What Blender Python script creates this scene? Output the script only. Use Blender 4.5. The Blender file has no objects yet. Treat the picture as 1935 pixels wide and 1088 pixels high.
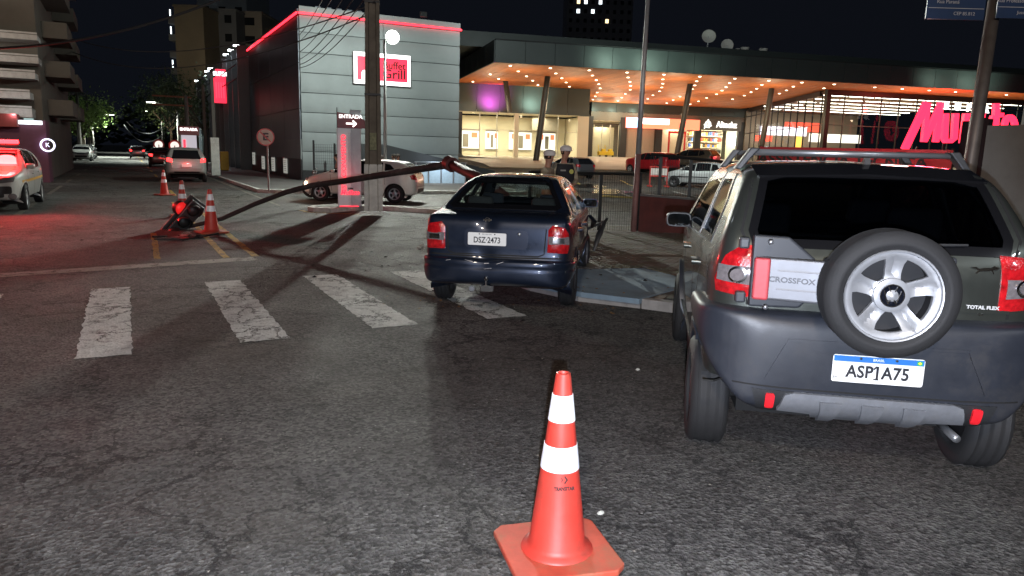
import bpy, bmesh, math, random
import numpy as np
from mathutils import Vector, Matrix
from mathutils.geometry import delaunay_2d_cdt
random.seed(7); RS = np.random.RandomState(7)
SC = bpy.context.scene
COL = SC.collection
R = math.radians

# ------------------------------------------------------------ camera
CAM_F, CAM_H = 1400.0, 1.65
PITCH, YAW, ROLL = R(10.25), R(27.4), R(1.5)
FW = Vector((math.sin(YAW)*math.cos(PITCH), math.cos(YAW)*math.cos(PITCH), -math.sin(PITCH)))
_rt = Vector((math.cos(YAW), -math.sin(YAW), 0)); _up = _rt.cross(FW)
RT = _rt*math.cos(ROLL)+_up*math.sin(ROLL); UP = _up*math.cos(ROLL)-_rt*math.sin(ROLL)
cd = bpy.data.cameras.new('camera'); cam = bpy.data.objects.new('camera', cd); COL.objects.link(cam)
cd.sensor_width = 36; cd.lens = CAM_F/1935*36; cd.clip_end = 3000; cd.clip_start = 0.05
cam.matrix_world = Matrix(((RT.x, UP.x, -FW.x, 0), (RT.y, UP.y, -FW.y, 0), (RT.z, UP.z, -FW.z, CAM_H), (0, 0, 0, 1)))
SC.camera = cam
# ------------------------------------------------------------ night sky, faint moon, exposure
w = bpy.data.worlds.new('World'); SC.world = w; w.use_nodes = True
nt = w.node_tree; bg = nt.nodes['Background']
sky = nt.nodes.new('ShaderNodeTexSky'); sky.sky_type = 'NISHITA'; sky.sun_disc = False
sky.sun_elevation = R(-4); sky.sun_rotation = R(200)
hs = nt.nodes.new('ShaderNodeMix'); hs.data_type = 'RGBA'
hs.inputs[0].default_value = 0.85
nt.links.new(sky.outputs[0], hs.inputs[6]); hs.inputs[7].default_value = (0.11, 0.135, 0.21, 1)
nt.links.new(hs.outputs[2], bg.inputs[0]); bg.inputs[1].default_value = 0.024
sd_ = bpy.data.lights.new('moon', 'SUN'); sd_.energy = 0.02; sd_.angle = R(4); sd_.color = (.8, .88, 1)
so = bpy.data.objects.new('moon', sd_); COL.objects.link(so); so.rotation_euler = (R(50), 0, R(200))
SC.view_settings.view_transform = 'Standard'; SC.view_settings.look = 'None'
SC.view_settings.exposure = 0.75; SC.view_settings.gamma = 1
SC.render.engine = 'CYCLES'
SC.cycles.max_bounces = 6; SC.cycles.transparent_max_bounces = 12; SC.cycles.sample_clamp_indirect = 3; SC.cycles.sample_clamp_direct = 12
SC.cycles.caustics_reflective = False; SC.cycles.caustics_refractive = False
SC.cycles.use_denoising = True

def lamp(name, kind, loc, energy, color=(1, 1, 1), size=.1, aim=None, spot=None, blend=.5):
    l = bpy.data.lights.new(name, kind); l.energy = energy; l.color = color
    if kind == 'AREA': l.size = size
    else: l.shadow_soft_size = size
    if kind == 'SPOT': l.spot_size = R(spot); l.spot_blend = blend
    o = bpy.data.objects.new(name, l); COL.objects.link(o); o.location = loc
    if aim is not None:
        o.rotation_euler = (Vector(aim)-Vector(loc)).to_track_quat('-Z', 'Y').to_euler()
    return o

# ------------------------------------------------------------ pixel helpers (photo pixel -> point of the place)
def ray(px, py): return (FW*CAM_F+RT*(px-967.5)-UP*(py-544))
def gp(px, py, z=0.):
    d = ray(px, py); t = (z-CAM_H)/d.z; return Vector((d.x*t, d.y*t, z))
def at_depth(px, py, D):
    d = ray(px, py); t = D/CAM_F; return Vector((d.x*t, d.y*t, CAM_H+d.z*t))
def on_plane(px, py, p0, nrm):
    d = ray(px, py); o = Vector((0, 0, CAM_H)); t = (Vector(p0)-o).dot(nrm)/d.dot(nrm); return o+d*t

# store frame: origin at canopy corner, E along its front, N towards the shops
SE = Vector((math.sin(R(102.5)), math.cos(R(102.5)), 0)); SN = Vector((-SE.y, SE.x, 0)); S0 = Vector((25.38, 52.78, 0))
def S(s, t, z=0.): return S0+SE*s+SN*t+Vector((0, 0, z))
STORE_ROT = math.atan2(SE.y, SE.x)
def tz(x, y):
    t = (Vector((x, y, 0))-S0).dot(SN); s = (Vector((x, y, 0))-S0).dot(SE)
    K = [(-1e9, 0), (-15, 0), (-9, .12), (-5, .5), (-1, .85), (4, 1.0), (36, 1.6), (1e9, 1.6)]
    z = 0
    for (a, za), (b, zb) in zip(K, K[1:]):
        if a <= t <= b: z = za+(zb-za)*(t-a)/(b-a); break
    k = min(1, max(0, (x-12-max(0,(40-y))*.1)/6.0))
    return z*k

# ------------------------------------------------------------ materials
MATS = {}
def mat(name, col, rough=.6, metal=0., var=.12, scale=8., bump=0., bscale=60., coat=0., spec=None, dirt=0., dirtcol=(.05, .045, .04), alpha=None, trans=0., emis=None, estr=0.):
    if name in MATS: return MATS[name]
    m = bpy.data.materials.new(name); m.use_nodes = True; MATS[name] = m
    n = m.node_tree.nodes; L = m.node_tree.links; b = n['Principled BSDF']
    b.inputs['Roughness'].default_value = rough; b.inputs['Metallic'].default_value = metal
    b.inputs['Base Color'].default_value = (*col, 1)
    if coat: b.inputs['Coat Weight'].default_value = coat; b.inputs['Coat Roughness'].default_value = .04
    if spec is not None: b.inputs['Specular IOR Level'].default_value = spec
    if trans: b.inputs['Transmission Weight'].default_value = trans; b.inputs['IOR'].default_value = 1.1
    if alpha is not None: b.inputs['Alpha'].default_value = alpha
    if emis: b.inputs['Emission Color'].default_value = (*emis, 1); b.inputs['Emission Strength'].default_value = estr
    if var or bump or dirt:
        tc = n.new('ShaderNodeTexCoord')
    if var or dirt:
        nz = n.new('ShaderNodeTexNoise'); nz.inputs['Scale'].default_value = scale; nz.inputs['Detail'].default_value = 8; nz.inputs['Roughness'].default_value = .65
        L.new(tc.outputs['Object'], nz.inputs['Vector'])
        r = n.new('ShaderNodeMapRange'); r.inputs[1].default_value = .3; r.inputs[2].default_value = .7; r.inputs[3].default_value = 1-var; r.inputs[4].default_value = 1+var
        L.new(nz.outputs[0], r.inputs[0])
        mx = n.new('ShaderNodeMix'); mx.data_type = 'RGBA'; mx.blend_type = 'MULTIPLY'; mx.inputs[0].default_value = 1
        mx.inputs[6].default_value = (*col, 1); L.new(r.outputs[0], mx.inputs[7])
        out = mx.outputs[2]
        if dirt:
            d = n.new('ShaderNodeTexNoise'); d.inputs['Scale'].default_value = scale*.35; d.inputs['Detail'].default_value = 10; d.inputs['Roughness'].default_value = .75
            L.new(tc.outputs['Object'], d.inputs['Vector'])
            rr = n.new('ShaderNodeMapRange'); rr.inputs[1].default_value = .5; rr.inputs[2].default_value = .68; rr.inputs[4].default_value = dirt
            L.new(d.outputs[0], rr.inputs[0])
            m2 = n.new('ShaderNodeMix'); m2.data_type = 'RGBA'; L.new(rr.outputs[0], m2.inputs[0]); L.new(out, m2.inputs[6]); m2.inputs[7].default_value = (*dirtcol, 1)
            out = m2.outputs[2]
            ra = n.new('ShaderNodeMapRange'); ra.inputs[1].default_value = .3; ra.inputs[2].default_value = .75; ra.inputs[3].default_value = rough; ra.inputs[4].default_value = min(1, rough+.25)
            L.new(d.outputs[0], ra.inputs[0]); L.new(ra.outputs[0], b.inputs['Roughness'])
        L.new(out, b.inputs['Base Color'])
    if bump:
        bn = n.new('ShaderNodeTexNoise'); bn.inputs['Scale'].default_value = bscale; bn.inputs['Detail'].default_value = 6
        L.new(tc.outputs['Object'], bn.inputs['Vector'])
        bp = n.new('ShaderNodeBump'); bp.inputs['Strength'].default_value = bump; bp.inputs['Distance'].default_value = .01
        L.new(bn.outputs[0], bp.inputs['Height']); L.new(bp.outputs[0], b.inputs['Normal'])
    return m
def emat(name, col, strength):
    if name in MATS: return MATS[name]
    m = bpy.data.materials.new(name); m.use_nodes = True; MATS[name] = m
    b = m.node_tree.nodes['Principled BSDF']; b.inputs['Base Color'].default_value = (*[c*.5 for c in col], 1)
    b.inputs['Emission Color'].default_value = (*col, 1); b.inputs['Emission Strength'].default_value = strength
    b.inputs['Roughness'].default_value = .4
    return m

# ------------------------------------------------------------ mesh helpers
def link(o, parent=None):
    COL.objects.link(o)
    if parent is not None: o.parent = parent
    return o
def meshobj(name, verts, faces, m, parent=None, smooth=False, sharp=None):
    me = bpy.data.meshes.new(name); me.from_pydata([tuple(v) for v in verts], [], faces)
    if m is not None: me.materials.append(m)
    if smooth:
        me.polygons.foreach_set('use_smooth', [True]*len(me.polygons))
        if sharp:
            me.set_sharp_from_angle(angle=R(sharp))
    me.update(); return link(bpy.data.objects.new(name, me), parent)
def tag(o, label=None, cat=None, group=None, kind=None):
    if label: o['label'] = label
    if cat: o['category'] = cat
    if group: o['group'] = group
    if kind: o['kind'] = kind
    return o
def empty(name, loc, rz=0, label=None, cat=None, group=None, kind=None):
    o = bpy.data.objects.new(name, None); COL.objects.link(o); o.location = loc; o.rotation_euler = (0, 0, rz)
    o.empty_display_size = .2
    return tag(o, label, cat, group, kind)
def copy_tree(o, parent=None):
    c = o.copy(); COL.objects.link(c)
    if parent is not None: c.parent = parent
    for ch in list(o.children): copy_tree(ch, c)
    return c
def frame_of(d):
    d = Vector(d).normalized(); a = Vector((0, 0, 1)) if abs(d.z) < .95 else Vector((1, 0, 0))
    u = d.cross(a).normalized(); v = u.cross(d); return u, v
class MB:
    def __init__(s): s.v = []; s.f = []
    def add(s, vs, fs):
        b = len(s.v); s.v += [tuple(v) for v in vs]; s.f += [tuple(i+b for i in f) for f in fs]; return s
    def box(s, c, size, rz=0, M=None):
        hx, hy, hz = size[0]/2, size[1]/2, size[2]/2
        vs = [Vector((x*hx, y*hy, z*hz)) for x in (-1, 1) for y in (-1, 1) for z in (-1, 1)]
        m = M if M is not None else Matrix.Rotation(rz, 3, 'Z')
        c = Vector(c); vs = [m@v+c for v in vs]
        return s.add(vs, [(0, 1, 3, 2), (4, 6, 7, 5), (0, 4, 5, 1), (2, 3, 7, 6), (0, 2, 6, 4), (1, 5, 7, 3)])
    def tube(s, pts, r, n=10, cap=True, flat=1.):
        pts = [Vector(p) for p in pts]; rs = r if isinstance(r, (list, tuple)) else [r]*len(pts)
        vs = []; prev = None
        for i, p in enumerate(pts):
            d = (pts[min(i+1, len(pts)-1)]-pts[max(i-1, 0)])
            if prev is None: u, v = frame_of(d)
            else:
                d.normalize(); u = prev-d*prev.dot(d); u.normalize(); v = u.cross(d)
            prev = u
            for k in range(n):
                a = 2*math.pi*k/n; vs.append(p+(u*math.cos(a)+v*math.sin(a)*flat)*rs[i])
        fs = [(i*n+k, i*n+(k+1) % n, (i+1)*n+(k+1) % n, (i+1)*n+k) for i in range(len(pts)-1) for k in range(n)]
        if cap: fs += [tuple(range(n))[::-1], tuple(range((len(pts)-1)*n, len(pts)*n))]
        return s.add(vs, fs)
    def lathe(s, prof, o=(0, 0, 0), d=(0, 0, 1), n=24, cap=True):
        u, v = frame_of(d); d = Vector(d).normalized(); o = Vector(o); vs = []
        for r, h in prof:
            for k in range(n):
                a = 2*math.pi*k/n; vs.append(o+d*h+(u*math.cos(a)+v*math.sin(a))*r)
        m = len(prof)
        fs = [(i*n+k, i*n+(k+1) % n, (i+1)*n+(k+1) % n, (i+1)*n+k) for i in range(m-1) for k in range(n)]
        if cap: fs += [tuple(range(n))[::-1], tuple(range((m-1)*n, m*n))]
        return s.add(vs, fs)
    def prism(s, poly, O, U, V, depth):  # polygon in plane O,U,V pushed along U x V
        O, U, V = Vector(O), Vector(U), Vector(V); W = U.cross(V).normalized()*depth; n = len(poly)
        a = [O+U*x+V*y for x, y in poly]; vs = a+[p+W for p in a]
        fs = [tuple(range(n))[::-1], tuple(range(n, 2*n))]+[(i, (i+1) % n, n+(i+1) % n, n+i) for i in range(n)]
        return s.add(vs, fs)
    def build(s, name, m, parent=None, smooth=False, sharp=None): return meshobj(name, s.v, s.f, m, parent, smooth, sharp)
def bevel(o, w=.01, seg=2, angle=35):
    md = o.modifiers.new('bevel', 'BEVEL'); md.width = w; md.segments = seg; md.limit_method = 'ANGLE'; md.angle_limit = R(angle)
    return o
def text(name, body, size, m, parent, loc, U, V, extrude=.005, align='CENTER', shear=0, bold=0, spacing=1., xs=1.):
    c = bpy.data.curves.new(name, 'FONT'); c.body = body; c.size = size; c.extrude = extrude; c.align_x = align; c.align_y = 'CENTER'
    c.shear = shear; c.offset = bold; c.space_character = spacing; c.resolution_u = 3
    o = bpy.data.objects.new(name, c); COL.objects.link(o); bpy.context.view_layer.update()
    me = bpy.data.meshes.new_from_object(o.evaluated_get(bpy.context.evaluated_depsgraph_get())); bpy.data.objects.remove(o)
    me.materials.clear(); me.materials.append(m)
    U = Vector(U).normalized(); V = Vector(V).normalized(); W = U.cross(V)
    me.transform(Matrix(((U.x, V.x, W.x, loc[0]), (U.y, V.y, W.y, loc[1]), (U.z, V.z, W.z, loc[2]), (0, 0, 0, 1)))@Matrix.Diagonal((xs, 1, 1, 1)))
    return link(bpy.data.objects.new(name, me), parent)
X, Y, Z = Vector((1, 0, 0)), Vector((0, 1, 0)), Vector((0, 0, 1))
# ============================================================ lamps of the place
lp = Vector((0, 0, CAM_H))-UP*.09+RT*.03
lamp('hand_torch', 'SPOT', lp, 760, (.80, .86, 1.), .012, aim=lp+FW*3+UP*-.25, spot=77, blend=.22)
# street lamps standing behind the photographer and over the parking lot (above the frame), which light the junction
lamp('street_lamp_behind_left', 'SPOT', (-6, -7, 9), 2300, (1, .82, .64), .5, aim=(1, 10, 0), spot=140, blend=.5)
lamp('street_lamp_behind_right', 'SPOT', (4.5, -9, 9), 650, (.86, .92, 1.), .5, aim=(5, 12, 0), spot=130, blend=.5)
lamp('lot_lamp', 'SPOT', at_depth(1228, -230, 27), 6500, (.92, 1, .95), .3, aim=at_depth(1300, 180, 60), spot=120, blend=.6)
# ============================================================ car kit: x forward from rear face, y left, z up
def chaikin(P, n=2):
    P = np.array(P, float)
    for _ in range(n):
        Q = np.roll(P, -1, 0); P = np.stack([P*.75+Q*.25, P*.25+Q*.75], 1).reshape(-1, 2)
    return P
def sd_poly(P, U, V):
    P = np.asarray(P, float); Q = np.roll(P, 1, 0); d = np.full(U.shape, 1e9); s = np.ones(U.shape)
    for (ax, ay), (bx, by) in zip(P, Q):
        ex, ey = bx-ax, by-ay; wx, wy = U-ax, V-ay
        t = np.clip((wx*ex+wy*ey)/(ex*ex+ey*ey+1e-12), 0, 1)
        d = np.minimum(d, (wx-ex*t)**2+(wy-ey*t)**2)
        c1 = V >= ay; c2 = V < by; c3 = ex*wy > ey*wx
        s = np.where((c1 & c2 & c3) | (~c1 & ~c2 & ~c3), -s, s)
    return s*np.sqrt(d)
class Grid2:
    def __init__(g, P, u0, u1, v0, v1, h=.02):
        g.u0, g.v0, g.h = u0, v0, h; g.nu = int((u1-u0)/h)+2; g.nv = int((v1-v0)/h)+2
        U, V = np.meshgrid(u0+np.arange(g.nu)*h, v0+np.arange(g.nv)*h, indexing='ij'); g.D = sd_poly(P, U, V)
    def __call__(g, u, v):
        a = np.clip((u-g.u0)/g.h, 0, g.nu-1.001); b = np.clip((v-g.v0)/g.h, 0, g.nv-1.001)
        i = a.astype(int); j = b.astype(int); a = a-i; b = b-j; D = g.D
        return (D[i, j]*(1-a)+D[i+1, j]*a)*(1-b)+(D[i, j+1]*(1-a)+D[i+1, j+1]*a)*b
def smax(a, b, k):
    h = np.maximum(k-np.abs(a-b), 0)/k; return np.maximum(a, b)+h*h*k*.25
class Shape:  # solid = side outline x front outline x plan outline, edges rounded
    def __init__(s, side, half, plan, k=.08, n=2, extra=None):
        side = chaikin(side, n); H = [tuple(p) for p in half]
        front = chaikin(H+[(-y, z) for y, z in H[::-1]], n)
        PL = [tuple(p) for p in plan]; pl = chaikin(PL+[(x, -y) for x, y in PL[::-1]], n)
        s.gs = Grid2(side, -1., 5.6, -.3, 2.3); s.gf = Grid2(front, -1.4, 1.4, -.3, 2.3); s.gp = Grid2(pl, -1., 5.6, -1.4, 1.4)
        s.k = k; s.L0, s.L1 = side[:, 0].min(), side[:, 0].max(); s.extra = extra
    def __call__(s, p):
        x, y, z = p[..., 0], p[..., 1], p[..., 2]
        f = smax(smax(s.gs(x, z), s.gf(y, z), s.k), s.gp(x, y), s.k)
        if s.extra: f = s.extra(x, y, z, f)
        return f
    def grad(s, p, e=.012):
        g = np.stack([s(p+np.eye(3)[i]*e)-s(p-np.eye(3)[i]*e) for i in range(3)], -1)
        return g/np.maximum(np.linalg.norm(g, axis=-1, keepdims=True), 1e-9)
def shell(F, zc, a0, a1, h=.045, box=None, ya=.0):
    # cube-like grid projected from the car's axis on to the solid's surface
    x0, x1 = F.L0-.1, F.L1+.1; y0, y1, z0, z1 = -1.05, 1.05, 0., 2.
    nx, ny, nz = int((x1-x0)/h), int((y1-y0)/h), int((z1-z0)/h)
    idx = {}; V = []
    def vid(i, j, k):
        key = (i, j, k)
        if key not in idx: idx[key] = len(V); V.append((x0+(x1-x0)*i/nx, y0+(y1-y0)*j/ny, z0+(z1-z0)*k/nz))
        return idx[key]
    Fc = []
    for i in range(nx):
        for j in range(ny):
            for k, fl in ((0, 0), (nz, 1)):
                q = [vid(i, j, k), vid(i+1, j, k), vid(i+1, j+1, k), vid(i, j+1, k)]; Fc.append(q if fl else q[::-1])
        for k in range(nz):
            for j, fl in ((0, 1), (ny, 0)):
                q = [vid(i, j, k), vid(i+1, j, k), vid(i+1, j, k+1), vid(i, j, k+1)]; Fc.append(q if fl else q[::-1])
    for j in range(ny):
        for k in range(nz):
            for i, fl in ((0, 0), (nx, 1)):
                q = [vid(i, j, k), vid(i, j+1, k), vid(i, j+1, k+1), vid(i, j, k+1)]; Fc.append(q if fl else q[::-1])
    B = np.array(V); O = np.stack([np.clip(B[:, 0], a0, a1), np.clip(B[:, 1], -ya, ya), np.full(len(B), zc)], 1)
    D = B-O; lo = np.zeros(len(B)); hi = np.full(len(B), 1.3)
    for _ in range(22):
        m = (lo+hi)/2; ins = F(O+D*m[:, None]) < 0; lo = np.where(ins, m, lo); hi = np.where(ins, hi, m)
    P = O+D*((lo+hi)/2)[:, None]
    return P, np.array(Fc)
def arr_obj(name, P, Fc, m, parent, smooth=True, sharp=None):
    used = np.unique(Fc); mp = np.full(len(P), -1); mp[used] = np.arange(len(used))
    return meshobj(name, P[used].tolist(), mp[Fc].tolist(), m, parent, smooth, sharp)
FR = {  # projecting frames: O, U, V, D (ray direction), reach
 'left': ((0, 1.4, 0), (1, 0, 0), (0, 0, 1), (0, -1, 0), 1.6), 'right': ((0, -1.4, 0), (1, 0, 0), (0, 0, 1), (0, 1, 0), 1.6),
 'rear': ((-.9, 0, 0), (0, 1, 0), (0, 0, 1), (1, 0, 0), 3.), 'front': ((5.4, 0, 0), (0, 1, 0), (0, 0, 1), (-1, 0, 0), 3.4),
 'top': ((0, 0, 2.2), (1, 0, 0), (0, 1, 0), (0, 0, -1), 1.9)}
def fr_corner(ang, s, x0=0, y0=.7):  # look at a rear corner from outside; u runs outwards across the corner
    a = R(ang); D = np.array((math.cos(a), -s*math.sin(a), 0)); U = np.array((math.sin(a), s*math.cos(a), 0))
    O = np.array((x0, s*y0, 0))-D*.8; return (O, U, (0, 0, 1), D, 1.7)
def project(F, uv, fr):
    O, U, V, D, reach = [np.array(q, float) if not isinstance(q, (int, float)) else q for q in (FR[fr] if isinstance(fr, str) else fr)]
    uv = np.asarray(uv, float); base = O+uv[:, :1]*U+uv[:, 1:2]*V
    n = len(uv); lo = np.zeros(n); found = np.zeros(n, bool); st = .03; t = 0
    prev = np.zeros(n)
    while t < reach:
        t += st; ins = F(base+D*t) < 0; new = ins & ~found; lo[new] = t-st; found |= ins
        if found.all(): break
    lo[~found] = reach*.5 if not found.any() else np.median(lo[found])
    hi = lo+st
    for _ in range(14):
        m = (lo+hi)/2; ins = F(base+D*m[:, None]) < 0; hi = np.where(ins, m, hi); lo = np.where(ins, lo, m)
    P = base+D*lo[:, None]; N = F.grad(P)
    N = np.where(((N*D).sum(1) > -.05)[:, None], -D, N)
    return P, N
def resample(P, h, closed=True):
    P = [np.array(p, float) for p in P]; out = []
    m = len(P) if closed else len(P)-1
    for i in range(m):
        a, b = P[i], P[(i+1) % len(P)]; k = max(1, int(round(np.linalg.norm(b-a)/h)))
        for j in range(k): out.append(a+(b-a)*j/k)
    if not closed: out.append(P[-1])
    return np.array(out)
def fill(loops, h):
    pts = []; edges = []; poly = []
    for lp in loops:
        q = resample(lp, h); b = len(pts); n = len(q); pts += q.tolist(); edges += [(b+i, b+(i+1) % n) for i in range(n)]; poly.append(q)
    A = np.array(pts); lo, hi = A.min(0), A.max(0)
    U, V = np.meshgrid(np.arange(lo[0]+h/2, hi[0], h), np.arange(lo[1]+h/2, hi[1], h), indexing='ij'); U = U.ravel(); V = V.ravel()
    def inside(U, V, marg=0.):
        d = sd_poly(poly[0], U, V)
        for q in poly[1:]: d = np.maximum(d, -sd_poly(q, U, V))
        return d < -marg
    if len(U):
        k = inside(U, V, h*.35); pts += np.stack([U[k], V[k]], 1).tolist()
    r = delaunay_2d_cdt([Vector(p) for p in pts], edges, [], 0, 1e-6)
    vs = np.array([tuple(v) for v in r[0]]); fs = np.array([tuple(f) for f in r[2] if len(f) == 3])
    c = vs[fs].mean(1); fs = fs[inside(c[:, 0], c[:, 1])]
    # make all counter-clockwise
    a, b, c = vs[fs[:, 0]], vs[fs[:, 1]], vs[fs[:, 2]]
    cr = (b[:, 0]-a[:, 0])*(c[:, 1]-a[:, 1])-(b[:, 1]-a[:, 1])*(c[:, 0]-a[:, 0]); fs[cr < 0] = fs[cr < 0][:, ::-1]
    return vs, fs
def slab(top, bot, fs):  # closed sheet from two vertex sets
    n = len(top); cnt = {}
    for f in fs:
        for i in range(3): cnt[(f[i], f[(i+1) % 3])] = 1
    sk = [(a, b) for (a, b) in cnt if (b, a) not in cnt]
    F = [tuple(f) for f in fs]+[tuple(int(i)+n for i in f[::-1]) for f in fs]+[(b, a, a+n, b+n) for a, b in sk]
    return np.vstack([top, bot]).tolist(), F
def patch(name, F, loops, fr, m, parent, off=.004, thick=.012, h=.06, dome=0.):
    if not isinstance(loops[0][0], (tuple, list, np.ndarray)): loops = [loops]
    vs, fs = fill(loops, h); P, N = project(F, vs, fr)
    o_ = np.full(len(vs), off)
    if dome:
        d = -sd_poly(resample(loops[0], h), vs[:, 0], vs[:, 1]); o_ = o_+dome*(1-np.exp(-np.maximum(d, 0)/.02))
    Fr = FR[fr] if isinstance(fr, str) else fr
    flip = np.dot(np.cross(Fr[1], Fr[2]), Fr[3]) > 0
    if flip: fs = fs[:, ::-1]
    V_, F_ = slab(P+N*o_[:, None], P-N*thick, fs)
    return meshobj(name, V_, F_, m, parent, True, 40)
def strip(name, F, line, w, fr, m, parent, off=.002, thick=.01, h=.05, closed=False):
    q = resample(line, h, closed); n = len(q)
    T = np.roll(q, -1, 0)-np.roll(q, 1, 0)
    if not closed: T[0] = q[1]-q[0]; T[-1] = q[-1]-q[-2]
    T /= np.maximum(np.linalg.norm(T, axis=1, keepdims=True), 1e-9); Nn = np.stack([-T[:, 1], T[:, 0]], 1)*w/2
    P, N = project(F, np.vstack([q+Nn, q-Nn]), fr)
    V_ = np.vstack([P+N*off, P-N*thick]).tolist(); a, b, c, d = 0, n, 2*n, 3*n; fs = []
    for i in range(n if closed else n-1):
        j = (i+1) % n
        fs += [(a+i, a+j, b+j, b+i), (c+j, c+i, d+i, d+j), (a+j, a+i, c+i, c+j), (b+i, b+j, d+j, d+i)]
    if not closed: fs += [(0, n, 3*n, 2*n), (n-1, 3*n-1, 4*n-1, 2*n-1)]
    return meshobj(name, V_, fs, m, parent, True, 40)
def arc(cx, cz, r, a0, a1, n=18): return [(cx+r*math.cos(R(a0+(a1-a0)*i/n)), cz+r*math.sin(R(a0+(a1-a0)*i/n))) for i in range(n+1)]
def rrect(x0, x1, z0, z1, r=.02, n=3):
    return arc(x1-r, z1-r, r, 0, 90, n)+arc(x0+r, z1-r, r, 90, 180, n)+arc(x0+r, z0+r, r, 180, 270, n)+arc(x1-r, z0+r, r, 270, 360, n)
def oval(cx, cz, a, b, n=20): return [(cx+a*math.cos(2*math.pi*i/n), cz+b*math.sin(2*math.pi*i/n)) for i in range(n)]
def shrink(P, d):
    P = np.array(P, float); n = len(P); area = sum(P[i][0]*P[(i+1) % n][1]-P[(i+1) % n][0]*P[i][1] for i in range(n)); s = 1 if area > 0 else -1
    out = []
    for i in range(n):
        a, b, c = P[i-1], P[i], P[(i+1) % n]; t1 = (b-a)/max(1e-9, np.linalg.norm(b-a)); t2 = (c-b)/max(1e-9, np.linalg.norm(c-b))
        n1 = np.array([-t1[1], t1[0]])*s; n2 = np.array([-t2[1], t2[0]])*s; m = n1+n2; m = m/max(1e-9, np.dot(m, m))*2
        if np.linalg.norm(m) > 2.5: m = m/np.linalg.norm(m)*2.5
        out.append(tuple(b+m*d))
    return out
def cut_faces(P, Fc, arches, sides=(), ends=()):
    C = P[Fc].mean(1); e1 = P[Fc[:, 2]]-P[Fc[:, 0]]; e2 = P[Fc[:, 3]]-P[Fc[:, 1]]; N = np.cross(e1, e2); N /= np.maximum(np.linalg.norm(N, axis=1, keepdims=True), 1e-9)
    kill = np.zeros(len(Fc), bool)
    for (cx, cz, r) in arches: kill |= (np.hypot(C[:, 0]-cx, C[:, 2]-cz) < r) & (np.abs(C[:, 1]) > .5)
    for poly in sides: kill |= (sd_poly(resample(poly, .2), C[:, 0], C[:, 2]) < -.018) & (np.abs(C[:, 1]) > .45) & (np.abs(N[:, 1]) > .5)
    for sgn, poly in ends: kill |= (sd_poly(resample(poly, .2), C[:, 1], C[:, 2]) < -.018) & (np.sign(C[:, 0]-2.0) == sgn) & (C[:, 2] > .8)
    return Fc[~kill]
def tyre_mesh(r, wd, n=40, tread=True, rimr=None):
    rimr = rimr or r*.64; h = wd/2
    prof = [(rimr, -h*.82), (rimr+.01, -h*.98), ((r+rimr)/2-.02, -h*1.02), ((r+rimr)/2-.018, -h*1.045), ((r+rimr)/2-.004, -h*1.05), ((r+rimr)/2, -h*1.035), (r-.045, -h*1.015), (r-.043, -h*1.035), (r-.03, -h*1.0), (r-.008, -h*.86)]
    if tread:
        for g in (-.5, 0, .5): prof += [(r, h*g-h*.17-.004), (r-.010, h*g-h*.04), (r-.010, h*g+h*.04), (r, h*g+h*.17+.004)]
    else: prof += [(r, -h*.6), (r, h*.6)]
    prof += [(r-.008, h*.86), (r-.03, h*.99), ((r+rimr)/2, h*1.04), (rimr+.01, h*.98), (rimr, h*.82)]
    mb = MB(); mb.lathe(prof, (0, 0, 0), (0, 1, 0), n, cap=False); return mb
def rim_obj(name, r, parent, m, spokes=5, depth=.045, style='wide', thick=.02, h=.03):
    outer = oval(0, 0, r, r, 40); holes = []
    ri, ro = r*.38, r*.82
    for k in range(spokes):
        c = 2*math.pi*(k+.5)/spokes+math.pi/2; da = math.pi/spokes*(.62 if style == 'wide' else .80); di = da*(.55 if style == 'wide' else .5)
        hole = [(ro*math.cos(c+a), ro*math.sin(c+a)) for a in np.linspace(-da, da, 7)]+[(ri*math.cos(c+a), ri*math.sin(c+a)) for a in np.linspace(di, -di, 3)]
        holes.append(chaikin(hole, 1).tolist())
    vs, fs = fill([outer]+holes, h)
    rr = np.hypot(vs[:, 0], vs[:, 1])/r; ang = np.arctan2(vs[:, 1], vs[:, 0])
    z = np.where(rr > .9, 0, -depth*(1-((rr-.45)/.45)**2).clip(0, 1)*.8)
    z += np.where(rr < .3, .008, 0)
    if style == 'wide': z += -.014*np.exp(-((((ang-math.pi/2)*spokes/(2*math.pi)+.5) % 1-.5)/.07)**2)*((rr > .42) & (rr < .86))
    T = np.stack([vs[:, 0], -z, vs[:, 1]], 1)  # faces -y
    Bk = T.copy(); Bk[:, 1] += thick
    V_, F_ = slab(T, Bk, fs); return meshobj(name, V_, F_, m, parent, True, 45)
def wheel(car, x, y, r, wd, rimm, spokes=5, style='wide', steer=0, steel=False, r_rim=None, z=None, name='wheel', n=36, tread=True):
    """wheel as a part; tyre, rim, hub cap as sub-parts. outer side faces sign(y)"""
    e = bpy.data.objects.new(name, None); COL.objects.link(e); e.parent = car; e.location = (x, y, r if z is None else z)
    e.rotation_euler = (0, 0, steer+(math.pi if y > 0 else 0))
    rr = r_rim or r*.64
    tyre_mesh(r, wd, n, tread, rr-.004).build('tyre', MATS['tyre'], e, True, 50)
    q = rim_obj('rim', rr, e, rimm, spokes, .035, style); q.location = (0, -wd*.40, 0)
    mb = MB(); mb.lathe([(rr*.98, -wd*.39), (rr*.96, wd*.2), (.05, wd*.2), (.04, -wd*.1), (.01, -wd*.1)], (0, 0, 0), (0, 1, 0), 24, cap=False); mb.build('brake_drum', MATS['dark_metal'], e, True, 40)
    mb = MB(); mb.lathe([(.034, 0), (.034, -.016), (.024, -.022), (.002, -.023)], (0, -wd*.40+.012, 0), (0, 1, 0), 16); mb.build('hub_cap', MATS['rim_hub'], e, True, 40)
    return e
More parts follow.
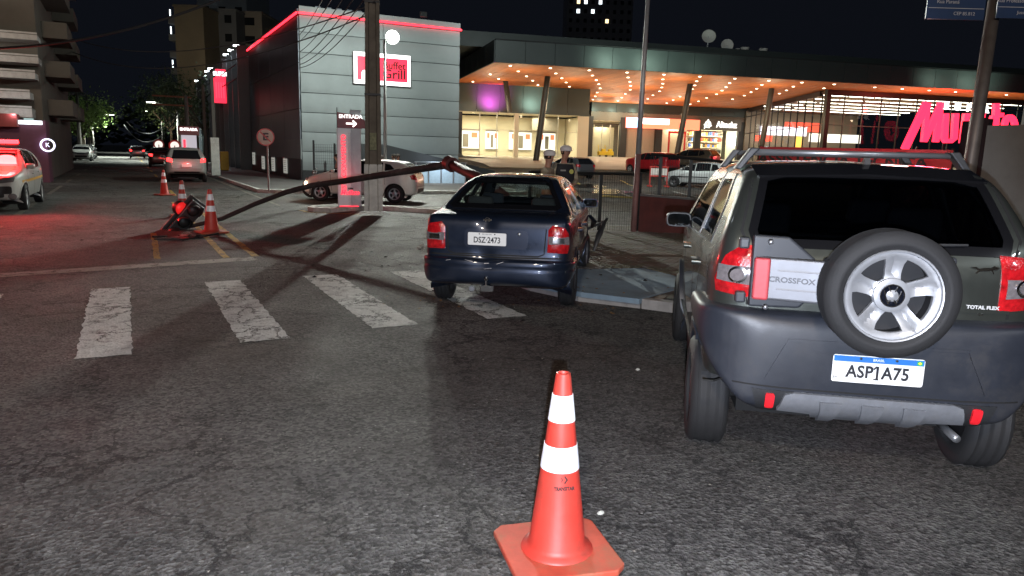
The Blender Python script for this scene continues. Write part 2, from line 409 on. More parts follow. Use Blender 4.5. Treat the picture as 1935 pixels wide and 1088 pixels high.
def well(car, x, ysign, r, m, inner=.42, outer=.72):
    mb = MB(); n = 16; vs = []; 
    for yy in (inner, outer):
        for k in range(n+1):
            a = math.pi*((-.12+.94*k/n) if x < 2 else (-.12+1.24*k/n)); vs.append((x+r*math.cos(a), ysign*yy, .30+r*math.sin(a)))
    fs = [(k, k+1, n+2+k, n+1+k) for k in range(n)]+[tuple(range(n+1))]
    mb.add(vs, fs); return mb.build('wheel_well', m, car)
def mirror_part(car, x, y, z, m, mg, s):
    e = bpy.data.objects.new('door_mirror', None); COL.objects.link(e); e.parent = car; e.location = (x, y, z)
    mb = MB(); vs = []; 
    for i, (dx, sc) in enumerate(((-.045, .92), (-.02, 1.), (.03, .93), (.07, .7), (.095, .3))):
        for k in range(14):
            a = 2*math.pi*k/14; ca, sa = math.cos(a), math.sin(a); q = .5
            vs.append((dx, s*.11+abs(ca)**q*math.copysign(1, ca)*.105*sc, .02+abs(sa)**q*math.copysign(1, sa)*.062*sc))
    fs = [(i*14+k, i*14+(k+1) % 14, (i+1)*14+(k+1) % 14, (i+1)*14+k) for i in range(4) for k in range(14)]+[tuple(range(14))[::-1], tuple(range(56, 70))]
    mb.add(vs, fs); mb.build('mirror_housing', m, e, True, 50)
    mb = MB(); mb.box((.02, -s*.0, -.03), (.05, .07, .04)); mb.build('mirror_foot', m, e)
    mb = MB(); mb.prism([(s*.11+abs(math.cos(a))**.5*math.copysign(1, math.cos(a))*.088, .02+abs(math.sin(a))**.5*math.copysign(1, math.sin(a))*.048) for a in [2*math.pi*k/16 for k in range(16)]], (-.0475, 0, 0), Y, Z, -.004); mb.build('mirror_glass', mg, e)
    return e
for nm, a in dict(tyre=((.016, .016, .017), .75), dark_metal=((.03, .03, .032), .5, .6), black_plastic=((.022, .023, .025), .48), gap=((.006, .006, .006), .8)).items():
    mat(nm, *a, bump=.15 if nm in ('tyre', 'black_plastic') else 0, bscale=120)
mat('rim_silver', (.40, .41, .43), .34, .55, var=.1, scale=14, dirt=.35, dirtcol=(.2, .19, .18)); mat('rim_hub', (.35, .36, .38), .35, .8, var=.05)
mat('rim_dark', (.12, .12, .13), .35, .8, var=.05)
mat('chrome', (.75, .76, .78), .12, 1., var=0); mat('mirror_glass', (.10, .11, .12), .05, 1., var=0)
mat('lens_red', (.42, .008, .012), .16, 0, var=.55, scale=26, coat=1, bump=.25, bscale=90)
mat('lens_red_lit', (.6, .01, .01), .2, 0, var=0, emis=(1, .03, .03), estr=3)
mat('reflector_red', (.85, .02, .03), .25, 0, var=.15, scale=60)
mat('lens_clear', (.30, .27, .28), .1, .5, var=.25, scale=50, coat=1)
mat('glass_dark', (.010, .011, .013), .06, 0, var=.0, coat=1, spec=.7)
mat('seat_cloth', (.035, .037, .045), .95, 0, bump=.2)
# ============================================================ ground, road, paint
def asphalt(name, base=(.080, .077, .072), paintcol=None, wear=.5, coarse=1.):
    m = bpy.data.materials.new(name); m.use_nodes = True; MATS[name] = m; n = m.node_tree.nodes; L = m.node_tree.links; b = n['Principled BSDF']
    tc = n.new('ShaderNodeTexCoord'); co = tc.outputs['Object']
    def noise(sc, det=6, ro=.6):
        q = n.new('ShaderNodeTexNoise'); q.inputs['Scale'].default_value = sc; q.inputs['Detail'].default_value = det; q.inputs['Roughness'].default_value = ro; L.new(co, q.inputs['Vector']); return q
    def rng(src, a, b_, c, d):
        q = n.new('ShaderNodeMapRange'); q.inputs[1].default_value = a; q.inputs[2].default_value = b_; q.inputs[3].default_value = c; q.inputs[4].default_value = d; L.new(src, q.inputs[0]); return q.outputs[0]
    def math_(op, a, b_):
        q = n.new('ShaderNodeMath'); q.operation = op
        for i, v in enumerate((a, b_)):
            if isinstance(v, (int, float)): q.inputs[i].default_value = v
            else: L.new(v, q.inputs[i])
        return q.outputs[0]
    def mix(f, a, b_, bl='MIX'):
        q = n.new('ShaderNodeMix'); q.data_type = 'RGBA'; q.blend_type = bl
        for i, v in ((0, f), (6, a), (7, b_)):
            if isinstance(v, (int, float)): q.inputs[i].default_value = v
            elif isinstance(v, tuple): q.inputs[i].default_value = (*v, 1)
            else: L.new(v, q.inputs[i])
        return q.outputs[2]
    stone = n.new('ShaderNodeTexVoronoi'); stone.inputs['Scale'].default_value = 52*coarse; L.new(co, stone.inputs[0])
    st2 = n.new('ShaderNodeTexVoronoi'); st2.inputs['Scale'].default_value = 27*coarse; L.new(co, st2.inputs[0])
    sep = n.new('ShaderNodeSeparateColor'); L.new(stone.outputs['Color'], sep.inputs[0]); sep2 = n.new('ShaderNodeSeparateColor'); L.new(st2.outputs['Color'], sep2.inputs[0])
    col = mix(1., base, rng(sep.outputs[0], 0, 1, .42, 1.75), 'MULTIPLY')
    col = mix(1., col, rng(noise(.35, 5).outputs[0], .35, .65, .78, 1.22), 'MULTIPLY')
    col = mix(1., col, rng(noise(2.6, 8, .7).outputs[0], .3, .7, .74, 1.28), 'MULTIPLY')
    col = mix(rng(noise(.22, 3).outputs[0], .5, .62, 0, .5), col, (.062, .052, .040))
    col = mix(rng(noise(.9, 6, .7).outputs[0], .60, .68, 0, .55), col, (.022, .021, .020))
    # pale chips of stone
    chip = math_('MULTIPLY', rng(sep2.outputs[1], .925, .935, 0, 1), rng(st2.outputs[0], .22, .12, 0, 1))
    chip = math_('MULTIPLY', chip, rng(noise(1.1, 4).outputs[0], .4, .6, .25, 1))
    col = mix(chip, col, (.32, .31, .29))
    # warped cells make the cracks
    wv = n.new('ShaderNodeVectorMath'); wv.operation = 'SCALE'; wn = noise(1.7, 7, .7); L.new(wn.outputs['Color'], wv.inputs[0]); wv.inputs['Scale'].default_value = .9
    ad = n.new('ShaderNodeVectorMath'); L.new(co, ad.inputs[0]); L.new(wv.outputs[0], ad.inputs[1])
    def crack(sc, wd):
        v = n.new('ShaderNodeTexVoronoi'); v.feature = 'DISTANCE_TO_EDGE'; v.inputs['Scale'].default_value = sc; L.new(ad.outputs[0], v.inputs[0])
        return rng(v.outputs[0], wd*.3, wd, 1, 0)
    ck = math_('MULTIPLY', crack(1.7, .03), rng(noise(.42, 3).outputs[0], .47, .54, 0, 1))
    ck = math_('MAXIMUM', ck, math_('MULTIPLY', crack(.35, .006), .7))
    hgt = math_('ADD', math_('MULTIPLY', stone.outputs[0], .8), math_('MULTIPLY', noise(160, 3).outputs[0], .5))
    hgt = math_('ADD', hgt, math_('MULTIPLY', noise(24*coarse, 5).outputs[0], 1.1))
    rough = rng(noise(1.2, 4).outputs[0], .3, .7, .74, .95)
    if paintcol:
        cp = math_('MAXIMUM', math_('MULTIPLY', crack(2.6, .045), rng(noise(1.3, 3).outputs[0], .40, .5, 0, 1)), math_('MULTIPLY', rng(noise(7, 9, .78).outputs[0], .56, .60, 0, 1), wear))
        pc = mix(1., paintcol, rng(noise(14, 8, .7).outputs[0], .3, .7, .72, 1.1), 'MULTIPLY')
        pc = mix(1., pc, rng(sep.outputs[0], 0, 1, .86, 1.08), 'MULTIPLY')
        col = mix(cp, pc, col); hgt = math_('ADD', math_('MULTIPLY', hgt, .45), math_('MULTIPLY', math_('SUBTRACT', 1., cp), .8))
    else:
        col = mix(math_('MULTIPLY', ck, .8), col, (.012, .012, .012)); hgt = math_('SUBTRACT', hgt, math_('MULTIPLY', ck, 1.2))
    b.inputs['Specular IOR Level'].default_value = .32; L.new(col, b.inputs['Base Color']); L.new(rough, b.inputs['Roughness'])
    bp = n.new('ShaderNodeBump'); bp.inputs['Strength'].default_value = 1.; bp.inputs['Distance'].default_value = .024/coarse**.5; L.new(hgt, bp.inputs['Height']); L.new(bp.outputs[0], b.inputs['Normal'])
    return m
asph = asphalt('asphalt'); pwhite = asphalt('road_paint_white', paintcol=(.60, .60, .58)); pyel = asphalt('road_paint_yellow', paintcol=(.42, .27, .06), wear=1.)
pworn = asphalt('road_paint_worn', paintcol=(.20, .18, .15), wear=1.)
conc = mat('concrete', (.30, .29, .27), .8, var=.18, scale=2.5, bump=.3, bscale=80, dirt=.5, dirtcol=(.10, .09, .08))
kerbp = mat('kerb_paint', (.50, .49, .46), .75, var=.2, scale=6, bump=.3, bscale=60, dirt=.7, dirtcol=(.14, .12, .10))
kerbg = mat('kerb_concrete', (.26, .25, .24), .8, var=.2, scale=6, bump=.3, bscale=60, dirt=.6, dirtcol=(.08, .07, .06))
def axis(a, b, fine, step, big):
    v = []; q = -big
    while q < a: v.append(q); q += max(step, (a-q)*.35)
    q = a
    while q < b: v.append(q); q += step
    while q < big: v.append(q); q += max(step, (q-b)*.5)
    return v+[big]
gx = axis(8, 90, 1, 1.5, 700); gy = axis(15, 115, 1, 1.5, 900)
vs = [(x, y, tz(x, y)) for x in gx for y in gy]; ny = len(gy)
meshobj('road', vs, [(i*ny+j, (i+1)*ny+j, (i+1)*ny+j+1, i*ny+j+1) for i in range(len(gx)-1) for j in range(ny-1)], asph, None, True)['kind'] = 'structure'

def sheet(name, pts, m, parent=None, h=.004, jit=0., step=.3, z=0.):
    q = resample([(p[0], p[1]) for p in pts], step) if jit else np.array([(p[0], p[1]) for p in pts])
    if jit: q = q+RS.uniform(-jit, jit, q.shape)
    n_ = len(q); zz = [tz(a, b)+z for a, b in q]
    v = [(a, b, c+h) for (a, b), c in zip(q, zz)]
    return meshobj(name, v, [tuple(range(n_))], m, parent)
def quad(x0, x1, y0, y1): return [(x0, y0), (x1, y0), (x1, y1), (x0, y1)]
mk = empty('road_markings', (0, 0, 0), kind='structure')
for x0, x1, ya, yb in ((-.445, -.05, 6.45, 9.62), (.77, 1.19, 6.52, 9.70), (1.97, 2.42, 6.62, 9.78), (3.16, 3.60, 6.60, 9.78), (-1.66, -1.28, 6.4, 9.6)):
    sheet('crossing_bar', quad(x0, x1, ya, yb), pwhite, mk, jit=.012, step=.07)
sheet('stop_line', [(-6., 10.45), (-1.55, 10.80), (1.67, 11.42), (1.60, 11.78), (-1.6, 11.12), (-6., 10.75)], asphalt('stop_paint', paintcol=(.38, .36, .32), wear=.9), mk, jit=.012, step=.1)
for xa, xb in ((1.10, 1.2), (1.52, 1.63)): sheet('centre_line', [(xa+.1, 11.8), (xb+.1, 11.8), (xb, 24), (xa, 24)], pyel, mk, jit=.008, step=.3)
for k in range(14): sheet('centre_dash', quad(1.30, 1.42, 27+k*8, 30.5+k*8), pyel, mk)
sheet('lane_line', [(.28, 11.9), (.36, 11.9), (.42, 15.5), (.32, 15.5)], pyel, mk, jit=.01, step=.2)
for k in range(16): sheet('lane_dash', quad(-2.35, -2.22, 12+k*8, 17.5+k*8) if k < 3 else quad(-2.35, -2.22, 12+k*8, 15+k*8), pworn, mk)
sheet('edge_line', quad(3.82, 3.92, 22, 60), pworn, mk); sheet('parking_line', quad(-5.6, -5.48, 14, 60), pworn, mk)
# broad paint strip in the left cross street
sheet('worn_patch', [(-3.0, 9.2), (-2.2, 9.4), (-2.3, 9.9), (-3.2, 9.7)], pworn, mk, jit=.03, step=.1)

def raised(name, pts, h, m, edge=None, ew=.14, parent=None, z0=0.):
    """pavement slab whose border is a row of kerb stones"""
    e = empty(name, (0, 0, 0), kind='structure') if parent is None else parent
    n_ = len(pts); v = [(p[0], p[1], z0+h) for p in pts]+[(p[0], p[1], z0-.3) for p in pts]
    sh_ = shrink(pts, ew*.5)
    v = [(p[0], p[1], z0+h-.006) for p in sh_]
    meshobj('pavement_top', v, [tuple(range(n_))] , m, e)
    if edge:
        mks = {}
        for i in range(n_):
            a = Vector((*pts[i], 0)); b = Vector((*pts[(i+1) % n_], 0)); L_ = (b-a).length
            if L_ > 60: continue
            k = max(1, int(round(L_/.9))); d = (b-a)/L_; nn = Vector((-d.y, d.x, 0)); seg = L_/k; key = round(seg, 3)
            if key not in mks:
                o = bevel(MB().box((0, 0, 0), (seg-.012, ew, .42+h)).build('kerb_stone', edge, e), .012, 2); mks[key] = o; first = o
            else: first = None
            for j in range(k):
                c = a+d*(seg*(j+.5))+nn*(ew*.5)
                if first is not None: o = first; first = None
                else: o = mks[key].copy(); COL.objects.link(o); o.parent = e
                o.location = (c.x, c.y, z0+h-(.42+h)/2+RS.uniform(-.004, .004)); o.rotation_euler = (0, 0, math.atan2(d.y, d.x)+RS.uniform(-.006, .006))
    return e
def P2(px, py, z=0.): q = gp(px, py, z); return (round(q.x, 3), round(q.y, 3))
pave_dark = mat('pavement_dark', (.13, .125, .12), .8, var=.25, scale=1.4, bump=.4, bscale=50, dirt=.5)
raised('left_pavement', [(4.25, 28.9), (4.8, 28.3), (15.0, 27.2), (15.9, 37.2), (7.55, 37.25), (7.55, 140), (4.0, 140), (4.05, 60)][::1], .13, pave_dark, kerbp)
raised('far_left_pavement', [(-8.0, 30), (-6.0, 28), (-5.6, 30), (-5.6, 85), (-5.6, 140), (-20, 140), (-20, 30)], .13, conc, kerbp)
# corner pavement on the right, laid with pavers round a painted ramp
cp = [P2(812, 474), P2(905, 515), P2(1000, 549), P2(1090, 569), P2(1210, 583), P2(1310, 596), P2(1480, 640), (6.6, 3.6), (8.5, .5), (24, -9), (30, 0), (16.5, 11.2), P2(1330, 440), P2(1205, 436), P2(1120, 432), (7.2, 15.2)]
area = sum(cp[i][0]*cp[(i+1) % len(cp)][1]-cp[(i+1) % len(cp)][0]*cp[i][1] for i in range(len(cp)))
if area < 0: cp = cp[::-1]
corner = raised('corner_pavement', cp, .11, mat('mortar_bed', (.07, .06, .05), .95, bump=.5), kerbg, .13)
ramp = [P2(1005, 535, .11), P2(1092, 508, .12), P2(1215, 506, .12), P2(1325, 532, .12), P2(1208, 566, .11), P2(1098, 553, .11)]
ra = sum(ramp[i][0]*ramp[(i+1) % 6][1]-ramp[(i+1) % 6][0]*ramp[i][1] for i in range(6)); ramp = ramp if ra > 0 else ramp[::-1]
MB().prism([(p[0], p[1]) for p in ramp], (0, 0, .06), X, Y, .057).build('painted_ramp', mat('ramp_paint', (.17, .24, .30), .7, var=.2, scale=3, bump=.35, bscale=70, dirt=.6, dirtcol=(.12, .12, .12)), corner)
pv = [mat('paver_'+k, c, .85, var=.3, scale=5, bump=.3, bscale=60) for k, c in (('brown', (.115, .085, .062)), ('olive', (.105, .098, .068)), ('grey', (.13, .115, .10)))]
pm_ = [MB() for _ in pv]; ang = R(36); ca, sa = math.cos(ang), math.sin(ang); hex_ = np.array(cp)
cand = []
for i in range(-90, 150):
    for j in range(-60, 140):
        u, v = i*.205+(.10 if j % 2 else 0), j*.105; x, y = 8+u*ca-v*sa, 9+u*sa+v*ca
        cand.append((x, y))
cand = np.array(cand); dd = sd_poly(hex_, cand[:, 0], cand[:, 1]); dr = sd_poly(np.array(ramp), cand[:, 0], cand[:, 1])
ok = (dd < -.24) & (dr > .09) & (np.hypot(cand[:, 0], cand[:, 1]) < 18) & (cand[:, 1] > 1.)
for x, y in cand[ok]:
    k = int(3*(.5+.5*math.sin(x*1.3+y*.9)*math.cos(y*.7))*.999) if RS.rand() < .6 else RS.randint(3)
    z = .11+RS.uniform(0, .006)+.003; hx, hy = .097, .047
    a_ = ang+RS.uniform(-.02, .02); c2, s2 = math.cos(a_), math.sin(a_); m4 = pm_[k]; b0 = len(m4.v)
    for sx, sy in ((-1, -1), (1, -1), (1, 1), (-1, 1)): m4.v.append((x+sx*hx*c2-sy*hy*s2, y+sx*hx*s2+sy*hy*c2, z+RS.uniform(-.001, .001)))
    for sx, sy in ((-1, -1), (1, -1), (1, 1), (-1, 1)): m4.v.append((x+sx*(hx+.002)*c2-sy*(hy+.002)*s2, y+sx*(hx+.002)*s2+sy*(hy+.002)*c2, z-.03))
    m4.f += [(b0, b0+1, b0+2, b0+3)]+[(b0+i, b0+4+i, b0+4+(i+1) % 4, b0+(i+1) % 4) for i in range(4)]
for q, m in zip(pm_, pv):
    o = q.build('paver_brick', m, corner); o['kind'] = 'stuff'
# traffic island
isl = [(4.25, 20.25), (4.35, 19.95), (4.75, 19.65), P2(700, 396), P2(830, 404), (10.2, 16.6), (10.8, 17.6), (7.6, 19.6), (6.2, 20.7), (5.2, 21.2), (4.5, 20.8)]
raised('traffic_island', isl, .12, mat('island_soil', (.09, .08, .06), .95, var=.4, scale=4, bump=.8, bscale=30), kerbp, .14)
sheet('island_edge_line', [(4.05, 20.5), (4.15, 19.8), (4.6, 19.35), (5.3, 19.0), (5.36, 19.1), (4.7, 19.45), (4.25, 19.85), (4.15, 20.5)], pyel, mk)
# store forecourt: pale concrete rising to the shops, bay lines, speed bumps
q = []; ss = np.arange(-1, 74, 3.); ts = np.array([-3.5, -1, 1, 4, 10, 18, 28, 38.])
v = [];
for s_ in ss:
    for t_ in ts: p = S(s_, t_); v.append((p.x, p.y, tz(p.x, p.y)+.05))
nt_ = len(ts)
fore = meshobj('forecourt', v, [(i*nt_+j, (i+1)*nt_+j, (i+1)*nt_+j+1, i*nt_+j+1) for i in range(len(ss)-1) for j in range(nt_-1)], mat('forecourt_concrete', (.34, .31, .26), .45, var=.15, scale=.6, bump=.1, bscale=30, dirt=.3, dirtcol=(.16, .14, .11)), None); fore['kind'] = 'structure'
def line(name, a, b, w_, m, parent):
    d = (Vector(b)-Vector(a)); d.z = 0; n_ = Vector((-d.y, d.x, 0)).normalized()*w_/2; k = max(1, int(d.length/1.5)); vs = []
    for i in range(k+1):
        p = Vector(a).lerp(Vector(b), i/k)
        for sg in (1, -1): q_ = p+n_*sg; vs.append((q_.x, q_.y, tz(q_.x, q_.y)+(.07 if tz(q_.x, q_.y) > .001 else .012)))
    return meshobj(name, vs, [(2*i, 2*i+1, 2*i+3, 2*i+2) for i in range(k)], m, parent)
lot = empty('parking_markings', (0, 0, 0), kind='structure')
yl = mat('lot_yellow', (.45, .32, .08), .6, var=.2, scale=3, dirt=.5); 
for k in range(12): line('bay_line', S(-2+k*3.2, -17), S(-.5+k*3.2, -11.5), .14, yl, lot)
for k in range(9): line('bay_line', S(-4+k*3.2, -29), S(-2.5+k*3.2, -23), .14, mat('lot_white', (.4, .4, .38), .6, var=.3, scale=3, dirt=.6), lot)
line('lane_border', S(-3, -4), S(40, -4), .16, yl, lot)
a = gp(1150, 372); b = gp(1262, 378)
for k in range(6):
    p = a.lerp(b, (k+.5)/6)
    bevel(MB().box((p.x, p.y, .03), (1.05, .35, .06), rz=math.atan2(b.y-a.y, b.x-a.x)).build('speed_bump', yl, lot), .02)
wet = mat('wet_asphalt', (.02, .02, .02), .09, var=0, spec=.8, bump=.12, bscale=6)
for cx, cy, a_, b_ in ((1100, 352, 40, 5), (1150, 362, 45, 4), (1060, 357, 25, 3)):
    pts = [P2(cx+a_*math.cos(t)*(1+.25*math.sin(3*t+cx)), cy+b_*math.sin(t)*(1+.3*math.cos(2*t+cy))) for t in [2*math.pi*i/22 for i in range(22)]]
    q_ = sheet('wet_patch', pts, wet, lot, .014)
# ============================================================ cars
def clear_glass(name, tint=(.86, .90, .88), dust=.0, refl=.35):
    m = bpy.data.materials.new(name); m.use_nodes = True; n = m.node_tree.nodes; L = m.node_tree.links; n.remove(n['Principled BSDF'])
    tr = n.new('ShaderNodeBsdfTransparent'); tr.inputs[0].default_value = (*tint, 1)
    gl = n.new('ShaderNodeBsdfGlossy'); gl.inputs['Roughness'].default_value = .03; gl.inputs[0].default_value = (.9, .95, 1, 1)
    lw = n.new('ShaderNodeLayerWeight'); lw.inputs[0].default_value = .5; pw = n.new('ShaderNodeMath'); pw.operation = 'POWER'; L.new(lw.outputs['Facing'], pw.inputs[0]); pw.inputs[1].default_value = 4; fr = n.new('ShaderNodeMath'); fr.operation = 'MULTIPLY_ADD'; L.new(pw.outputs[0], fr.inputs[0]); fr.inputs[1].default_value = refl; fr.inputs[2].default_value = .03 if refl > .2 else .008
    mx = n.new('ShaderNodeMixShader'); L.new(fr.outputs[0], mx.inputs[0]); L.new(tr.outputs[0], mx.inputs[1]); L.new(gl.outputs[0], mx.inputs[2])
    out = mx.outputs[0]
    if dust:
        df = n.new('ShaderNodeBsdfDiffuse'); df.inputs[0].default_value = (.75, .8, .78, 1); tc = n.new('ShaderNodeTexCoord')
        v = n.new('ShaderNodeTexVoronoi'); v.feature = 'DISTANCE_TO_EDGE'; v.inputs['Scale'].default_value = 46; L.new(tc.outputs['Object'], v.inputs[0])
        nz = n.new('ShaderNodeTexNoise'); nz.inputs['Scale'].default_value = 3.2; L.new(tc.outputs['Object'], nz.inputs[0])
        r1 = n.new('ShaderNodeMapRange'); r1.inputs[1].default_value = .0; r1.inputs[2].default_value = .09; r1.inputs[3].default_value = 1; r1.inputs[4].default_value = .12; L.new(v.outputs[0], r1.inputs[0])
        r2 = n.new('ShaderNodeMapRange'); r2.inputs[1].default_value = .47; r2.inputs[2].default_value = .56; r2.inputs[3].default_value = 0; r2.inputs[4].default_value = dust; L.new(nz.outputs[0], r2.inputs[0])
        mu = n.new('ShaderNodeMath'); mu.operation = 'MULTIPLY'; L.new(r1.outputs[0], mu.inputs[0]); L.new(r2.outputs[0], mu.inputs[1])
        m2 = n.new('ShaderNodeMixShader'); L.new(mu.outputs[0], m2.inputs[0]); L.new(out, m2.inputs[1]); L.new(df.outputs[0], m2.inputs[2]); out = m2.outputs[0]
    L.new(out, n['Material Output'].inputs[0]); MATS[name] = m; return m
mat('frame_gloss', (.006, .006, .007), .22, 0, var=0); clear_glass('car_glass'); clear_glass('broken_glass', dust=1.); clear_glass('tinted_glass', (.34, .36, .38), refl=.45); clear_glass('window_glass', (.9, .93, .9), refl=.12)
def paint(name, col, rough=.28, metal=.5, coat=1., dirt=.12):
    return mat(name, col, rough, metal, var=.05, scale=5, coat=coat, dirt=dirt, dirtcol=(.09, .08, .07))
plate_white = mat('plate_white', (.82, .82, .80), .5, 0, var=.03, emis=(.9, .95, 1), estr=.0)
plate_black = mat('plate_black', (.015, .015, .02), .5, 0, var=0)
plate_blue = mat('plate_blue', (.02, .16, .5), .5, 0, var=0)

def car_root(name, x, y, az, overhang, label, group=None, z=0, scale=1., steer=0):
    a = R(az); h = Vector((math.sin(a), math.cos(a), 0)); o = Vector((x, y, z))-h*overhang*scale
    e = empty(name, o, math.pi/2-a, label, 'car', group); e.scale = (scale,)*3
    return e
def build_car(root, c):
    F = Shape(c['side'], c['half'], c['plan'], c.get('k', .09), c.get('n', 2), c.get('extra'))
    h = c.get('h', .05); P, Fc = shell(F, c.get('zc', .62), c.get('a0', .6), c.get('a1', 3.4), h)
    W = c['wheels']; r = W['r']; pm = c['paint']; see = c.get('see', False)
    arches = [(W['xr'], r, W.get('ra', r+.07)), (W['xf'], r, W.get('ra', r+.07))]
    sides = c['windows'] if see else []
    ends = ([(-1, c['back']), (1, c['wind'])] if see else [])
    Fk = cut_faces(P, Fc, arches, sides, ends)
    arr_obj('body', P, Fk, pm, root)
    if see:
        N = F.grad(P); arr_obj('inner_lining', P-N*.03, Fk[:, ::-1], MATS['seat_cloth'], root)
    gm = c.get('glass', MATS['car_glass']) if see else MATS['glass_dark']; gh = h*1.3
    gmf = c.get('glass_side', gm)
    for s in ('left', 'right'):
        ys = 1 if s == 'left' else -1
        for wp in c['windows']:
            patch('side_window', F, wp, s, gmf, root, .002, .006, gh)
            ww = .024
            patch('window_frame', F, [shrink(wp, -.012), shrink(wp, ww)], s, MATS['frame_gloss'], root, .006, .03, gh)
        for ln in c.get('seams', []): strip('door_gap', F, ln, .009, s, MATS['gap'], root, .001, .01, .07)
        for ln in c.get('trims', []): strip('side_moulding', F, ln[0], ln[1], s, ln[2], root, .012, .01, .07)
        for (cx, cz, ra) in arches:
            strip('wheel_arch', F, arc(cx, cz, ra+.01, *(c.get('archr', (-16, 196)) if cx < 2 else (-16, 196)), 24), c.get('archw', .045), s, c.get('archm', pm), root, c.get('archo', .008), .05, .06)
            well(root, cx, ys, ra, MATS['gap'], .38, W['tr']/2+.06)
        for hx, hz in c.get('handles', []): patch('door_handle', F, rrect(hx-.09, hx+.09, hz-.018, hz+.018, .015), s, c.get('handm', pm), root, .03, .0, .03)
        mx_, mz_ = c['mirror']; q, _ = project(F, [(mx_, mz_)], s); mirror_part(root, mx_, q[0][1]-ys*.02, mz_, c.get('mirm', pm), MATS['mirror_glass'], ys)
        for zz, (poly, mm, dm) in enumerate(c.get('tails', [])): patch('tail_light', F, poly, fr_corner(c.get('ta', 30), ys, 0, c.get('ty', .7)), mm, root, .006+.011*zz, .02, .03, dm)
        for zz, (poly, mm, dm) in enumerate(c.get('heads', [])):
            a = R(30); L1 = F.L1; D = np.array((-math.cos(a), -ys*math.sin(a), 0)); U = np.array((-math.sin(a), ys*math.cos(a), 0)); O = np.array((L1, ys*.6, 0))-D*.8
            patch('headlight', F, poly, (O, U, (0, 0, 1), D, 1.7), mm, root, .006+.011*zz, .02, .04, dm)
        for x in (W['xr'], W['xf']):
            st = c.get('steer', 0) if x == W['xf'] else 0
            wheel(root, x, ys*W['tr']/2, r, W['wd'], c.get('rim', MATS['rim_silver']), c.get('spokes', 5), c.get('rims', 'wide'), st, n=c.get('wn', 28), tread=c.get('tread', False))
    patch('rear_window', F, c['back'], 'rear', gm, root, .002, .006, gh)
    patch('rear_window_frame', F, [shrink(c['back'], -.012), shrink(c['back'], .03)], 'rear', MATS['frame_gloss'], root, .005, .03, gh)
    patch('windscreen', F, c['wind'], 'front', c.get('windm', gm), root, .002, .006, gh)
    patch('windscreen_frame', F, [shrink(c['wind'], -.012), shrink(c['wind'], .03)], 'front', MATS['frame_gloss'], root, .005, .03, gh)
    for nm, fr, poly, mm, off in c.get('patches', []): patch(nm, F, poly, fr, mm, root, off, .015, h)
    for nm, fr, ln, wd_, mm, off in c.get('strips', []): strip(nm, F, ln, wd_, fr, mm, root, off, .012, .06)
    mb = MB(); mb.box(((W['xr']+W['xf'])/2, 0, .26), (W['xf']-W['xr']+.1, 1.1, .1)); mb.tube([(W['xr'], -W['tr']/2, r), (W['xr'], W['tr']/2, r)], .035); mb.tube([(W['xf'], -W['tr']/2, r), (W['xf'], W['tr']/2, r)], .035)
    mb.build('chassis', MATS['gap'], root)
    return F
def stroke(mb, pts, w, O, U, V, d):
    for a, b in zip(pts, pts[1:]):
        a = np.array(a); b = np.array(b); t = (b-a)/np.linalg.norm(b-a); nn = np.array((-t[1], t[0]))*w/2; a = a-t*w*.2; b = b+t*w*.2
        mb.prism([tuple(a-nn), tuple(b-nn), tuple(b+nn), tuple(a+nn)], O, U, V, d)
def plate(root, x, y, z, style, body, face=-1, w=.40, hgt=.13, tilt=0):
    e = bpy.data.objects.new('number_plate', None); COL.objects.link(e); e.parent = root; e.location = (x, y, z)
    U = Vector((0, face, 0))*1.; V = Vector((math.sin(tilt)*1., 0, math.cos(tilt))); U = Vector((0, 1, 0)) if face > 0 else Vector((0, -1, 0)); W_ = U.cross(V)
    mb = MB(); mb.prism(rrect(-w/2, w/2, -hgt/2, hgt/2, .012), W_*0, U, V, .006); bevel(mb.build('plate_sheet', plate_white, e), .002)
    if style == 'new':
        mb = MB(); mb.prism([(-w/2+.004, hgt/2-.032), (w/2-.004, hgt/2-.032), (w/2-.004, hgt/2-.004), (-w/2+.004, hgt/2-.004)], W_*.006, U, V, .0012); mb.build('blue_band', plate_blue, e)
        text('plate_country', 'BRASIL', .017, plate_white, e, W_*.0075+V*(hgt/2-.018), U, V, .0006, bold=.0003)
        mb = MB(); mb.prism(rrect(w/2-.036, w/2-.012, hgt/2-.028, hgt/2-.009, .002), W_*.0075, U, V, .0006); mb.build('flag_field', mat('flag_green', (.02, .35, .1), .5, var=0), e)
        mb = MB(); mb.prism([(w/2-.033, hgt/2-.0185), (w/2-.024, hgt/2-.026), (w/2-.015, hgt/2-.0185), (w/2-.024, hgt/2-.011)], W_*.0083, U, V, .0005); mb.build('flag_diamond', mat('flag_yellow', (.8, .65, .05), .5, var=0), e)
        mb = MB(); stroke(mb, [(-.018, .020), (-.006, .032)], .008, W_*.0078-V*.014, U, V, .001); mb.box(W_*.0078-V*.0435-U*.0, (.002, .030, .009)) if False else None; stroke(mb, [(-.015, -.030), (.005, -.030)], .007, W_*.0078-V*.014, U, V, .001); mb.build('plate_serif', plate_black, e)
        text('plate_letters', body, .083, plate_black, e, W_*.0075-V*.014, U, V, .001, bold=.0022, xs=.86, spacing=1.05)
        text('plate_code', 'BR', .02, plate_black, e, W_*.0075-V*.045-U*(w/2-.016), U, V, .0005)
    else:
        text('plate_city', 'PR-CASCAVEL', .016, plate_black, e, W_*.0065+V*(hgt/2-.016), U, V, .0006)
        text('plate_letters', body, .084, plate_black, e, W_*.0065-V*.012, U, V, .001, bold=.0016, xs=.82)
    mb = MB()
    for sx in (-.08, .08): mb.lathe([(.007, 0), (.006, .004), (.001, .005)], W_*.006+U*sx+V*(hgt/2-.014), W_, 10)
    mb.build('screw', MATS['black_plastic'], e)
    return e
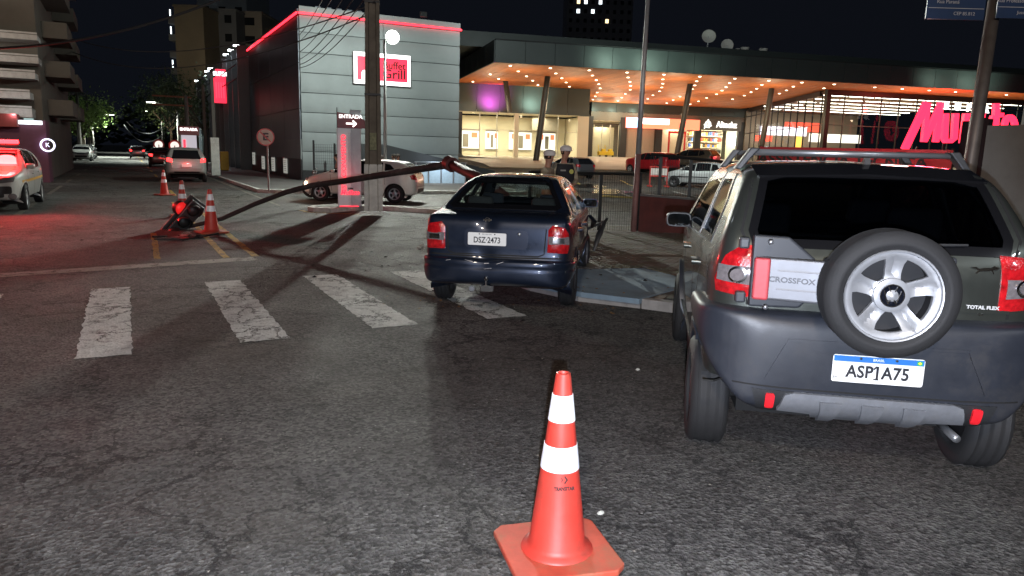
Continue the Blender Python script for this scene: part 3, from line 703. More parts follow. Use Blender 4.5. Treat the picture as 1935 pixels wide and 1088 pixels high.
def seats(root, xs, m, ys=(-.36, .36), z=.3, top=1.12):
    for x in xs:
        for y in ys:
            e = bpy.data.objects.new('seat', None); COL.objects.link(e); e.parent = root; e.location = (x, y, z)
            bevel(MB().box((.15, 0, .08), (.5, .5, .18)).build('cushion', m, e), .05, 3)
            bevel(MB().box((-.13, 0, .38), (.13, .48, .60), M=Matrix.Rotation(R(-10), 3, 'Y')).build('backrest', m, e, True), .05, 3)
            bevel(MB().box((-.20, 0, top-z-.04), (.10, .27, .17), M=Matrix.Rotation(R(-10), 3, 'Y')).build('headrest', m, e, True), .04, 3)

# ------------------------------------------------------------ the grey off-road hatchback with the spare wheel on its back
fx_paint = paint('fox_grey_paint', (.082, .090, .080), .26, .75, 1., .1)
fx_bump = mat('fox_bumper', (.019, .022, .030), .36, 0, var=.12, bump=.08, bscale=300, dirt=.35, dirtcol=(.055, .05, .045))
fox = car_root('offroad_hatchback', 3.555, 2.78, 37.5, .66, 'dark grey off-road hatchback seen from behind with a spare wheel on its tailgate')
fcfg = dict(side=[(.14, .50), (.10, .62), (.09, .95), (.12, 1.20), (.44, 1.58), (.62, 1.635), (1.0, 1.665), (1.6, 1.675), (2.2, 1.63), (2.45, 1.56), (3.05, 1.17), (3.75, .98), (3.98, .78), (4.0, .35), (3.7, .27), (1.05, .30), (.9, .50)],
    half=[(0, .24), (.72, .27), (.79, .42), (.81, .72), (.81, .98), (.795, 1.10), (.765, 1.17), (.66, 1.48), (.60, 1.60), (.50, 1.66), (0, 1.69)],
    plan=[(.07, 0), (.085, .35), (.12, .62), (.20, .76), (.34, .81), (1., .82), (2.9, .82), (3.6, .76), (3.9, .56), (4.0, .2), (4.02, 0)],
    k=.07, h=.034, zc=.7, a0=.55, a1=3.3, paint=fx_paint, see=True, glass=MATS['tinted_glass'],
    wheels=dict(xr=.66, xf=3.125, r=.313, tr=1.44, wd=.205, ra=.385),
    windows=[[(.62, 1.20), (1.30, 1.18), (1.33, 1.55), (.86, 1.56), (.66, 1.42)], [(1.40, 1.175), (2.75, 1.13), (2.32, 1.50), (1.42, 1.555)]],
    back=[(-.58, 1.235), (.58, 1.235), (.60, 1.30), (.53, 1.57), (.40, 1.60), (-.40, 1.60), (-.53, 1.57), (-.60, 1.30)],
    wind=[(-.64, 1.16), (.64, 1.16), (.54, 1.54), (-.54, 1.54)],
    seams=[[(1.36, .42), (1.37, 1.17)], [(2.45, .42), (2.5, 1.12)], [(.98, .80), (.80, 1.15)]], trims=[([(1.05, .38), (2.72, .38)], .16, fx_bump)],
    archw=.09, archm=fx_bump, archo=.022, archr=(-8, 112), handles=[(1.22, 1.0), (2.28, .98)], handm=fx_paint, mirror=(2.52, 1.14), mirm=MATS['black_plastic'],
    ta=34, ty=.72, tails=[([(-.075, .965), (.14, .985), (.155, 1.05), (.10, 1.17), (.03, 1.225), (-.055, 1.23), (-.07, 1.10)], MATS['lens_red'], .010), ([(-.05, 1.03), (.13, 1.045), (.125, 1.125), (-.045, 1.12)], MATS['lens_clear'], .004), (oval(.025, 1.08, .042, .042), MATS['chrome'], .006), (oval(.025, 1.08, .030, .030), MATS['lens_clear'], .006)],
    tread=True, wn=48, rim=MATS['rim_silver'])
Ff = build_car(fox, fcfg)
# tailgate outline, lower trim, spoiler lip
tg = [(-.60, .93), (-.605, 1.20), (-.645, 1.30), (-.57, 1.60), (0, 1.625), (.57, 1.60), (.645, 1.30), (.605, 1.20), (.60, .93)]
strip('tailgate_gap', Ff, tg, .014, 'rear', MATS['gap'], fox, .001, .012, .05)
strip('glass_top_trim', Ff, [(-.56, 1.585), (0, 1.605), (.56, 1.585)], .05, 'rear', mat('gloss_black', (.008, .008, .009), .12, 0, var=0, coat=1), fox, .016, .01, .05)
strip('tailgate_lower_strip', Ff, [(-.60, .965), (.60, .965)], .016, 'rear', fx_paint, fox, .010, .01, .05)  # raised strip across the lower tailgate in the body paint
# bumper as its own moulding
def fx_extra(x, y, z, f):
    hw = .36+.22*(z-.60); r_ = np.maximum.reduce([(np.abs(y-.0)-hw)*.8, z-.80, .575-z, x-.03]); f = f+0*r_
    a = .395-np.hypot(x-.66, z-.31); return np.maximum(f, np.where(np.abs(y) > .45, a, -1))
Fb = Shape([(.02, .43), (-.012, .55), (-.015, .72), (.005, .865), (.06, .925), (.35, .93), (.70, .90), (.80, .80), (.80, .40), (.25, .34)],
    [(0, .325), (.44, .345), (.60, .43), (.76, .60), (.845, .78), (.85, .90), (.81, .935), (0, .935)],
    [(-.02, 0), (-.01, .42), (.02, .62), (.09, .77), (.22, .845), (.5, .855), (.80, .85), (.80, 0)], .03, 2, fx_extra)
Pb, Fcb = shell(Fb, .66, .28, .36, .017, ya=.35)
arr_obj('rear_bumper', Pb, Fcb, fx_bump, fox, True, 60)
strip('bumper_crease', Fb, [(-.80, .555), (-.4, .545), (.4, .545), (.80, .555)], .008, 'rear', MATS['gap'], fox, .001, .006, .05)
strip('bumper_ridge', Fb, [(-.50, .585), (-.405, .79), (.405, .79), (.50, .585)], .014, 'rear', fx_bump, fox, .007, .01, .04)
skid = mat('skid_silver', (.22, .23, .25), .42, .45, var=.1, scale=30, dirt=.4, dirtcol=(.2, .19, .18))
patch('bumper_insert', Fb, [(-.52, .40), (.52, .40), (.56, .53), (-.56, .53)], 'rear', MATS['black_plastic'], fox, .006, .01, .04)
e = bpy.data.objects.new('skid_plate', None); COL.objects.link(e); e.parent = fox; e.location = (0, 0, 0)
patch('plate_sheet', Fb, [(-.43, .435), (-.27, .425), (-.24, .375), (.24, .375), (.27, .425), (.43, .435), (.405, .515), (.36, .53), (-.36, .53), (-.405, .515)], 'rear', skid, e, .022, .01, .03)
for yy in (-.19, 0, .19): patch('plate_rib', Fb, [(yy-.045, .47), (yy-.03, .385), (yy+.03, .385), (yy+.045, .47), (yy+.05, .50), (yy-.05, .50)], 'rear', skid, e, .036, .0, .03)
for s in (-1, 1): patch('bumper_reflector', Fb, rrect(s*.472-.021, s*.472+.021, .445, .515, .01), 'rear', MATS['reflector_red'], fox, .020, .01, .02)
patch('wheel_arch_edge', Fb, [(arc(.66, .31, .43, 70, 150, 14)+arc(.66, .31, .40, 150, 70, 14))], 'left', fx_bump, fox, .012, .02, .04)
plate(fox, -.034, .0, .678, 'new', 'ASP1A75', -1, .41, .135)
# spare wheel bracket
bk = bpy.data.objects.new('spare_wheel_bracket', None); COL.objects.link(bk); bk.parent = fox
MBb = MB(); MBb.prism([(-.60, .93), (-.36, .935), (-.30, 1.0), (-.30, 1.18), (-.43, 1.285), (-.60, 1.29)], (.075, 0, 0), (0, -1, 0), (0, 0, 1), -.06)
bkm = mat('bracket_dark', (.035, .038, .045), .42, 0, var=.05)
bevel(MBb.build('bracket_base', bkm, bk), .012, 3)
sil = mat('satin_silver', (.16, .165, .18), .36, .5, var=.05, dirt=.2, dirtcol=(.3, .3, .3))
m_ = Matrix.Rotation(R(-12), 3, 'Z')
bevel(MB().box((-.025, .43, 1.09), (.045, .30, .205), M=m_).build('bracket_plate', sil, bk), .012, 3)
for zz in (1.045, 1.135): bevel(MB().box((-.050, .395, zz), (.012, .20, .008), M=m_).build('plate_groove', mat('groove_grey', (.2, .2, .21), .5, var=0), bk), .002)
bevel(MB().box((-.025, .565, 1.09), (.047, .075, .203), M=m_).build('bracket_reflector', mat('matte_reflector', (.42, .05, .06), .5, var=.12, scale=40), bk), .012, 3)
U_ = m_@Vector((0, -1, 0)); V_ = Vector((0, 0, 1)); W_ = U_.cross(V_)
text('bracket_lettering', 'CROSSFOX', .036, mat('emboss_grey', (.05, .05, .055), .4, .4, var=0), bk, Vector((-.05, .43, 1.09))+W_*.001, U_, V_, .002, bold=.001, xs=1.15)
mb = MB()
for zz in (1.03, 1.15): mb.lathe([(.011, 0), (.010, .006), (.002, .008)], Vector((-.055, .315, zz)), (-1, .2, 0), 12)
mb.build('bolt', MATS['rim_hub'], bk, True)
for zz in (.945, 1.265):
    MB().lathe([(.014, 0), (.012, .012), (.002, .014)], (.012, .53, zz), (-1, 0, 0), 12).build('bolt', MATS['rim_hub'], bk, True)
bevel(MB().box((-.07, .27, 1.09), (.10, .05, .24)).build('carrier_arm', MATS['black_plastic'], bk), .015, 2)
for zz in (.98, 1.25): bevel(MB().box((.07, .645, zz), (.05, .05, .055)).build('hinge', bkm, bk), .01)
# spare wheel
sp = bpy.data.objects.new('spare_wheel', None); COL.objects.link(sp); sp.parent = fox; sp.location = (-.155, .035, 1.075); sp.rotation_euler = (0, 0, R(-90))
tyre_mesh(.288, .195, 64, True, .203).build('tyre', MATS['tyre'], sp, True, 50)
q = rim_obj('rim', .205, sp, MATS['rim_silver'], 5, .05, 'wide', .022, .014); q.location = (0, -.088, 0)
MB().lathe([(.208, -.094), (.205, -.102), (.199, -.100), (.194, -.08)], (0, 0, 0), (0, 1, 0), 48, cap=False).build('rim_lip', MATS['rim_silver'], sp, True, 40)
MB().lathe([(.195, -.082), (.19, -.03), (.185, .06), (.02, .065)], (0, 0, 0), (0, 1, 0), 48, cap=False).build('rim_barrel', MATS['dark_metal'], sp, True, 40)
MB().lathe([(.19, .0), (.02, .0)], (0, .07, 0), (0, 1, 0), 32).build('back_disc', MATS['gap'], sp)
mb = MB()
for k in range(6):
    a = 2*math.pi*k/6+.5; mb.lathe([(.017, 0), (.015, -.008)], (.05*math.cos(a), -.062, .05*math.sin(a)), (0, 1, 0), 6)
mb.build('lug_nut', MATS['rim_hub'], sp)
MB().lathe([(.078, -.058), (.076, -.070), (.064, -.074), (.050, -.074)], (0, 0, 0), (0, 1, 0), 36).build('hub_ring', mat('hub_grey', (.36, .37, .39), .4, .5, var=.05), sp, True, 30)
MB().lathe([(.054, -.072), (.052, -.079), (.048, -.079), (.047, -.075), (.002, -.075)], (0, 0, 0), (0, 1, 0), 36).build('hub_cap', MATS['chrome'], sp, True, 30)
MB().lathe([(.047, -.0765), (.002, -.0765)], (0, 0, 0), (0, 1, 0), 30).build('emblem_field', mat('emblem_black', (.01, .012, .02), .2, var=0), sp)
mb = MB()
def vw(mb, r, O, U, V, d):
    stroke(mb, [(-.42*r, .86*r), (0, .02*r), (.42*r, .86*r)], .10*r, O, U, V, d)
    stroke(mb, [(-.80*r, .48*r), (-.36*r, -.80*r), (0, -.10*r), (.38*r, -.80*r), (.80*r, .48*r)], .10*r, O, U, V, d)
vw(mb, .046, (0, -.077, 0), (1, 0, 0), (0, 0, 1), .003); mb.build('emblem', MATS['chrome'], sp)
# grip behind the wheel, fox figure, lettering, wiper, rails, aerial
bevel(MB().box((.075, -.285, 1.095), (.07, .065, .26)).build('tailgate_grip', bkm, fox), .015, 3)
foxp = [(-.075, .010), (-.045, .012), (-.03, .004), (.0, .010), (.03, .010), (.045, .020), (.075, .012), (.06, .0), (.04, .0), (.05, -.018), (.044, -.020), (.03, -.004), (.01, -.006), (-.02, -.008), (-.045, -.022), (-.05, -.018), (-.034, -.004), (-.05, .003)]
q, _ = project(Ff, [(-.425, 1.165)], 'rear')
MB().prism([(x*.85, y*1.0) for x, y in foxp[::1]], (q[0][0]-.001, -.475, 1.165), (0, -1, 0), (0, 0, 1), .004).build('fox_badge', MATS['chrome'], fox)
q, _ = project(Ff, [(-.435, .99)], 'rear'); text('fuel_lettering', 'TOTAL FLEX', .023, mat('badge_pale', (.6, .6, .6), .4, var=0), fox, (q[0][0]-.006, -.478, .985), (0, -1, 0), (0, 0, 1), .002, bold=.0008, xs=1.1)
mb = MB(); vw(mb, .014, (q[0][0]-.001, -.475, .962), (0, -1, 0), (0, 0, 1), .003); mb.lathe([(.017, 0), (.017, .003), (.014, .003), (.014, 0)], (q[0][0], -.475, .962), (-1, 0, 0), 20, cap=False); mb.build('small_badge', MATS['chrome'], fox)
q, _ = project(Ff, [(-.02, 1.26), (-.40, 1.275)], 'rear'); q = [Vector(a)+Vector((-.025, 0, 0)) for a in q]
mb = MB(); mb.tube([q[0], q[1]], [.011, .006], 8); mb.box(q[0]+Vector((.02, 0, 0)), (.05, .05, .04)); mb.build('rear_wiper', MATS['black_plastic'], fox)
rail = mat('rail_aluminium', (.45, .46, .48), .32, .8, var=.05)
for xb in (.86, 1.75):
    cb = bpy.data.objects.new('roof_crossbar', None); COL.objects.link(cb); cb.parent = fox
    MB().tube([(xb, -.52, 1.70), (xb, .52, 1.70)], .016, 12).build('bar', rail, cb, True)
    for s in (-1, 1):
        bevel(MB().prism([(s*.50, 1.72), (s*.555, 1.723), (s*.64, 1.60), (s*.60, 1.595), (s*.56, 1.65), (s*.52, 1.70)][::s], (xb-.045, 0, 0), Y, Z, .09).build('bar_foot', MATS['black_plastic'], cb), .008)
q, _ = project(Ff, [(.75, -.03)], 'top')
MB().prism([(0, 0), (.10, 0), (.03, .040), (.01, .042)], (.62, -.045, float(q[0][2])-.006), X, Z, -.03).build('aerial_fin', MATS['black_plastic'], fox)
MB().lathe([(.02, 0), (.02, .25)], (.05, -.42, .34), (1, 0, 0), 12).build('exhaust_pipe', MATS['rim_hub'], fox, True)

seats(fox, (2.0,), MATS['seat_cloth'], (-.38, .38), .5, 1.36)
for yy in (-.42, .42): bevel(MB().box((1.0, yy, 1.30), (.10, .30, .20)).build('rear_headrest', MATS['seat_cloth'], fox, True), .04, 3)
bevel(MB().box((1.05, 0, .92), (.16, 1.3, .6)).build('rear_seat', MATS['seat_cloth'], fox, True), .05, 3); bevel(MB().box((2.9, 0, 1.0), (.4, 1.35, .2)).build('dashboard', MATS['black_plastic'], fox), .05)
# ------------------------------------------------------------ the crashed dark blue saloon
cs_paint = paint('saloon_blue_paint', (.013, .021, .042), .24, .55, 1., .10)
corsa = car_root('crashed_saloon', 3.74, 7.37, 36, .76, 'dark blue four-door saloon crashed with one front wheel on the corner pavement')
ccfg = dict(side=[(.06, .30), (.0, .42), (.0, .56), (.045, .62), (.05, .80), (.065, .95), (.11, 1.015), (.30, 1.04), (.54, 1.055), (1.05, 1.355), (1.30, 1.405), (1.9, 1.43), (2.35, 1.40), (3.02, 1.0), (3.75, .84), (3.98, .68), (4.02, .35), (3.6, .20), (.45, .22)],
    half=[(0, .18), (.68, .20), (.77, .36), (.80, .60), (.795, .82), (.77, .93), (.735, 1.01), (.58, 1.27), (.49, 1.385), (.38, 1.425), (0, 1.45)],
    plan=[(-.02, 0), (.0, .46), (.035, .67), (.12, .755), (.35, .80), (1., .805), (2.9, .805), (3.5, .76), (3.85, .60), (4.0, .3), (4.03, 0)],
    k=.06, n=2, h=.032, zc=.62, a0=.5, a1=3.4, paint=cs_paint, see=True,
    wheels=dict(xr=.76, xf=3.20, r=.285, tr=1.40, wd=.175, ra=.345),
    windows=[[(.88, 1.04), (1.20, 1.02), (1.22, 1.31), (1.08, 1.26)], [(1.28, 1.0), (1.92, .975), (1.92, 1.355), (1.45, 1.34), (1.29, 1.31)], [(1.98, .975), (2.80, .965), (2.33, 1.33), (1.99, 1.355)]],
    back=[(-.56, 1.075), (.56, 1.075), (.60, 1.10), (.44, 1.35), (.39, 1.37), (-.39, 1.37), (-.44, 1.35), (-.60, 1.10)],
    wind=[(-.60, 1.03), (.60, 1.03), (.44, 1.36), (-.44, 1.36)], windm=MATS['broken_glass'],
    seams=[[(1.95, .30), (1.95, .97)], [(2.85, .32), (2.88, .96)], [(1.12, .68), (1.24, 1.0)]], trims=[([(1.12, .55), (2.80, .55)], .055, MATS['black_plastic'])],
    handles=[(1.30, .80), (2.10, .80)], mirror=(2.68, 1.01), mirm=cs_paint, steer=R(-4),
    ta=32, ty=.68, tails=[([(-.10, .67), (.10, .665), (.125, .74), (.108, .86), (.06, .925), (-.05, .945), (-.09, .90)], MATS['lens_red'], .012), ([(-.088, .755), (.108, .755), (.10, .835), (-.09, .835)], MATS['lens_clear'], .004), ([(-.05, .77), (.05, .77), (.05, .82), (-.05, .82)], MATS['chrome'], .0)],
    tread=True, wn=40, spokes=7, rims='thin', rim=MATS['rim_silver'],
    patches=[('plate_recess', 'rear', rrect(-.33, .33, .69, .885, .05, 4), mat('recess_blue', (.022, .030, .055), .3, .4, var=0, coat=.6), .003)],
    strips=[('boot_gap', 'rear', [(-.50, .985), (-.515, .90), (-.50, .65), (-.44, .625), (.44, .625), (.50, .65), (.515, .90), (.50, .985)], .012, MATS['gap'], .001),
            ('bumper_gap', 'rear', [(-.74, .615), (0, .60), (.74, .615)], .014, MATS['gap'], .002), ('boot_top_gap', 'top', [(.14, -.50), (.60, -.56)], .008, MATS['gap'], .001), ('boot_top_gap', 'top', [(.14, .50), (.60, .56)], .008, MATS['gap'], .001)])
def cs_extra(x, y, z, f):
    d1 = .022*np.exp(-((y-.10)**2+(z-.95)**2)/.006)*(x < .4); d2 = .02*np.exp(-((y-.12)**2+(z-.58)**2)/.01)*(x < .4)
    return f+d1+d2
ccfg['extra'] = cs_extra
Fc_ = build_car(corsa, ccfg)
def cb_extra(x, y, z, f):
    d = .02*np.exp(-((y-.1)**2/.02+(z-.55)**2/.004)); g_ = np.maximum.reduce([.025-x, np.abs(z-.50)-.012, np.abs(y)-.62])
    a = .355-np.hypot(x-.76, z-.285); f = f+d+.008*np.exp(-((z-.50)/.012)**2)
    return np.maximum(f, np.where(np.abs(y) > .45, a, -1))
Fcb_ = Shape([(.0, .31), (-.075, .36), (-.085, .46), (-.075, .56), (-.04, .60), (.4, .60), (.62, .58), (.62, .28), (.2, .27)],
    [(0, .27), (.70, .29), (.80, .40), (.825, .52), (.81, .60), (0, .605)],
    [(-.085, 0), (-.075, .40), (-.03, .64), (.08, .77), (.28, .82), (.62, .825), (.62, 0)], .03, 2, cb_extra)
Pb, Fcb = shell(Fcb_, .45, .2, .3, .026, ya=.35)
arr_obj('rear_bumper', Pb, Fcb, cs_paint, corsa, True, 60)
plate(corsa, .035, .09, .785, 'old', 'DSZ·2473', -1, .40, .13)
strip('bumper_scratch', Fcb_, [(.05, .55), (.10, .545)], .006, 'rear', mat('bare_metal', (.5, .5, .52), .4, .5, var=.3, scale=60), corsa, .001, .004, .03)
for a, b in (((-.10, .57), (-.03, .545)), ((.22, .56), (.30, .575)), ((.02, .50), (.10, .49)), ((.45, .57), (.5, .56))): strip('bumper_scratch', Fcb_, [a, b], .004, 'rear', MATS['bare_metal'], corsa, .001, .004, .03)
mb = MB(); mb.lathe([(.002, .0), (.02, .008), (.026, .026), (.02, .044), (.012, .05), (.012, .08), (.03, .082), (.03, .10)][::-1], (-.13, .06, .33), (0, 0, -1), 16)
mb2 = MB(); mb2.lathe([(.002, .07), (.018, .062), (.025, .045), (.018, .026), (.012, .02), (.012, -.02), (.028, -.022), (.028, -.035)], (-.13, .06, .36), (0, 0, 1), 16); mb2.box((-.07, .06, .325), (.16, .07, .02)); mb2.box((-.06, .06, .29), (.05, .12, .06))
mb2.build('tow_ball', MATS['chrome'], corsa, True, 40)
MB().lathe([(.03, 0), (.03, .02), (.02, .02)], (-.10, .21, .29), (-1, 0, 0), 14).build('tow_socket', MATS['rim_hub'], corsa, True, 40)
q, _ = project(Fc_, [(.10, .965), (-.30, .81)], 'rear')
mb = MB(); mb.lathe([(.028, 0), (.028, .006), (.02, .006), (.02, .0)], (q[0][0], .10, .975), (-1, 0, 0), 20, cap=False); mb.box((q[0][0]-.004, .10, .975), (.006, .09, .014)); mb.build('boot_badge', MATS['chrome'], corsa)
MB().lathe([(.018, 0), (.016, .008), (.004, .008)], (q[1][0], -.24, .845), (-1, 0, 0), 16).build('boot_lock', MATS['rim_hub'], corsa, True)
seats(corsa, (2.05,), MATS['seat_cloth']); 
bevel(MB().box((1.12, 0, .72), (.16, 1.24, .62), M=Matrix.Rotation(R(-12), 3, 'Y')).build('rear_seat', MATS['seat_cloth'], corsa, True), .06, 3)
for yy in (-.38, .36): bevel(MB().box((1.02, yy, 1.09), (.10, .30, .15)).build('rear_headrest', mat('headrest_grey', (.02, .022, .026), .9), corsa, True), .045, 3)
MB().lathe([(.19, 0), (.19, .02)], (2.55, .36, .93), (-.9, 0, .4), 24, cap=False).build('steering_wheel', MATS['black_plastic'], corsa)
bevel(MB().box((2.9, 0, .86), (.4, 1.3, .2)).build('dashboard', MATS['black_plastic'], corsa), .05)
# crushed front right corner hanging from the wing
vs = []; 
hang = MB(); hang.tube([(3.86, -.50, .60), (3.95, -.72, .55), (3.92, -.90, .64), (3.86, -1.02, .72)], [.03, .07, .05, .02], 8, flat=.35)
hang.tube([(3.5, -.86, .28), (3.75, -.92, .50), (3.86, -1.02, .74)], [.02, .05, .02], 8, flat=.3)
hang.build('torn_bumper_corner', MATS['black_plastic'], corsa, True)
MB().tube([(3.45, -.78, .80), (3.70, -.84, .70), (3.86, -.80, .58)], [.03, .05, .02], 8, flat=.3).build('bent_wing', cs_paint, corsa, True)
# ============================================================ buildings
def piece(name, m, parent, size, loc, rz=0, bw=0):
    o = MB().box((0, 0, 0), size).build(name, m, parent); o.location = loc; o.rotation_euler = (0, 0, rz)
    if bw: bevel(o, bw)
    return o
class Pieces:  # alike pieces share one mesh
    def __init__(s): s.c = {}
    def box(s, name, m, parent, size, loc, rz=0):
        key = (name, m.name, tuple(round(a, 3) for a in size))
        if key in s.c: o = s.c[key].copy(); COL.objects.link(o); o.parent = parent
        else: o = MB().box((0, 0, 0), size).build(name, m, parent); s.c[key] = o
        o.location = loc; o.rotation_euler = (0, 0, rz); return o
PC = Pieces()
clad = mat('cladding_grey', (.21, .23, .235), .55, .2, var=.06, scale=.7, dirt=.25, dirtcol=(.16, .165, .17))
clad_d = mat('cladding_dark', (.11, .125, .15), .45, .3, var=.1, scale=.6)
black_wall = mat('black_wall', (.02, .021, .024), .6, 0, var=.15, scale=1)
led = emat('red_led', (1, .02, .035), 3.5); 
white_sign = emat('white_sign_face', (1, .97, .97), 1.6); red_sign = emat('red_sign_face', (1, .03, .07), .95); dark_letters = mat('sign_letters_dark', (.05, .003, .005), .5, var=0)
# ---- grey clad hall with the red light line
BX, BY, BT = 7.63, 37.32, 8.25
hall = empty('clad_building', (BX, BY, 0), 0, 'large grey clad building with a glowing red line round its roof edge', 'building')
W_ = 8.25; rows = [8.02-.93*i for i in range(9)]
MB().box((W_/2, 11.2, BT/2-.15), (W_-.1, 22, BT-.3)).build('wall', black_wall, hall)
cols_ = [0, 4.1, W_]
PM = {}
for i in range(8):
    zt, zb = rows[i], rows[i+1]
    if i == 0: zt = 7.86
    for j in range(2):
        x0, x1 = cols_[j]+.012, cols_[j+1]-.012; n_ = 7; v = []
        for k in range(n_):
            a = k/(n_-1); z = zb+.02+(zt-zb-.03)*a; y = -.035*math.sin(math.pi*min(1, a*1.04))**.45-.012*(1-a)
            v += [(x0, y, z), (x1, y, z)]
        v += [(x0, .05, zb+.02), (x1, .05, zb+.02), (x0, .05, zt-.01), (x1, .05, zt-.01)]
        f = [(2*k, 2*k+1, 2*k+3, 2*k+2) for k in range(n_-1)]+[(2*n_, 2*n_+1, 1, 0), (2*n_-2, 2*n_-1, 2*n_+3, 2*n_+2)]
        o = meshobj('panel', v, f, clad, hall, True, 50); o.location = (0, -.02, 0)
piece('parapet', clad, hall, (W_, .10, .26), (W_/2, -.03, 8.13)); 
MB().box((W_/2, -.12, 7.93), (W_+.1, .07, .085)).box((-.12, 8, 7.93), (.07, 16.2, .085)).build('red_light_line', led, hall)
for yy in range(6): piece('parapet_bracket', clad_d, hall, (.25, .12, .05), (.9+yy*.5, -.06, 8.285))
PL = 4
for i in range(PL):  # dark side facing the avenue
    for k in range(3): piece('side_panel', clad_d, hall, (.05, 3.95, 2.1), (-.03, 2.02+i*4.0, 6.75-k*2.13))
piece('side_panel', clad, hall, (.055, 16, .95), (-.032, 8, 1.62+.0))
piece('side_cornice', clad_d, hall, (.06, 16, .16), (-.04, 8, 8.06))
piece('base_wall', black_wall, hall, (.12, 16, 1.12), (-.01, 8, .56)); piece('base_wall', black_wall, hall, (W_, .1, .55), (W_/2, .0, .30))
post = emat('poster_face', (.75, .78, .70), .22)
for px, py in ((439, 286), (452, 289), (464, 294), (480, 299), (498, 307), (517, 312), (540, 317)):
    p = on_plane(px, py, (BX-.1, 0, 0), X); o = piece('window', post, hall, (.03, .98, .78), (p.x-BX-.02, p.y-BY, max(.72, p.z)))
    fr = MB(); fr.box((-.01, 0, .41), (.05, 1.05, .05)).box((-.01, 0, -.41), (.05, 1.05, .05)); [fr.box((-.02, 0, .26-.1*q_), (.01, .7-.1*(q_ % 3), .025)) for q_ in range(6)]; fr.build('frame', clad_d, o)
# ramp fence and handrail at the right face
gb = empty('mesh_screen', (BX+.3, BY-1.2, 0), 0, 'low mesh screen on posts along the foot of the grey clad wall', 'fence')
for k in range(4): MB().tube([(k*1.0, 0, 0), (k*1.0, 0, 2.05-k*.12)], .045, 8).build('post', MATS['dark_metal'], gb)
mb = MB()
for k in range(30): mb.box((k*.1+.05, 0, 1.4), (.008, .008, .95))
for k in range(8): mb.box((1.5, 0, .95+k*.13), (3, .008, .008))
mb.build('mesh_wire', MATS['dark_metal'], gb)['kind'] = 'stuff'
rp = empty('ramp_wall', (BX+2.4, BY-1.6, 0), 0, 'dark sloping ramp wall behind the white hatchback', 'wall')
MB().prism([(0, 0), (7.2, 0), (7.2, .75), (1.2, 1.95), (0, 1.95)], (0, 0, 0), X, Z, .15).build('wall', black_wall, rp)
tile = mat('pale_blue_panel', (.42, .52, .62), .4, var=.1)
lb = empty('bay_partition', (BX+5.3, BY-2.4, 0), 0, 'pale blue panelled low partition under the ramp rail', 'partition')
for k in range(4): piece('panel', tile, lb, (.62, .05, .85), (k*.66, 0, .55)); 
for k in range(5): MB().tube([(k*.66-.33, -.06, 0), (k*.66-.33, -.06, 1.15)], .025, 6).build('post', MATS['rim_hub'], lb)
MB().tube([(-.4, -.06, 1.15), (2.4, -.06, 1.15)], .03, 6).build('handrail', MATS['rim_hub'], lb)
lamp('partition_tube', 'AREA', (BX+6.2, BY-3.2, 1.6), 14, (.75, .88, 1), .6, aim=(BX+6.2, BY-2.4, .5))
# sign box on the facade
yS = BY-.35
a = on_plane(668, 103, (0, yS, 0), Y); b = on_plane(776, 165, (0, yS, 0), Y); sw = b.x-a.x; sh = 1.52; zc_ = 5.62
sg = empty('facade_sign', (a.x, yS, zc_), 0, 'white framed red light box reading Buffet Grill on the grey facade', 'sign')
bevel(MB().box((sw/2, .13, 0), (sw, .26, sh)).build('sign_box', mat('sign_edge', (.5, .5, .5), .5), sg), .02)
piece('white_face', white_sign, sg, (sw-.02, .012, sh-.02), (sw/2, -.008, 0))
piece('red_face', red_sign, sg, (sw-.34, .012, sh-.40), (sw/2, -.020, 0))
text('sign_lettering', 'Buffet', .50, dark_letters, sg, (sw*.70, -.035, .20), X, Z, .008, bold=.008); text('sign_lettering', 'Grill', .62, dark_letters, sg, (sw*.70, -.035, -.22), X, Z, .008, bold=.012, xs=1.1)
mb = MB(); mb.prism(arc(sw*.19, -.26, .17, 0, 180, 12)+[(sw*.19-.17, -sh/2+.2), (sw*.19+.17, -sh/2+.2)], (0, -.030, 0), X, Z, .004)
mb.prism(arc(sw*.36, -.24, .2, 0, 180, 12)+[(sw*.36-.2, -sh/2+.2), (sw*.36+.2, -sh/2+.2)], (0, -.030, 0), X, Z, .004); mb.prism(oval(sw*.37, .32, .13, .13, 14), (0, -.03, 0), X, Z, .004)
mb.build('sign_figure', white_sign, sg)
lamp('sign_glow', 'AREA', (a.x+sw/2, yS-.5, zc_), 30, (1, .5, .5), 1.2, aim=(a.x+sw/2, 10, 1))
# ---- finned dark building further down the avenue
fin_m = mat('fin_dark', (.07, .078, .09), .45, .2, var=.1); fb = empty('finned_building', (7.4, 53.6, 0), 0, 'black building of tall vertical fins lit from their tops', 'building')
MB().box((4.5, 17, 3.9), (8.4, 34, 7.8)).build('wall', black_wall, fb)
for k in range(12): PC.box('fin', fin_m, fb, (.75, .16, 8.3), (-.10, .4+k*2.9, 4.15))
for z in (6.1, 7.0): piece('tie_rail', MATS['dark_metal'], fb, (.06, 33, .06), (-.6, 16.5, z))
fl = emat('fin_lamp_face', (.85, .95, 1), 25)
for k in (0, 1, 2, 6, 7, 11):
    o = piece('fin_lamp', fl, fb, (.35, .25, .10), (-.42, .8+k*2.9, 8.30)); lamp('fin_light', 'SPOT', (7.4-.62, 53.6+.62+k*2.9, 8.1), 140, (.85, .95, 1), .1, aim=(7.4-.35, 53.6+.3+k*2.9, 3), spot=80)
piece('door_front', emat('kiosk_glow', (.5, .75, .7), .35), fb, (.05, 3, 2.5), (-.05, 30, 1.3))
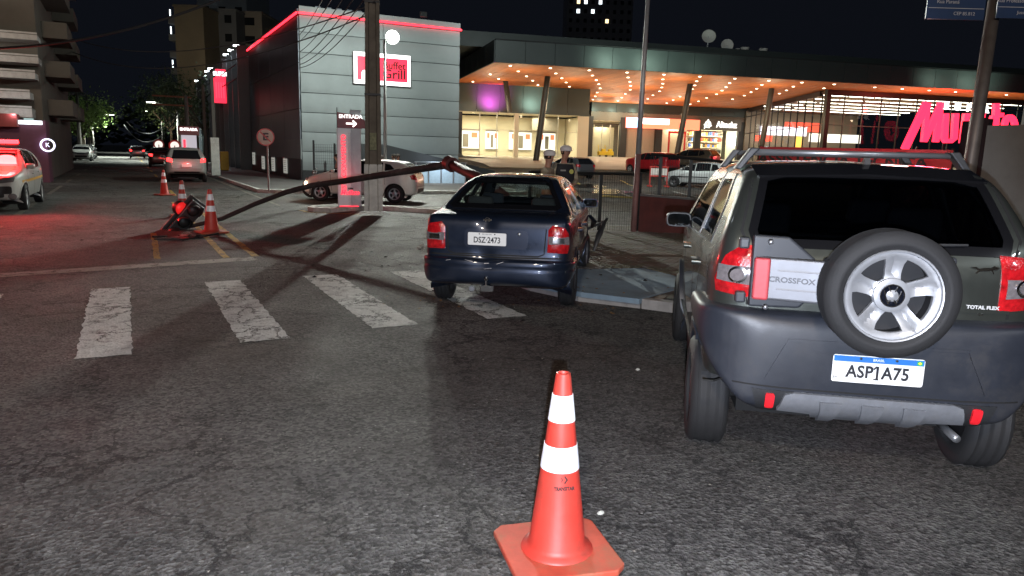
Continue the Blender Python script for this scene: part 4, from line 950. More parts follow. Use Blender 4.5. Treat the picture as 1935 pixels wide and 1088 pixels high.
# red projecting sign on that building
rs_ = empty('projecting_sign', (6.7, 62, 0), 0, 'red and white lit sign box hung high on the black finned building', 'sign')
a = on_plane(402, 133, (0, 62, 0), Y); b = on_plane(428, 195, (0, 62, 0), Y); w2 = b.x-a.x; h2 = a.z-b.z; cx2 = (a.x+b.x)/2-6.7; cz2 = (a.z+b.z)/2
piece('sign_box', red_sign, rs_, (w2, .3, h2*.78), (cx2, 0, cz2-h2*.11)); piece('sign_top', red_sign, rs_, (w2*.8, .3, h2*.26), (cx2+.1, 0, cz2+h2*.42))
text('sign_lettering', 'SUPER', h2*.17, white_sign, rs_, (cx2+.05, -.2, cz2+h2*.40), X, Z, .02, bold=.02, xs=.9)
for k in range(4): MB().box((cx2-w2*.3+k*w2*.2, -.17, cz2-h2*.1), (.05, .02, h2*.5)).build('letter_stroke', led, rs_)
lamp('sign_glow', 'AREA', (5.9, 60.5, 5), 7, (1, .05, .08), 1.5, aim=(3, 40, 0))
# ---- apartment towers behind
beige = mat('tower_render_beige', (.20, .17, .12), .9, var=.15, scale=.15, dirt=.3); greyr = mat('tower_render_grey', (.13, .14, .15), .9, var=.15, scale=.1)
lit_w = emat('lit_window_cool', (.85, .95, 1), 1.6); lit_warm = emat('lit_window_warm', (1, .75, .4), 1.4); dark_win = mat('dark_window', (.015, .018, .022), .1, var=0)
def tower(name, px0, px1, pxt, D, label, m, depth, floors, cols, litset=(), balc=False, z1=None, side='L'):
    a = at_depth(px0, 290, D); b = at_depth(px1, 290, D); zt = at_depth((px0+px1)/2, pxt, D).z if z1 is None else z1; d = (b-a); d.z = 0; wd = d.length
    t = empty(name, (a.x, a.y, 0), math.atan2(d.y, d.x), label, 'building')
    MB().box((wd/2, depth/2, zt/2), (wd, depth, zt)).build('wall', m, t)
    fh = zt/floors
    for i in range(floors):
        for j in range(cols):
            lit = (i, j) in litset; wm = (lit_w if (i+j) % 2 else lit_warm) if lit else dark_win
            ww = wd/cols*.42; o = PC.box('window', wm, t, (round(ww, 2), .08, round(fh*.42, 2)), (wd*(j+.5)/cols, -.01, fh*(i+.55)))
            PC.box('sill', m, o, (round(ww*1.15, 2), .14, .10), (0, -.05, -fh*.24))
        if balc: PC.box('balcony', m, t, (wd/cols*.8, 1.0, fh*.35), (wd*.5/cols, -.5, fh*(i+.25)))
    piece('roof_slab', m, t, (wd+.3, depth+.3, .3), (wd/2, depth/2, zt+.15)); return t, wd, zt, fh
t1, w1, z1, f1 = tower('apartment_tower', 343, 396, 22, 120, 'beige plastered apartment tower with small lit balconies on its left edge', beige, 14, 9, 0)
for i in (3, 5, 7, 8):
    b_ = PC.box('balcony', greyr, t1, (1.1, 1.6, 1.0), (-.55, 1.0, f1*(i+.2))); p_ = PC.box('balcony_light', lit_w, t1, (.12, .2, 1.6), (-.9, .6, f1*(i+.55)))
for i in (1, 2, 4, 6): PC.box('balcony', greyr, t1, (1.1, 1.6, 1.0), (-.55, 1.0, f1*(i+.2)))
tower('apartment_tower', 396, 456, 28, 126, 'dull grey apartment block in the gap beside the beige tower', greyr, 12, 8, 2)
tower('apartment_tower', 456, 503, 33, 130, 'lower tan apartment wing rising behind the black finned building', mat('tower_render_tan', (.22, .2, .17), .9), 12, 8, 1)
t4, w4, z4, f4 = tower('apartment_tower', 386, 476, -30, 150, 'tallest pale tower with white lamps glowing near its top', mat('tower_render_pale', (.30, .34, .38), .85), 14, 14, 3)
lamp('tower_flood', 'AREA', at_depth(430, -20, 146), 900, (.85, .95, 1), 4, aim=at_depth(430, 20, 150))
lamp('tower_wash', 'SPOT', at_depth(300, 285, 90), 5000, (1, .82, .6), 1, aim=at_depth(380, 110, 120), spot=34)
t5, w5, z5, f5 = tower('distant_tower', 1062, 1182, -60, 230, 'far dark tower block with a few lit windows above the canopy', mat('tower_night', (.22, .22, .25), .9), 20, 22, 9,
    litset={(17, 1), (17, 2), (17, 4), (16, 3), (18, 2), (18, 4), (16, 1), (18, 3), (15, 5)})
# ---- left side of the avenue: block with balconies
lbm = mat('left_block_render', (.10, .088, .075), .85, var=.15, scale=.5, dirt=.3); lbw = mat('left_block_white', (.36, .35, .34), .8, var=.1, dirt=.3)
LX = on_plane(84, 250, (0, 38, 0), Y).x; lbk = empty('balcony_building', (LX, 38, 0), 0, 'brown block with white balcony bands behind the police car', 'building')
MB().box((-8, 9, 15), (16, 18, 30)).build('wall', lbm, lbk)
for i, (px_, ya, yb_) in enumerate(((70, 66, 76), (66, 137, 149), (56, 174, 187), (60, 205, 222), (72, 108, 120))):
    a = on_plane(px_, ya, (0, 36.6, 0), Y); b = on_plane(px_, yb_, (0, 36.6, 0), Y); wd_ = 9.
    o = piece('balcony', lbw, lbk, (wd_, 1.4, a.z-b.z), (a.x-LX-wd_/2, -.7, (a.z+b.z)/2)); piece('rail', lbw, o, (wd_, .06, .07), (0, -.68, (a.z-b.z)/2+.06))
    piece('window', dark_win, lbk, (2.2, .06, .6), (-3.4-.4*(i % 2), -.03, a.z+.45)); piece('window', dark_win, lbk, (1.6, .06, .6), (-6.4, -.03, a.z+.45))
for z in (3.2, 4.9, 6.6, 8.3, 10, 11.7, 13.4): piece('side_balcony', lbm, lbk, (1.0, 4, .7), (.5, 4.5, z)); piece('side_balcony', lbm, lbk, (1.0, 4, .7), (.5, 11.5, z))
piece('awning', mat('awning_red', (.20, .02, .02), .6, var=.1), lbk, (7, 2.4, .5), (-4.2, -1.2, 2.45))
piece('shopfront', emat('shop_glow_cool', (.5, .72, .7), .5), lbk, (1.3, .06, 1.5), (-1.0, -.04, 1.9)); piece('shopfront', dark_win, lbk, (5, .06, 1.9), (-4.6, -.04, 1.2))
lamp('left_wall_lamp', 'POINT', (LX-3.5, 35.5, 5.0), 110, (1, .95, .85), .15)
lamp('left_facade_fill', 'SPOT', (-3.5, 20, 8), 1500, (1, .78, .55), .3, aim=(-9, 38, 7), spot=80)  # unseen lamp added to brighten the dark balcony block
t6 = empty('corner_shop', (LX+.2, 36.2, 0), 0, 'low purple fronted corner shop with a round lit sign', 'shop')
MB().box((-2.3, .8, 1.25), (4.6, 1.6, 2.5)).build('wall', mat('shop_purple', (.10, .03, .06), .7, var=.1), t6)
a = on_plane(90, 274, (0, 36.1, 0), Y); mb = MB(); mb.lathe([(.27, 0), (.27, .1), (.21, .1), (.21, .0)], (a.x-LX-.2, -.05, a.z), (0, -1, 0), 24, cap=False); mb.build('round_sign', emat('round_sign_white', (.75, .75, 1), 1.6), t6)
text('sign_lettering', 'K', .24, MATS['round_sign_white'], t6, (a.x-LX-.2, -.1, a.z), X, Z, .01)
piece('wall_lamp', lit_w, t6, (.8, .1, .15), (-.5, -.1, 2.4)); lamp('shop_light', 'POINT', (LX-.8, 35.6, 2.7), 22, (.9, .95, 1), .1)
t7 = empty('side_tower', (-9.5, 74, 0), 0, 'tall dark building edge with one warm window down the avenue', 'building')
MB().box((-4, 10, 12), (8, 20, 24)).build('wall', mat('night_brown', (.10, .075, .06), .9), t7); piece('window', lit_warm, t7, (.9, .06, .8), (-1, -.04, 6.3))
for z in (9, 12, 15, 18): piece('window', dark_win, t7, (.9, .06, .9), (-1, -.04, z)); piece('window', dark_win, t7, (.9, .06, .9), (-4, -.04, z))

# ============================================================ supermarket with canopy (local x along the front, y towards the shops)
st_ = empty('supermarket', tuple(S0), STORE_ROT, 'long low supermarket with a timber soffit canopy and dark panel fascia', 'building')
ZS = 8.5
def sx(px, t, py=285):  # position along the front of what the photo shows at px on the plane y = t
    p = on_plane(px, py, S(0, t), SN); return (p-S0).dot(SE)
def sz(px, py, t): return on_plane(px, py, S(0, t), SN).z
fas = mat('fascia_green_grey', (.058, .072, .073), .38, .35, var=.08, scale=.5, dirt=.2, dirtcol=(.05, .06, .06)); fas_d = mat('roof_dark', (.02, .022, .024), .8)
wood = [mat('soffit_timber_%s' % k, c, .6, 0, var=.18, scale=1.2, bump=.05) for k, c in (('a', (.50, .145, .028)), ('b', (.54, .16, .033)), ('c', (.46, .13, .026)))]
CW = 62.
MB().box((CW/2, 16.5, ZS+.95), (CW-.2, 32.7, 1.6)).build('roof', fas_d, st_)
MB().box((CW/2-1, 20, ZS+2.35), (CW+6, 30, 1.2)).build('parapet', fas, st_)
n_ = 26
for k in range(n_): PC.box('fascia_panel', fas, st_, (CW/n_-.03, .06, 1.62), (CW/n_*(k+.5), -.03, ZS+.80))
for k in range(6): PC.box('fascia_panel', fas, st_, (.06, 2.9, 1.62), (-.03, 1.5+k*2.95, ZS+.80))
rr_ = np.random.RandomState(3)
for k in range(76):  # planks of the soffit, running from front to back
    x = .02+.573*(k+.5)
    if x > 42.6: break
    if x > 34.2: PC.box('plank', wood[rr_.randint(3)], st_, (.565, 28., .03), (x, 21.6, ZS-.005)); continue
    PC.box('plank', wood[rr_.randint(3)], st_, (.565, 35.5 if x > 14.5 else 17.8, .03), (x, 17.9 if x > 14.5 else 9.0, ZS-.005-.004*rr_.randint(3)))
PC.box('plank', wood[0], st_, (27.6, 7.2, .03), (48.1, 3.7, ZS-.01))
# downlights
dl = emat('downlight_face', (1, .86, .62), 6); cnt = 0
for r_, t in enumerate((1.5, 5., 8.5, 12., 16., 21., 26., 31.)):
    for k in range(14):
        x = 1.6+k*3.3+(1.6 if r_ % 2 else 0)
        if x > 33.5 or (x < 14.5 and t > 17): continue
        o = PC.box('downlight', dl, st_, (.17, .17, .03), (x, t, ZS-.045)); cnt += 1
for x in np.arange(36, 61, 3.): PC.box('downlight', dl, st_, (.16, .16, .03), (float(x), 2.0, ZS-.045))
for x, t, e_ in ((3, 4, 420), (9.5, 9, 520), (3, 13.5, 420), (17, 4, 520), (18, 13, 620), (19, 24, 700), (27, 5, 520), (27, 14, 620), (28, 25, 700), (24, 32, 600), (40, 2.4, 300), (50, 2.4, 300)):
    p = S(x, t, ZS-2.6); lamp('canopy_fill', 'POINT', p, e_*.50, (1, .76, .46), .12)  # unseen points hung below the downlights to light the soffit evenly
colm = mat('column_dark', (.035, .034, .03), .5, var=.1)
for px_t, px_b in ((1035, 1012), (1305, 1275), (1460, 1432)):
    a = sx(px_t, 7.7, 150); b = sx(px_b, 7.7, 315); p = S(b, 7.7); zb = tz(p.x, p.y)-.1
    MB().tube([(b, 7.7, zb), (a, 7.7, ZS-.02)], .27, 14).build('column', colm, st_, True, 50)
a_, b_ = sx(952, 14), sx(947, 14); MB().tube([(a_, 14, ZS), (a_+.5, 14, 5.6)], .25, 10).build('column', colm, st_, True, 50)
# glazed box under the canopy, left
xL, xR, TB = .0, 14.4, 17.9; zf = 1.22; zg = 5.72
glassm = MATS['window_glass']; cream = mat('cream_wall', (.62, .56, .44), .7, var=.06, scale=.4); floorm = mat('shop_floor', (.5, .46, .38), .35, var=.05)
for k in range(6): PC.box('fascia_panel', fas, st_, ((xR-xL)/6-.03, .06, ZS-zg-.05), (xL+(xR-xL)/6*(k+.5), TB-.04, (ZS+zg)/2))
for k in range(3): PC.box('fascia_panel', fas, st_, (.06, 5.9, ZS-zg-.05), (xR+.03, TB+3+k*6, (ZS+zg)/2))
piece('wall', black_wall, st_, (.9, .4, 4.6), (.5, TB+.1, 3.4)); piece('pier', cream, st_, (1.2, .5, 4.5), (xR-.6, TB+.1, 3.45)); piece('pier', cream, st_, (.45, .4, 4.5), (6.6, TB+.1, 3.45))
piece('room_back', cream, st_, (xR-.5, .2, 4.6), (xR/2, TB+7, 3.4)); piece('room_floor', floorm, st_, (xR, 7, .1), (xR/2, TB+3.5, zf-.05)); piece('room_ceiling', cream, st_, (xR-.2, 6.9, .1), (xR/2, TB+3.6, zg+.2)); piece('room_side', cream, st_, (.1, 6.9, 4.6), (xR-.1, TB+3.7, 3.4)); piece('room_side', cream, st_, (.1, 6.9, 4.6), (.15, TB+3.7, 3.4))
for x0, x1 in ((.95, 6.35), (6.85, 13.2)):
    o = piece('shop_window', glassm, st_, (x1-x0, .03, zg-zf), ((x0+x1)/2, TB, (zg+zf)/2))
    for k in range(1, 3): piece('mullion', mat('mullion_steel', (.45, .43, .38), .4, .6, var=0), o, (.07, .10, zg-zf), (-(x1-x0)/2+(x1-x0)*k/3, 0, 0))
    piece('transom', MATS['mullion_steel'], o, (x1-x0, .08, .05), (0, 0, .55))
inner = mat('inner_window_frame', (.22, .2, .17), .5); pic = [emat('menu_board_red', (1, .22, .1), .8), emat('menu_board_white', (1, .95, .85), .9)]
for x0, x1 in ((1., 4.2), (4.9, 6.3), (7.6, 10.2), (10.9, 13.)):
    piece('inner_window', pic[1], st_, (x1-x0, .05, 1.9), ((x0+x1)/2, TB+6.8, 3.1)); piece('inner_transom', inner, st_, (x1-x0, .09, .16), ((x0+x1)/2, TB+6.75, 4.15)); piece('inner_transom', inner, st_, (x1-x0, .09, .10), ((x0+x1)/2, TB+6.75, 2.1))
    for k in range(3): piece('menu_board', pic[0] if k % 2 == 0 else inner, st_, ((x1-x0)/5, .04, .55 if k % 2 == 0 else 1.4), (x0+(x1-x0)*(k+.7)/3.3, TB+6.7, 3.6 if k % 2 == 0 else 3.0))
piece('shutter', mat('shutter_grey', (.20, .18, .15), .6), st_, (3.0, .08, 1.4), (11.2, TB+5.0, 5.0))
for x in (3.5, 10): lamp('room_light', 'AREA', S(x, TB+3.3, zg-.1), 420, (1, .86, .62), 3)
# low parapet wall in front of it
lw = empty('forecourt_wall', tuple(S(-1.5, 12, 0)), STORE_ROT, 'dark low retaining wall below the cream lit glass front', 'wall')
MB().prism([(-1.0, 0), (10.5, 0), (10.5, 1.0), (1.5, 1.35), (-1.0, 2.9)], (0, 0, 0), X, Z, .3).build('wall', mat('retaining_grey', (.10, .11, .11), .8, var=.1), lw)
# ---- shops along the back
TS = 35.; k0 = sx(1114, TS); k1 = sx(1545, TS); zfl = 1.62; z_f = 7.35
for k in range(10): PC.box('fascia_panel', fas, st_, (round((k1-k0)/10-.04, 3), .06, 1.12), (k0+(k1-k0)/10*(k+.5), TS-.05, 7.92))
piece('wall', mat('shop_wall_grey', (.16, .145, .125), .8, var=.1), st_, (k1-k0, .3, 7.3-6.2), ((k0+k1)/2, TS+.15, 6.78))
piece('wall', MATS['shop_wall_grey'], st_, (k1-k0+2, .3, 6.8), ((k0+k1)/2, TS+6.2, 3.9)); piece('floor', floorm, st_, (k1-k0, 6, .1), ((k0+k1)/2, TS+3.2, zfl-.05)); piece('ceiling', cream, st_, (k1-k0, 6, .1), ((k0+k1)/2, TS+3.2, 6.2))
for px in (1112, 1176, 1243, 1316, 1397, 1478, 1545):
    x = sx(px, TS); piece('pier', black_wall, st_, (.9 if px < 1400 else .5, .5, 6.2-zfl+1), (x, TS+.1, (6.2+zfl)/2))
def bay(pa, pb, m, pz0=None, pz1=None, name='shop_window', off=.6):
    a, b = sx(pa, TS), sx(pb, TS); z0 = zfl if pz0 is None else sz(pa, pz0, TS); z1_ = 6.1 if pz1 is None else sz(pa, pz1, TS)
    return piece(name, m, st_, (b-a, .06, z1_-z0), ((a+b)/2, TS+off, (z0+z1_)/2))
bay(1118, 1172, cream, None, 238, off=2.5); o = bay(1118, 1172, glassm, None, 236, off=.3)
for k in range(4): piece('mullion', MATS['mullion_steel'], o, (.08, .1, 4.2), (-1.7+k*1.15, 0, 0))
bay(1181, 1240, mat('roller_shutter', (.34, .30, .25), .6, var=.1), None, 240, 'roller_shutter')
bay(1256, 1312, cream, None, 238, off=2.5); r_d = mat('red_frame', (.5, .02, .02), .5)
xa, xb = sx(1266, TS), sx(1296, TS); d0 = empty('dummy_frame', (0, 0, 0)); bpy.data.objects.remove(d0)
dr = piece('door', glassm, st_, (xb-xa, .05, 3.4), ((xa+xb)/2, TS+.5, zfl+1.7)); piece('door_frame', r_d, dr, (.22, .12, 3.4), (-(xb-xa)/2, 0, 0)); piece('door_frame', r_d, dr, (.22, .12, 3.4), ((xb-xa)/2, 0, 0)); piece('door_frame', r_d, dr, (xb-xa+.22, .13, .25), (0, 0, 1.75))
warm_in = mat('shop_inner_warm', (.8, .72, .55), .7); bay(1319, 1395, warm_in, None, 245, off=4.5)
o = bay(1322, 1393, glassm, None, 245, off=.3)
rr2 = np.random.RandomState(5); goods = [mat('goods_'+k, c, .6) for k, c in (('red', (.5, .05, .04)), ('blue', (.05, .12, .4)), ('cream', (.7, .6, .4)), ('black', (.03, .03, .03)), ('orange', (.6, .2, .04)))]
xa, xb = sx(1325, TS), sx(1390, TS)
for i in range(5):
    sh1 = piece('shelf', cream, st_, (xb-xa, .5, .07), ((xa+xb)/2, TS+4.0, zfl+.8+i*.8))
    for k in range(14):
        gw = .15+.15*rr2.rand(); gh = .2+.35*rr2.rand(); PC.box('goods_box', goods[rr2.randint(5)], sh1, (round(gw, 1)+.05, .3, round(gh, 1)+.05), (-(xb-xa)/2+.3+k*(xb-xa-.5)/13, 0, .25))
bay(1403, 1474, warm_in, None, 243, off=4.5); bay(1403, 1474, glassm, None, 243, off=.3); bay(1411, 1454, emat('shop_panel_cool', (.8, .95, 1), 2.2), 275, 255, 'light_panel', 3.5)
bay(1484, 1543, mat('shop_inner_dark', (.12, .05, .04), .8), None, 245, off=3.5); bay(1484, 1543, glassm, None, 245, off=.3)
for px, e_ in ((1145, 260), (1285, 230), (1340, 420), (1378, 420), (1438, 420), (1515, 130)): lamp('shop_ceiling_light', 'AREA', S(sx(px, TS), TS+2.4, 6.1), e_, (1, .86, .62) if px < 1400 else (.95, .97, 1), 1.5)
# shop signs
def shop_sign(pa, pb, ya, yb, face, label, t=TS-.4, cat='sign', th=.25):
    a, b = sx(pa, t), sx(pb, t); z1_, z0 = sz(pa, ya, t), sz(pa, yb, t); p = S((a+b)/2, t, (z0+z1_)/2)
    e_ = empty('shop_sign', tuple(p), STORE_ROT, label, cat); piece('sign_box', face, e_, (b-a, th, z1_-z0), (0, 0, 0)); return e_, b-a, z1_-z0
s1, w_, h_ = shop_sign(1180, 1318, 221, 241, emat('lit_sign_orange', (1, .18, .09), 1.5), 'long orange red lit sign with a white and blue left end under the canopy')
piece('white_part', emat('lit_sign_white', (1, .96, .95), 2.2), s1, (w_*.55, .02, h_*.55), (-w_*.2, -.14, h_*.2)); piece('blue_part', emat('lit_sign_blue', (.3, .5, 1), 1.8), s1, (w_*.16, .02, h_*.9), (-w_*.42, -.155, 0))
s2, w_, h_ = shop_sign(1318, 1396, 223, 245, mat('charcoal_sign', (.11, .10, .09), .6), 'charcoal sign with white letters reading Altechz', th=.3)
lt = emat('letter_white', (1, .97, .9), 1.5)
text('sign_lettering', 'Altechz', h_*.72, lt, s2, (w_*.14, -.18, 0), X, Z, .03, bold=.03, xs=.92)
mb = MB(); mb.lathe([(h_*.30, 0), (h_*.30, .05), (h_*.23, .05), (h_*.23, 0)], (-w_*.31, -.15, 0), (0, -1, 0), 22, cap=False); stroke(mb, [(-h_*.34, -h_*.36), (0, h_*.40), (h_*.14, -h_*.3)], h_*.08, (-w_*.31, -.18, 0), X, Z, .04); stroke(mb, [(-h_*.4, -h_*.05), (h_*.35, -h_*.12)], h_*.07, (-w_*.31, -.18, 0), X, Z, .04); mb.build('sign_emblem', lt, s2)
s3, w_, h_ = shop_sign(1478, 1545, 230, 247, emat('lit_sign_red', (1, .07, .04), 1.3), 'bright red lit sign by the right end of the shop row'); text('sign_lettering', 'SHELL T', h_*.35, lt, s3, (0, -.14, -.1), X, Z, .02, bold=.01)
# ---- glazed market hall, right
HX, HT = 34.0, 6.; HR = 61.; HB = 34.5; HXB = 43.2; HQ = [(HX, HT+.05), (HR, HT+.05), (HR, HB), (HXB, HB)]
zf2 = 1.1; MB().prism(HQ, (0, 0, zf2), X, Y, .12).build('hall_floor', floorm, st_); MB().prism(HQ, (0, 0, 8.25), X, Y, .1).build('hall_ceiling', mat('hall_ceiling', (.20, .10, .055), .7), st_); piece('hall_back', mat('hall_back_grey', (.24, .20, .16), .7), st_, (HR-HXB, .2, 7.0), ((HXB+HR)/2, HB+.12, 4.7))
strip_l = emat('strip_light', (1, .93, .82), 7)
for r_ in range(6):
    for k in range(8): PC.box('strip_lamp', strip_l, st_, (2.9, .07, .05), (HX+2.2+7.5*(2.5+r_*4.2)/28.5+k*3.3*(.8 if r_ > 2 else .95)+(1.2 if r_ % 2 else 0), HT+2.5+r_*4.2, 8.18))
for x, t in ((HX+6, HT+8), (HX+13, HT+8), (HX+21, HT+8), (HX+10, HT+20), (HX+18, HT+20)): lamp('hall_light', 'AREA', S(x, t, 8.1), 650, (1, .88, .7), 2.5)
mull = mat('hall_mullion', (.02, .022, .024), .4, .5)
gl = piece('hall_glass', glassm, st_, (HR-HX, .03, ZS-zf2-.2), ((HX+HR)/2, HT, (ZS+zf2)/2)); SA = math.atan2(HB-HT, HXB-HX); SL = math.hypot(HB-HT, HXB-HX); gl2 = piece('hall_glass', glassm, st_, (.03, SL, ZS-zf2-.2), ((HX+HXB)/2, (HT+HB)/2, (ZS+zf2)/2), SA-math.pi/2)
for k in range(13): PC.box('mullion', mull, gl, (.07, .12, ZS-zf2-.2), (-(HR-HX)/2+k*2.1, 0, 0))
for k in range(12): PC.box('mullion', mull, gl2, (.12, .07, ZS-zf2-.2), (0, -14+k*2.4, 0))
for z in (-1.9, .4, 2.6): piece('transom', mull, gl, (HR-HX, .12, .07), (0, 0, z)); piece('transom', mull, gl2, (.12, SL, .07), (0, 0, z))
PC.box('hall_post', mull, st_, (.45, .45, 7.4), (HX+.1, HT-.1, 4.8)); PC.box('hall_beam', mull, st_, (.3, 27, .5), ((HX+HXB)/2, (HT+HB)/2, 8.2), SA-math.pi/2); PC.box('hall_beam', mull, st_, (27, .3, .5), (HX+13.5, HT-.12, 8.2))
for x, wd_, z, hh, m in ((HX+12, 7, 5.5, 1.1, emat('hall_sign_lilac', (.8, .75, 1), 1.1)), (HX+9.2, 2.4, 4.5, .7, MATS['lit_sign_red']), (HX+20, 8, 4.8, 1.1, emat('hall_sign_white', (1, .95, .9), .8)), (HX+10, 2.2, 3.2, .5, MATS['shop_panel_cool']), (HX+14.5, 1.1, 4.2, 1.4, emat('hall_sign_amber', (1, .5, .1), .8))): piece('hall_panel', m, st_, (wd_, .15, hh), (x, HT+24, z))
for k in range(16): piece('hall_stall', goods[k % 5] if k % 3 else cream, st_, (1.2, 1.0, 1.1), (HX+6+k*1.3, HT+14+3*math.sin(k*2.), zf2+.7))
hr = MB(); 
for k in range(28): hr.tube([(HX+k, HT-1.2, zf2-.1), (HX+k, HT-1.2, zf2+1.0)], .025, 6)
rl = empty('hall_railing', tuple(S0), STORE_ROT, 'steel railing in front of the glazed market hall', 'railing')
for k in range(28): MB().tube([(HX+k, HT-1.2, zf2-.3), (HX+k, HT-1.2, zf2+1.0)], .025, 6).build('post', MATS['rim_hub'], rl)
for z in (zf2+1.0, zf2+.6): MB().tube([(HX, HT-1.2, z), (HX+27, HT-1.2, z)], .03, 6).build('rail', MATS['rim_hub'], rl)
# ---- the great red sign in front of the hall
TM = -1.5; bs = empty('market_sign', tuple(S(0, TM)), STORE_ROT, 'huge glowing red slanted market sign reading Muffato under white SUPER', 'sign')
rl_ = emat('red_letter_face', (1, .02, .06), 2.)
def sp_(px, py): return (sx(px, TM, py), sz(px, py, TM))
def poly_px(pts, th=.35, name='letter', m=rl_):
    q = [sp_(*p) for p in pts]; ar = sum(q[i][0]*q[(i+1) % len(q)][1]-q[(i+1) % len(q)][0]*q[i][1] for i in range(len(q)))
    if ar < 0: q = q[::-1]
    MB().prism(q, (0, .02+th, 0), X, Z, -.02).build('letter_back_shield', mull, bs); return MB().prism(q, (0, th, 0), X, Z, th).build(name, m, bs)  # unseen dark back added to keep the letter's glow off the hall glass
def seg_px(a, b, w_):
    a = sp_(*a); b = sp_(*b); mb_ = MB(); stroke(mb_, [a, b], w_, (0, .35, 0), X, Z, .35); mb_.build('letter', rl_, bs); mb_ = MB(); stroke(mb_, [a, b], w_, (0, .39, 0), X, Z, .02); mb_.build('letter_back_shield', mull, bs)
for a, b, w_ in (((1753, 196), (1713, 280), .62), ((1756, 196), (1748, 266), .42), ((1781, 196), (1750, 264), .50), ((1780, 196), (1771, 266), .50)): seg_px(a, b, w_)
0 and poly_px([(1709, 282), (1719, 282), (1742, 231), (1743, 270), (1751, 270), (1772, 228), (1766, 270), (1776, 270), (1786, 190), (1775, 191), (1750, 240), (1760, 190), (1748, 190), (1737, 203), (1724, 240)])
for pts in ([(1785, 214), (1782, 262), (1787, 270), (1800, 270), (1810, 262), (1813, 214), (1804, 214), (1801, 262), (1792, 262), (1794, 214)],
            [(1817, 270), (1824, 214), (1840, 214), (1839, 222), (1832, 222), (1831, 236), (1837, 236), (1836, 244), (1830, 244), (1827, 270)],
            [(1846, 270), (1848, 214), (1863, 214), (1862, 222), (1856, 222), (1855, 236), (1861, 236), (1860, 244), (1855, 244), (1855, 270)],
            [(1866, 270), (1876, 218), (1886, 218), (1890, 270), (1881, 270), (1880, 255), (1876, 255), (1874, 270)],
            [(1881, 195), (1890, 195), (1890, 213), (1898, 213), (1897, 221), (1889, 221), (1887, 268), (1878, 268)]): poly_px(pts)
oo = [sp_(*p) for p in [(1911+14*math.cos(a), 240+24*math.sin(a)) for a in [2*math.pi*i/20 for i in range(20)]]]; mb = MB()
ii = [sp_(*p) for p in [(1911+6*math.cos(a), 240+14*math.sin(a)) for a in [2*math.pi*i/20 for i in range(20)]]]
for k in range(20):
    a, b, c, d = Vector((oo[k][0], 0, oo[k][1])), Vector((oo[(k+1) % 20][0], 0, oo[(k+1) % 20][1])), Vector((ii[(k+1) % 20][0], 0, ii[(k+1) % 20][1])), Vector((ii[k][0], 0, ii[k][1])); off = Vector((0, .35, 0))
    mb.add([a, b, c, d, a+off, b+off, c+off, d+off], [(0, 1, 2, 3), (7, 6, 5, 4), (0, 4, 5, 1), (3, 2, 6, 7)])
mb.build('letter', rl_, bs)
wl = emat('white_letter_face', (1, .98, .95), 1.3)
for ch, px, py in (('S', 1787, 200), ('U', 1808, 202), ('P', 1829, 204), ('E', 1846, 205), ('R', 1862, 207)):
    q = sp_(px, py); text('letter', ch, .85, wl, bs, (q[0], -.1, q[1]), X, Z, .06, bold=.05, xs=.95)
q = sp_(1712, 290); MB().tube([(q[0], .4, 0), (q[0]+1.5, .4, 3.2)], .08, 8).build('sign_leg', mull, bs)
for px in (1790, 1850, 1905): q = sp_(px, 268); MB().tube([(q[0], .4, 0), (q[0], .4, q[1]+.1)], .08, 8).build('sign_leg', mull, bs)
for px in (1745, 1800, 1870): q = sp_(px, 235); lamp('market_sign_glow', 'AREA', S(q[0], TM-.9, 4.2), 330, (1, .06, .1), 1.8, aim=S(q[0]-8, -40, 0)); 
q = sp_(1820, 235); lamp('market_sign_backglow', 'POINT', S(q[0], TM+2.2, 7.2), 700, (1, .08, .06), .3)
# floodlights washing the fascia in places, as the photo shows, and the magenta lit panels
def wash(px, e_, colr, t=-3.2, z=ZS+1.2, tz_=ZS+1.0, tt=0): x = sx(px, 0, 110); lamp('fascia_wash', 'SPOT', S(x, t, z-.7), e_, colr, .08, aim=S(x, tt, tz_), spot=110, blend=.9)
for px, e_ in ((1165, 330), (1245, 300), (1340, 60), (1790, 180), (1860, 260)): wash(px, e_, (.75, 1, .8))
xm = sx(930, TB, 180); lamp('magenta_wash', 'SPOT', S(xm, TB-2.2, 6.6), 700, (1, .12, .8), .1, aim=S(xm, TB, 7.4), spot=100, blend=.9)
xm = sx(1010, TB, 180); lamp('green_wash', 'SPOT', S(xm, TB-2.2, 6.6), 300, (.7, 1, .8), .1, aim=S(xm, TB, 7.4), spot=110, blend=.9)
for px in (1125, 1160, 1200): xm = sx(px, TS, 205); lamp('panel_wash', 'POINT', S(xm, TS-1.2, 7.4), 60, (.8, 1, .8), .1)
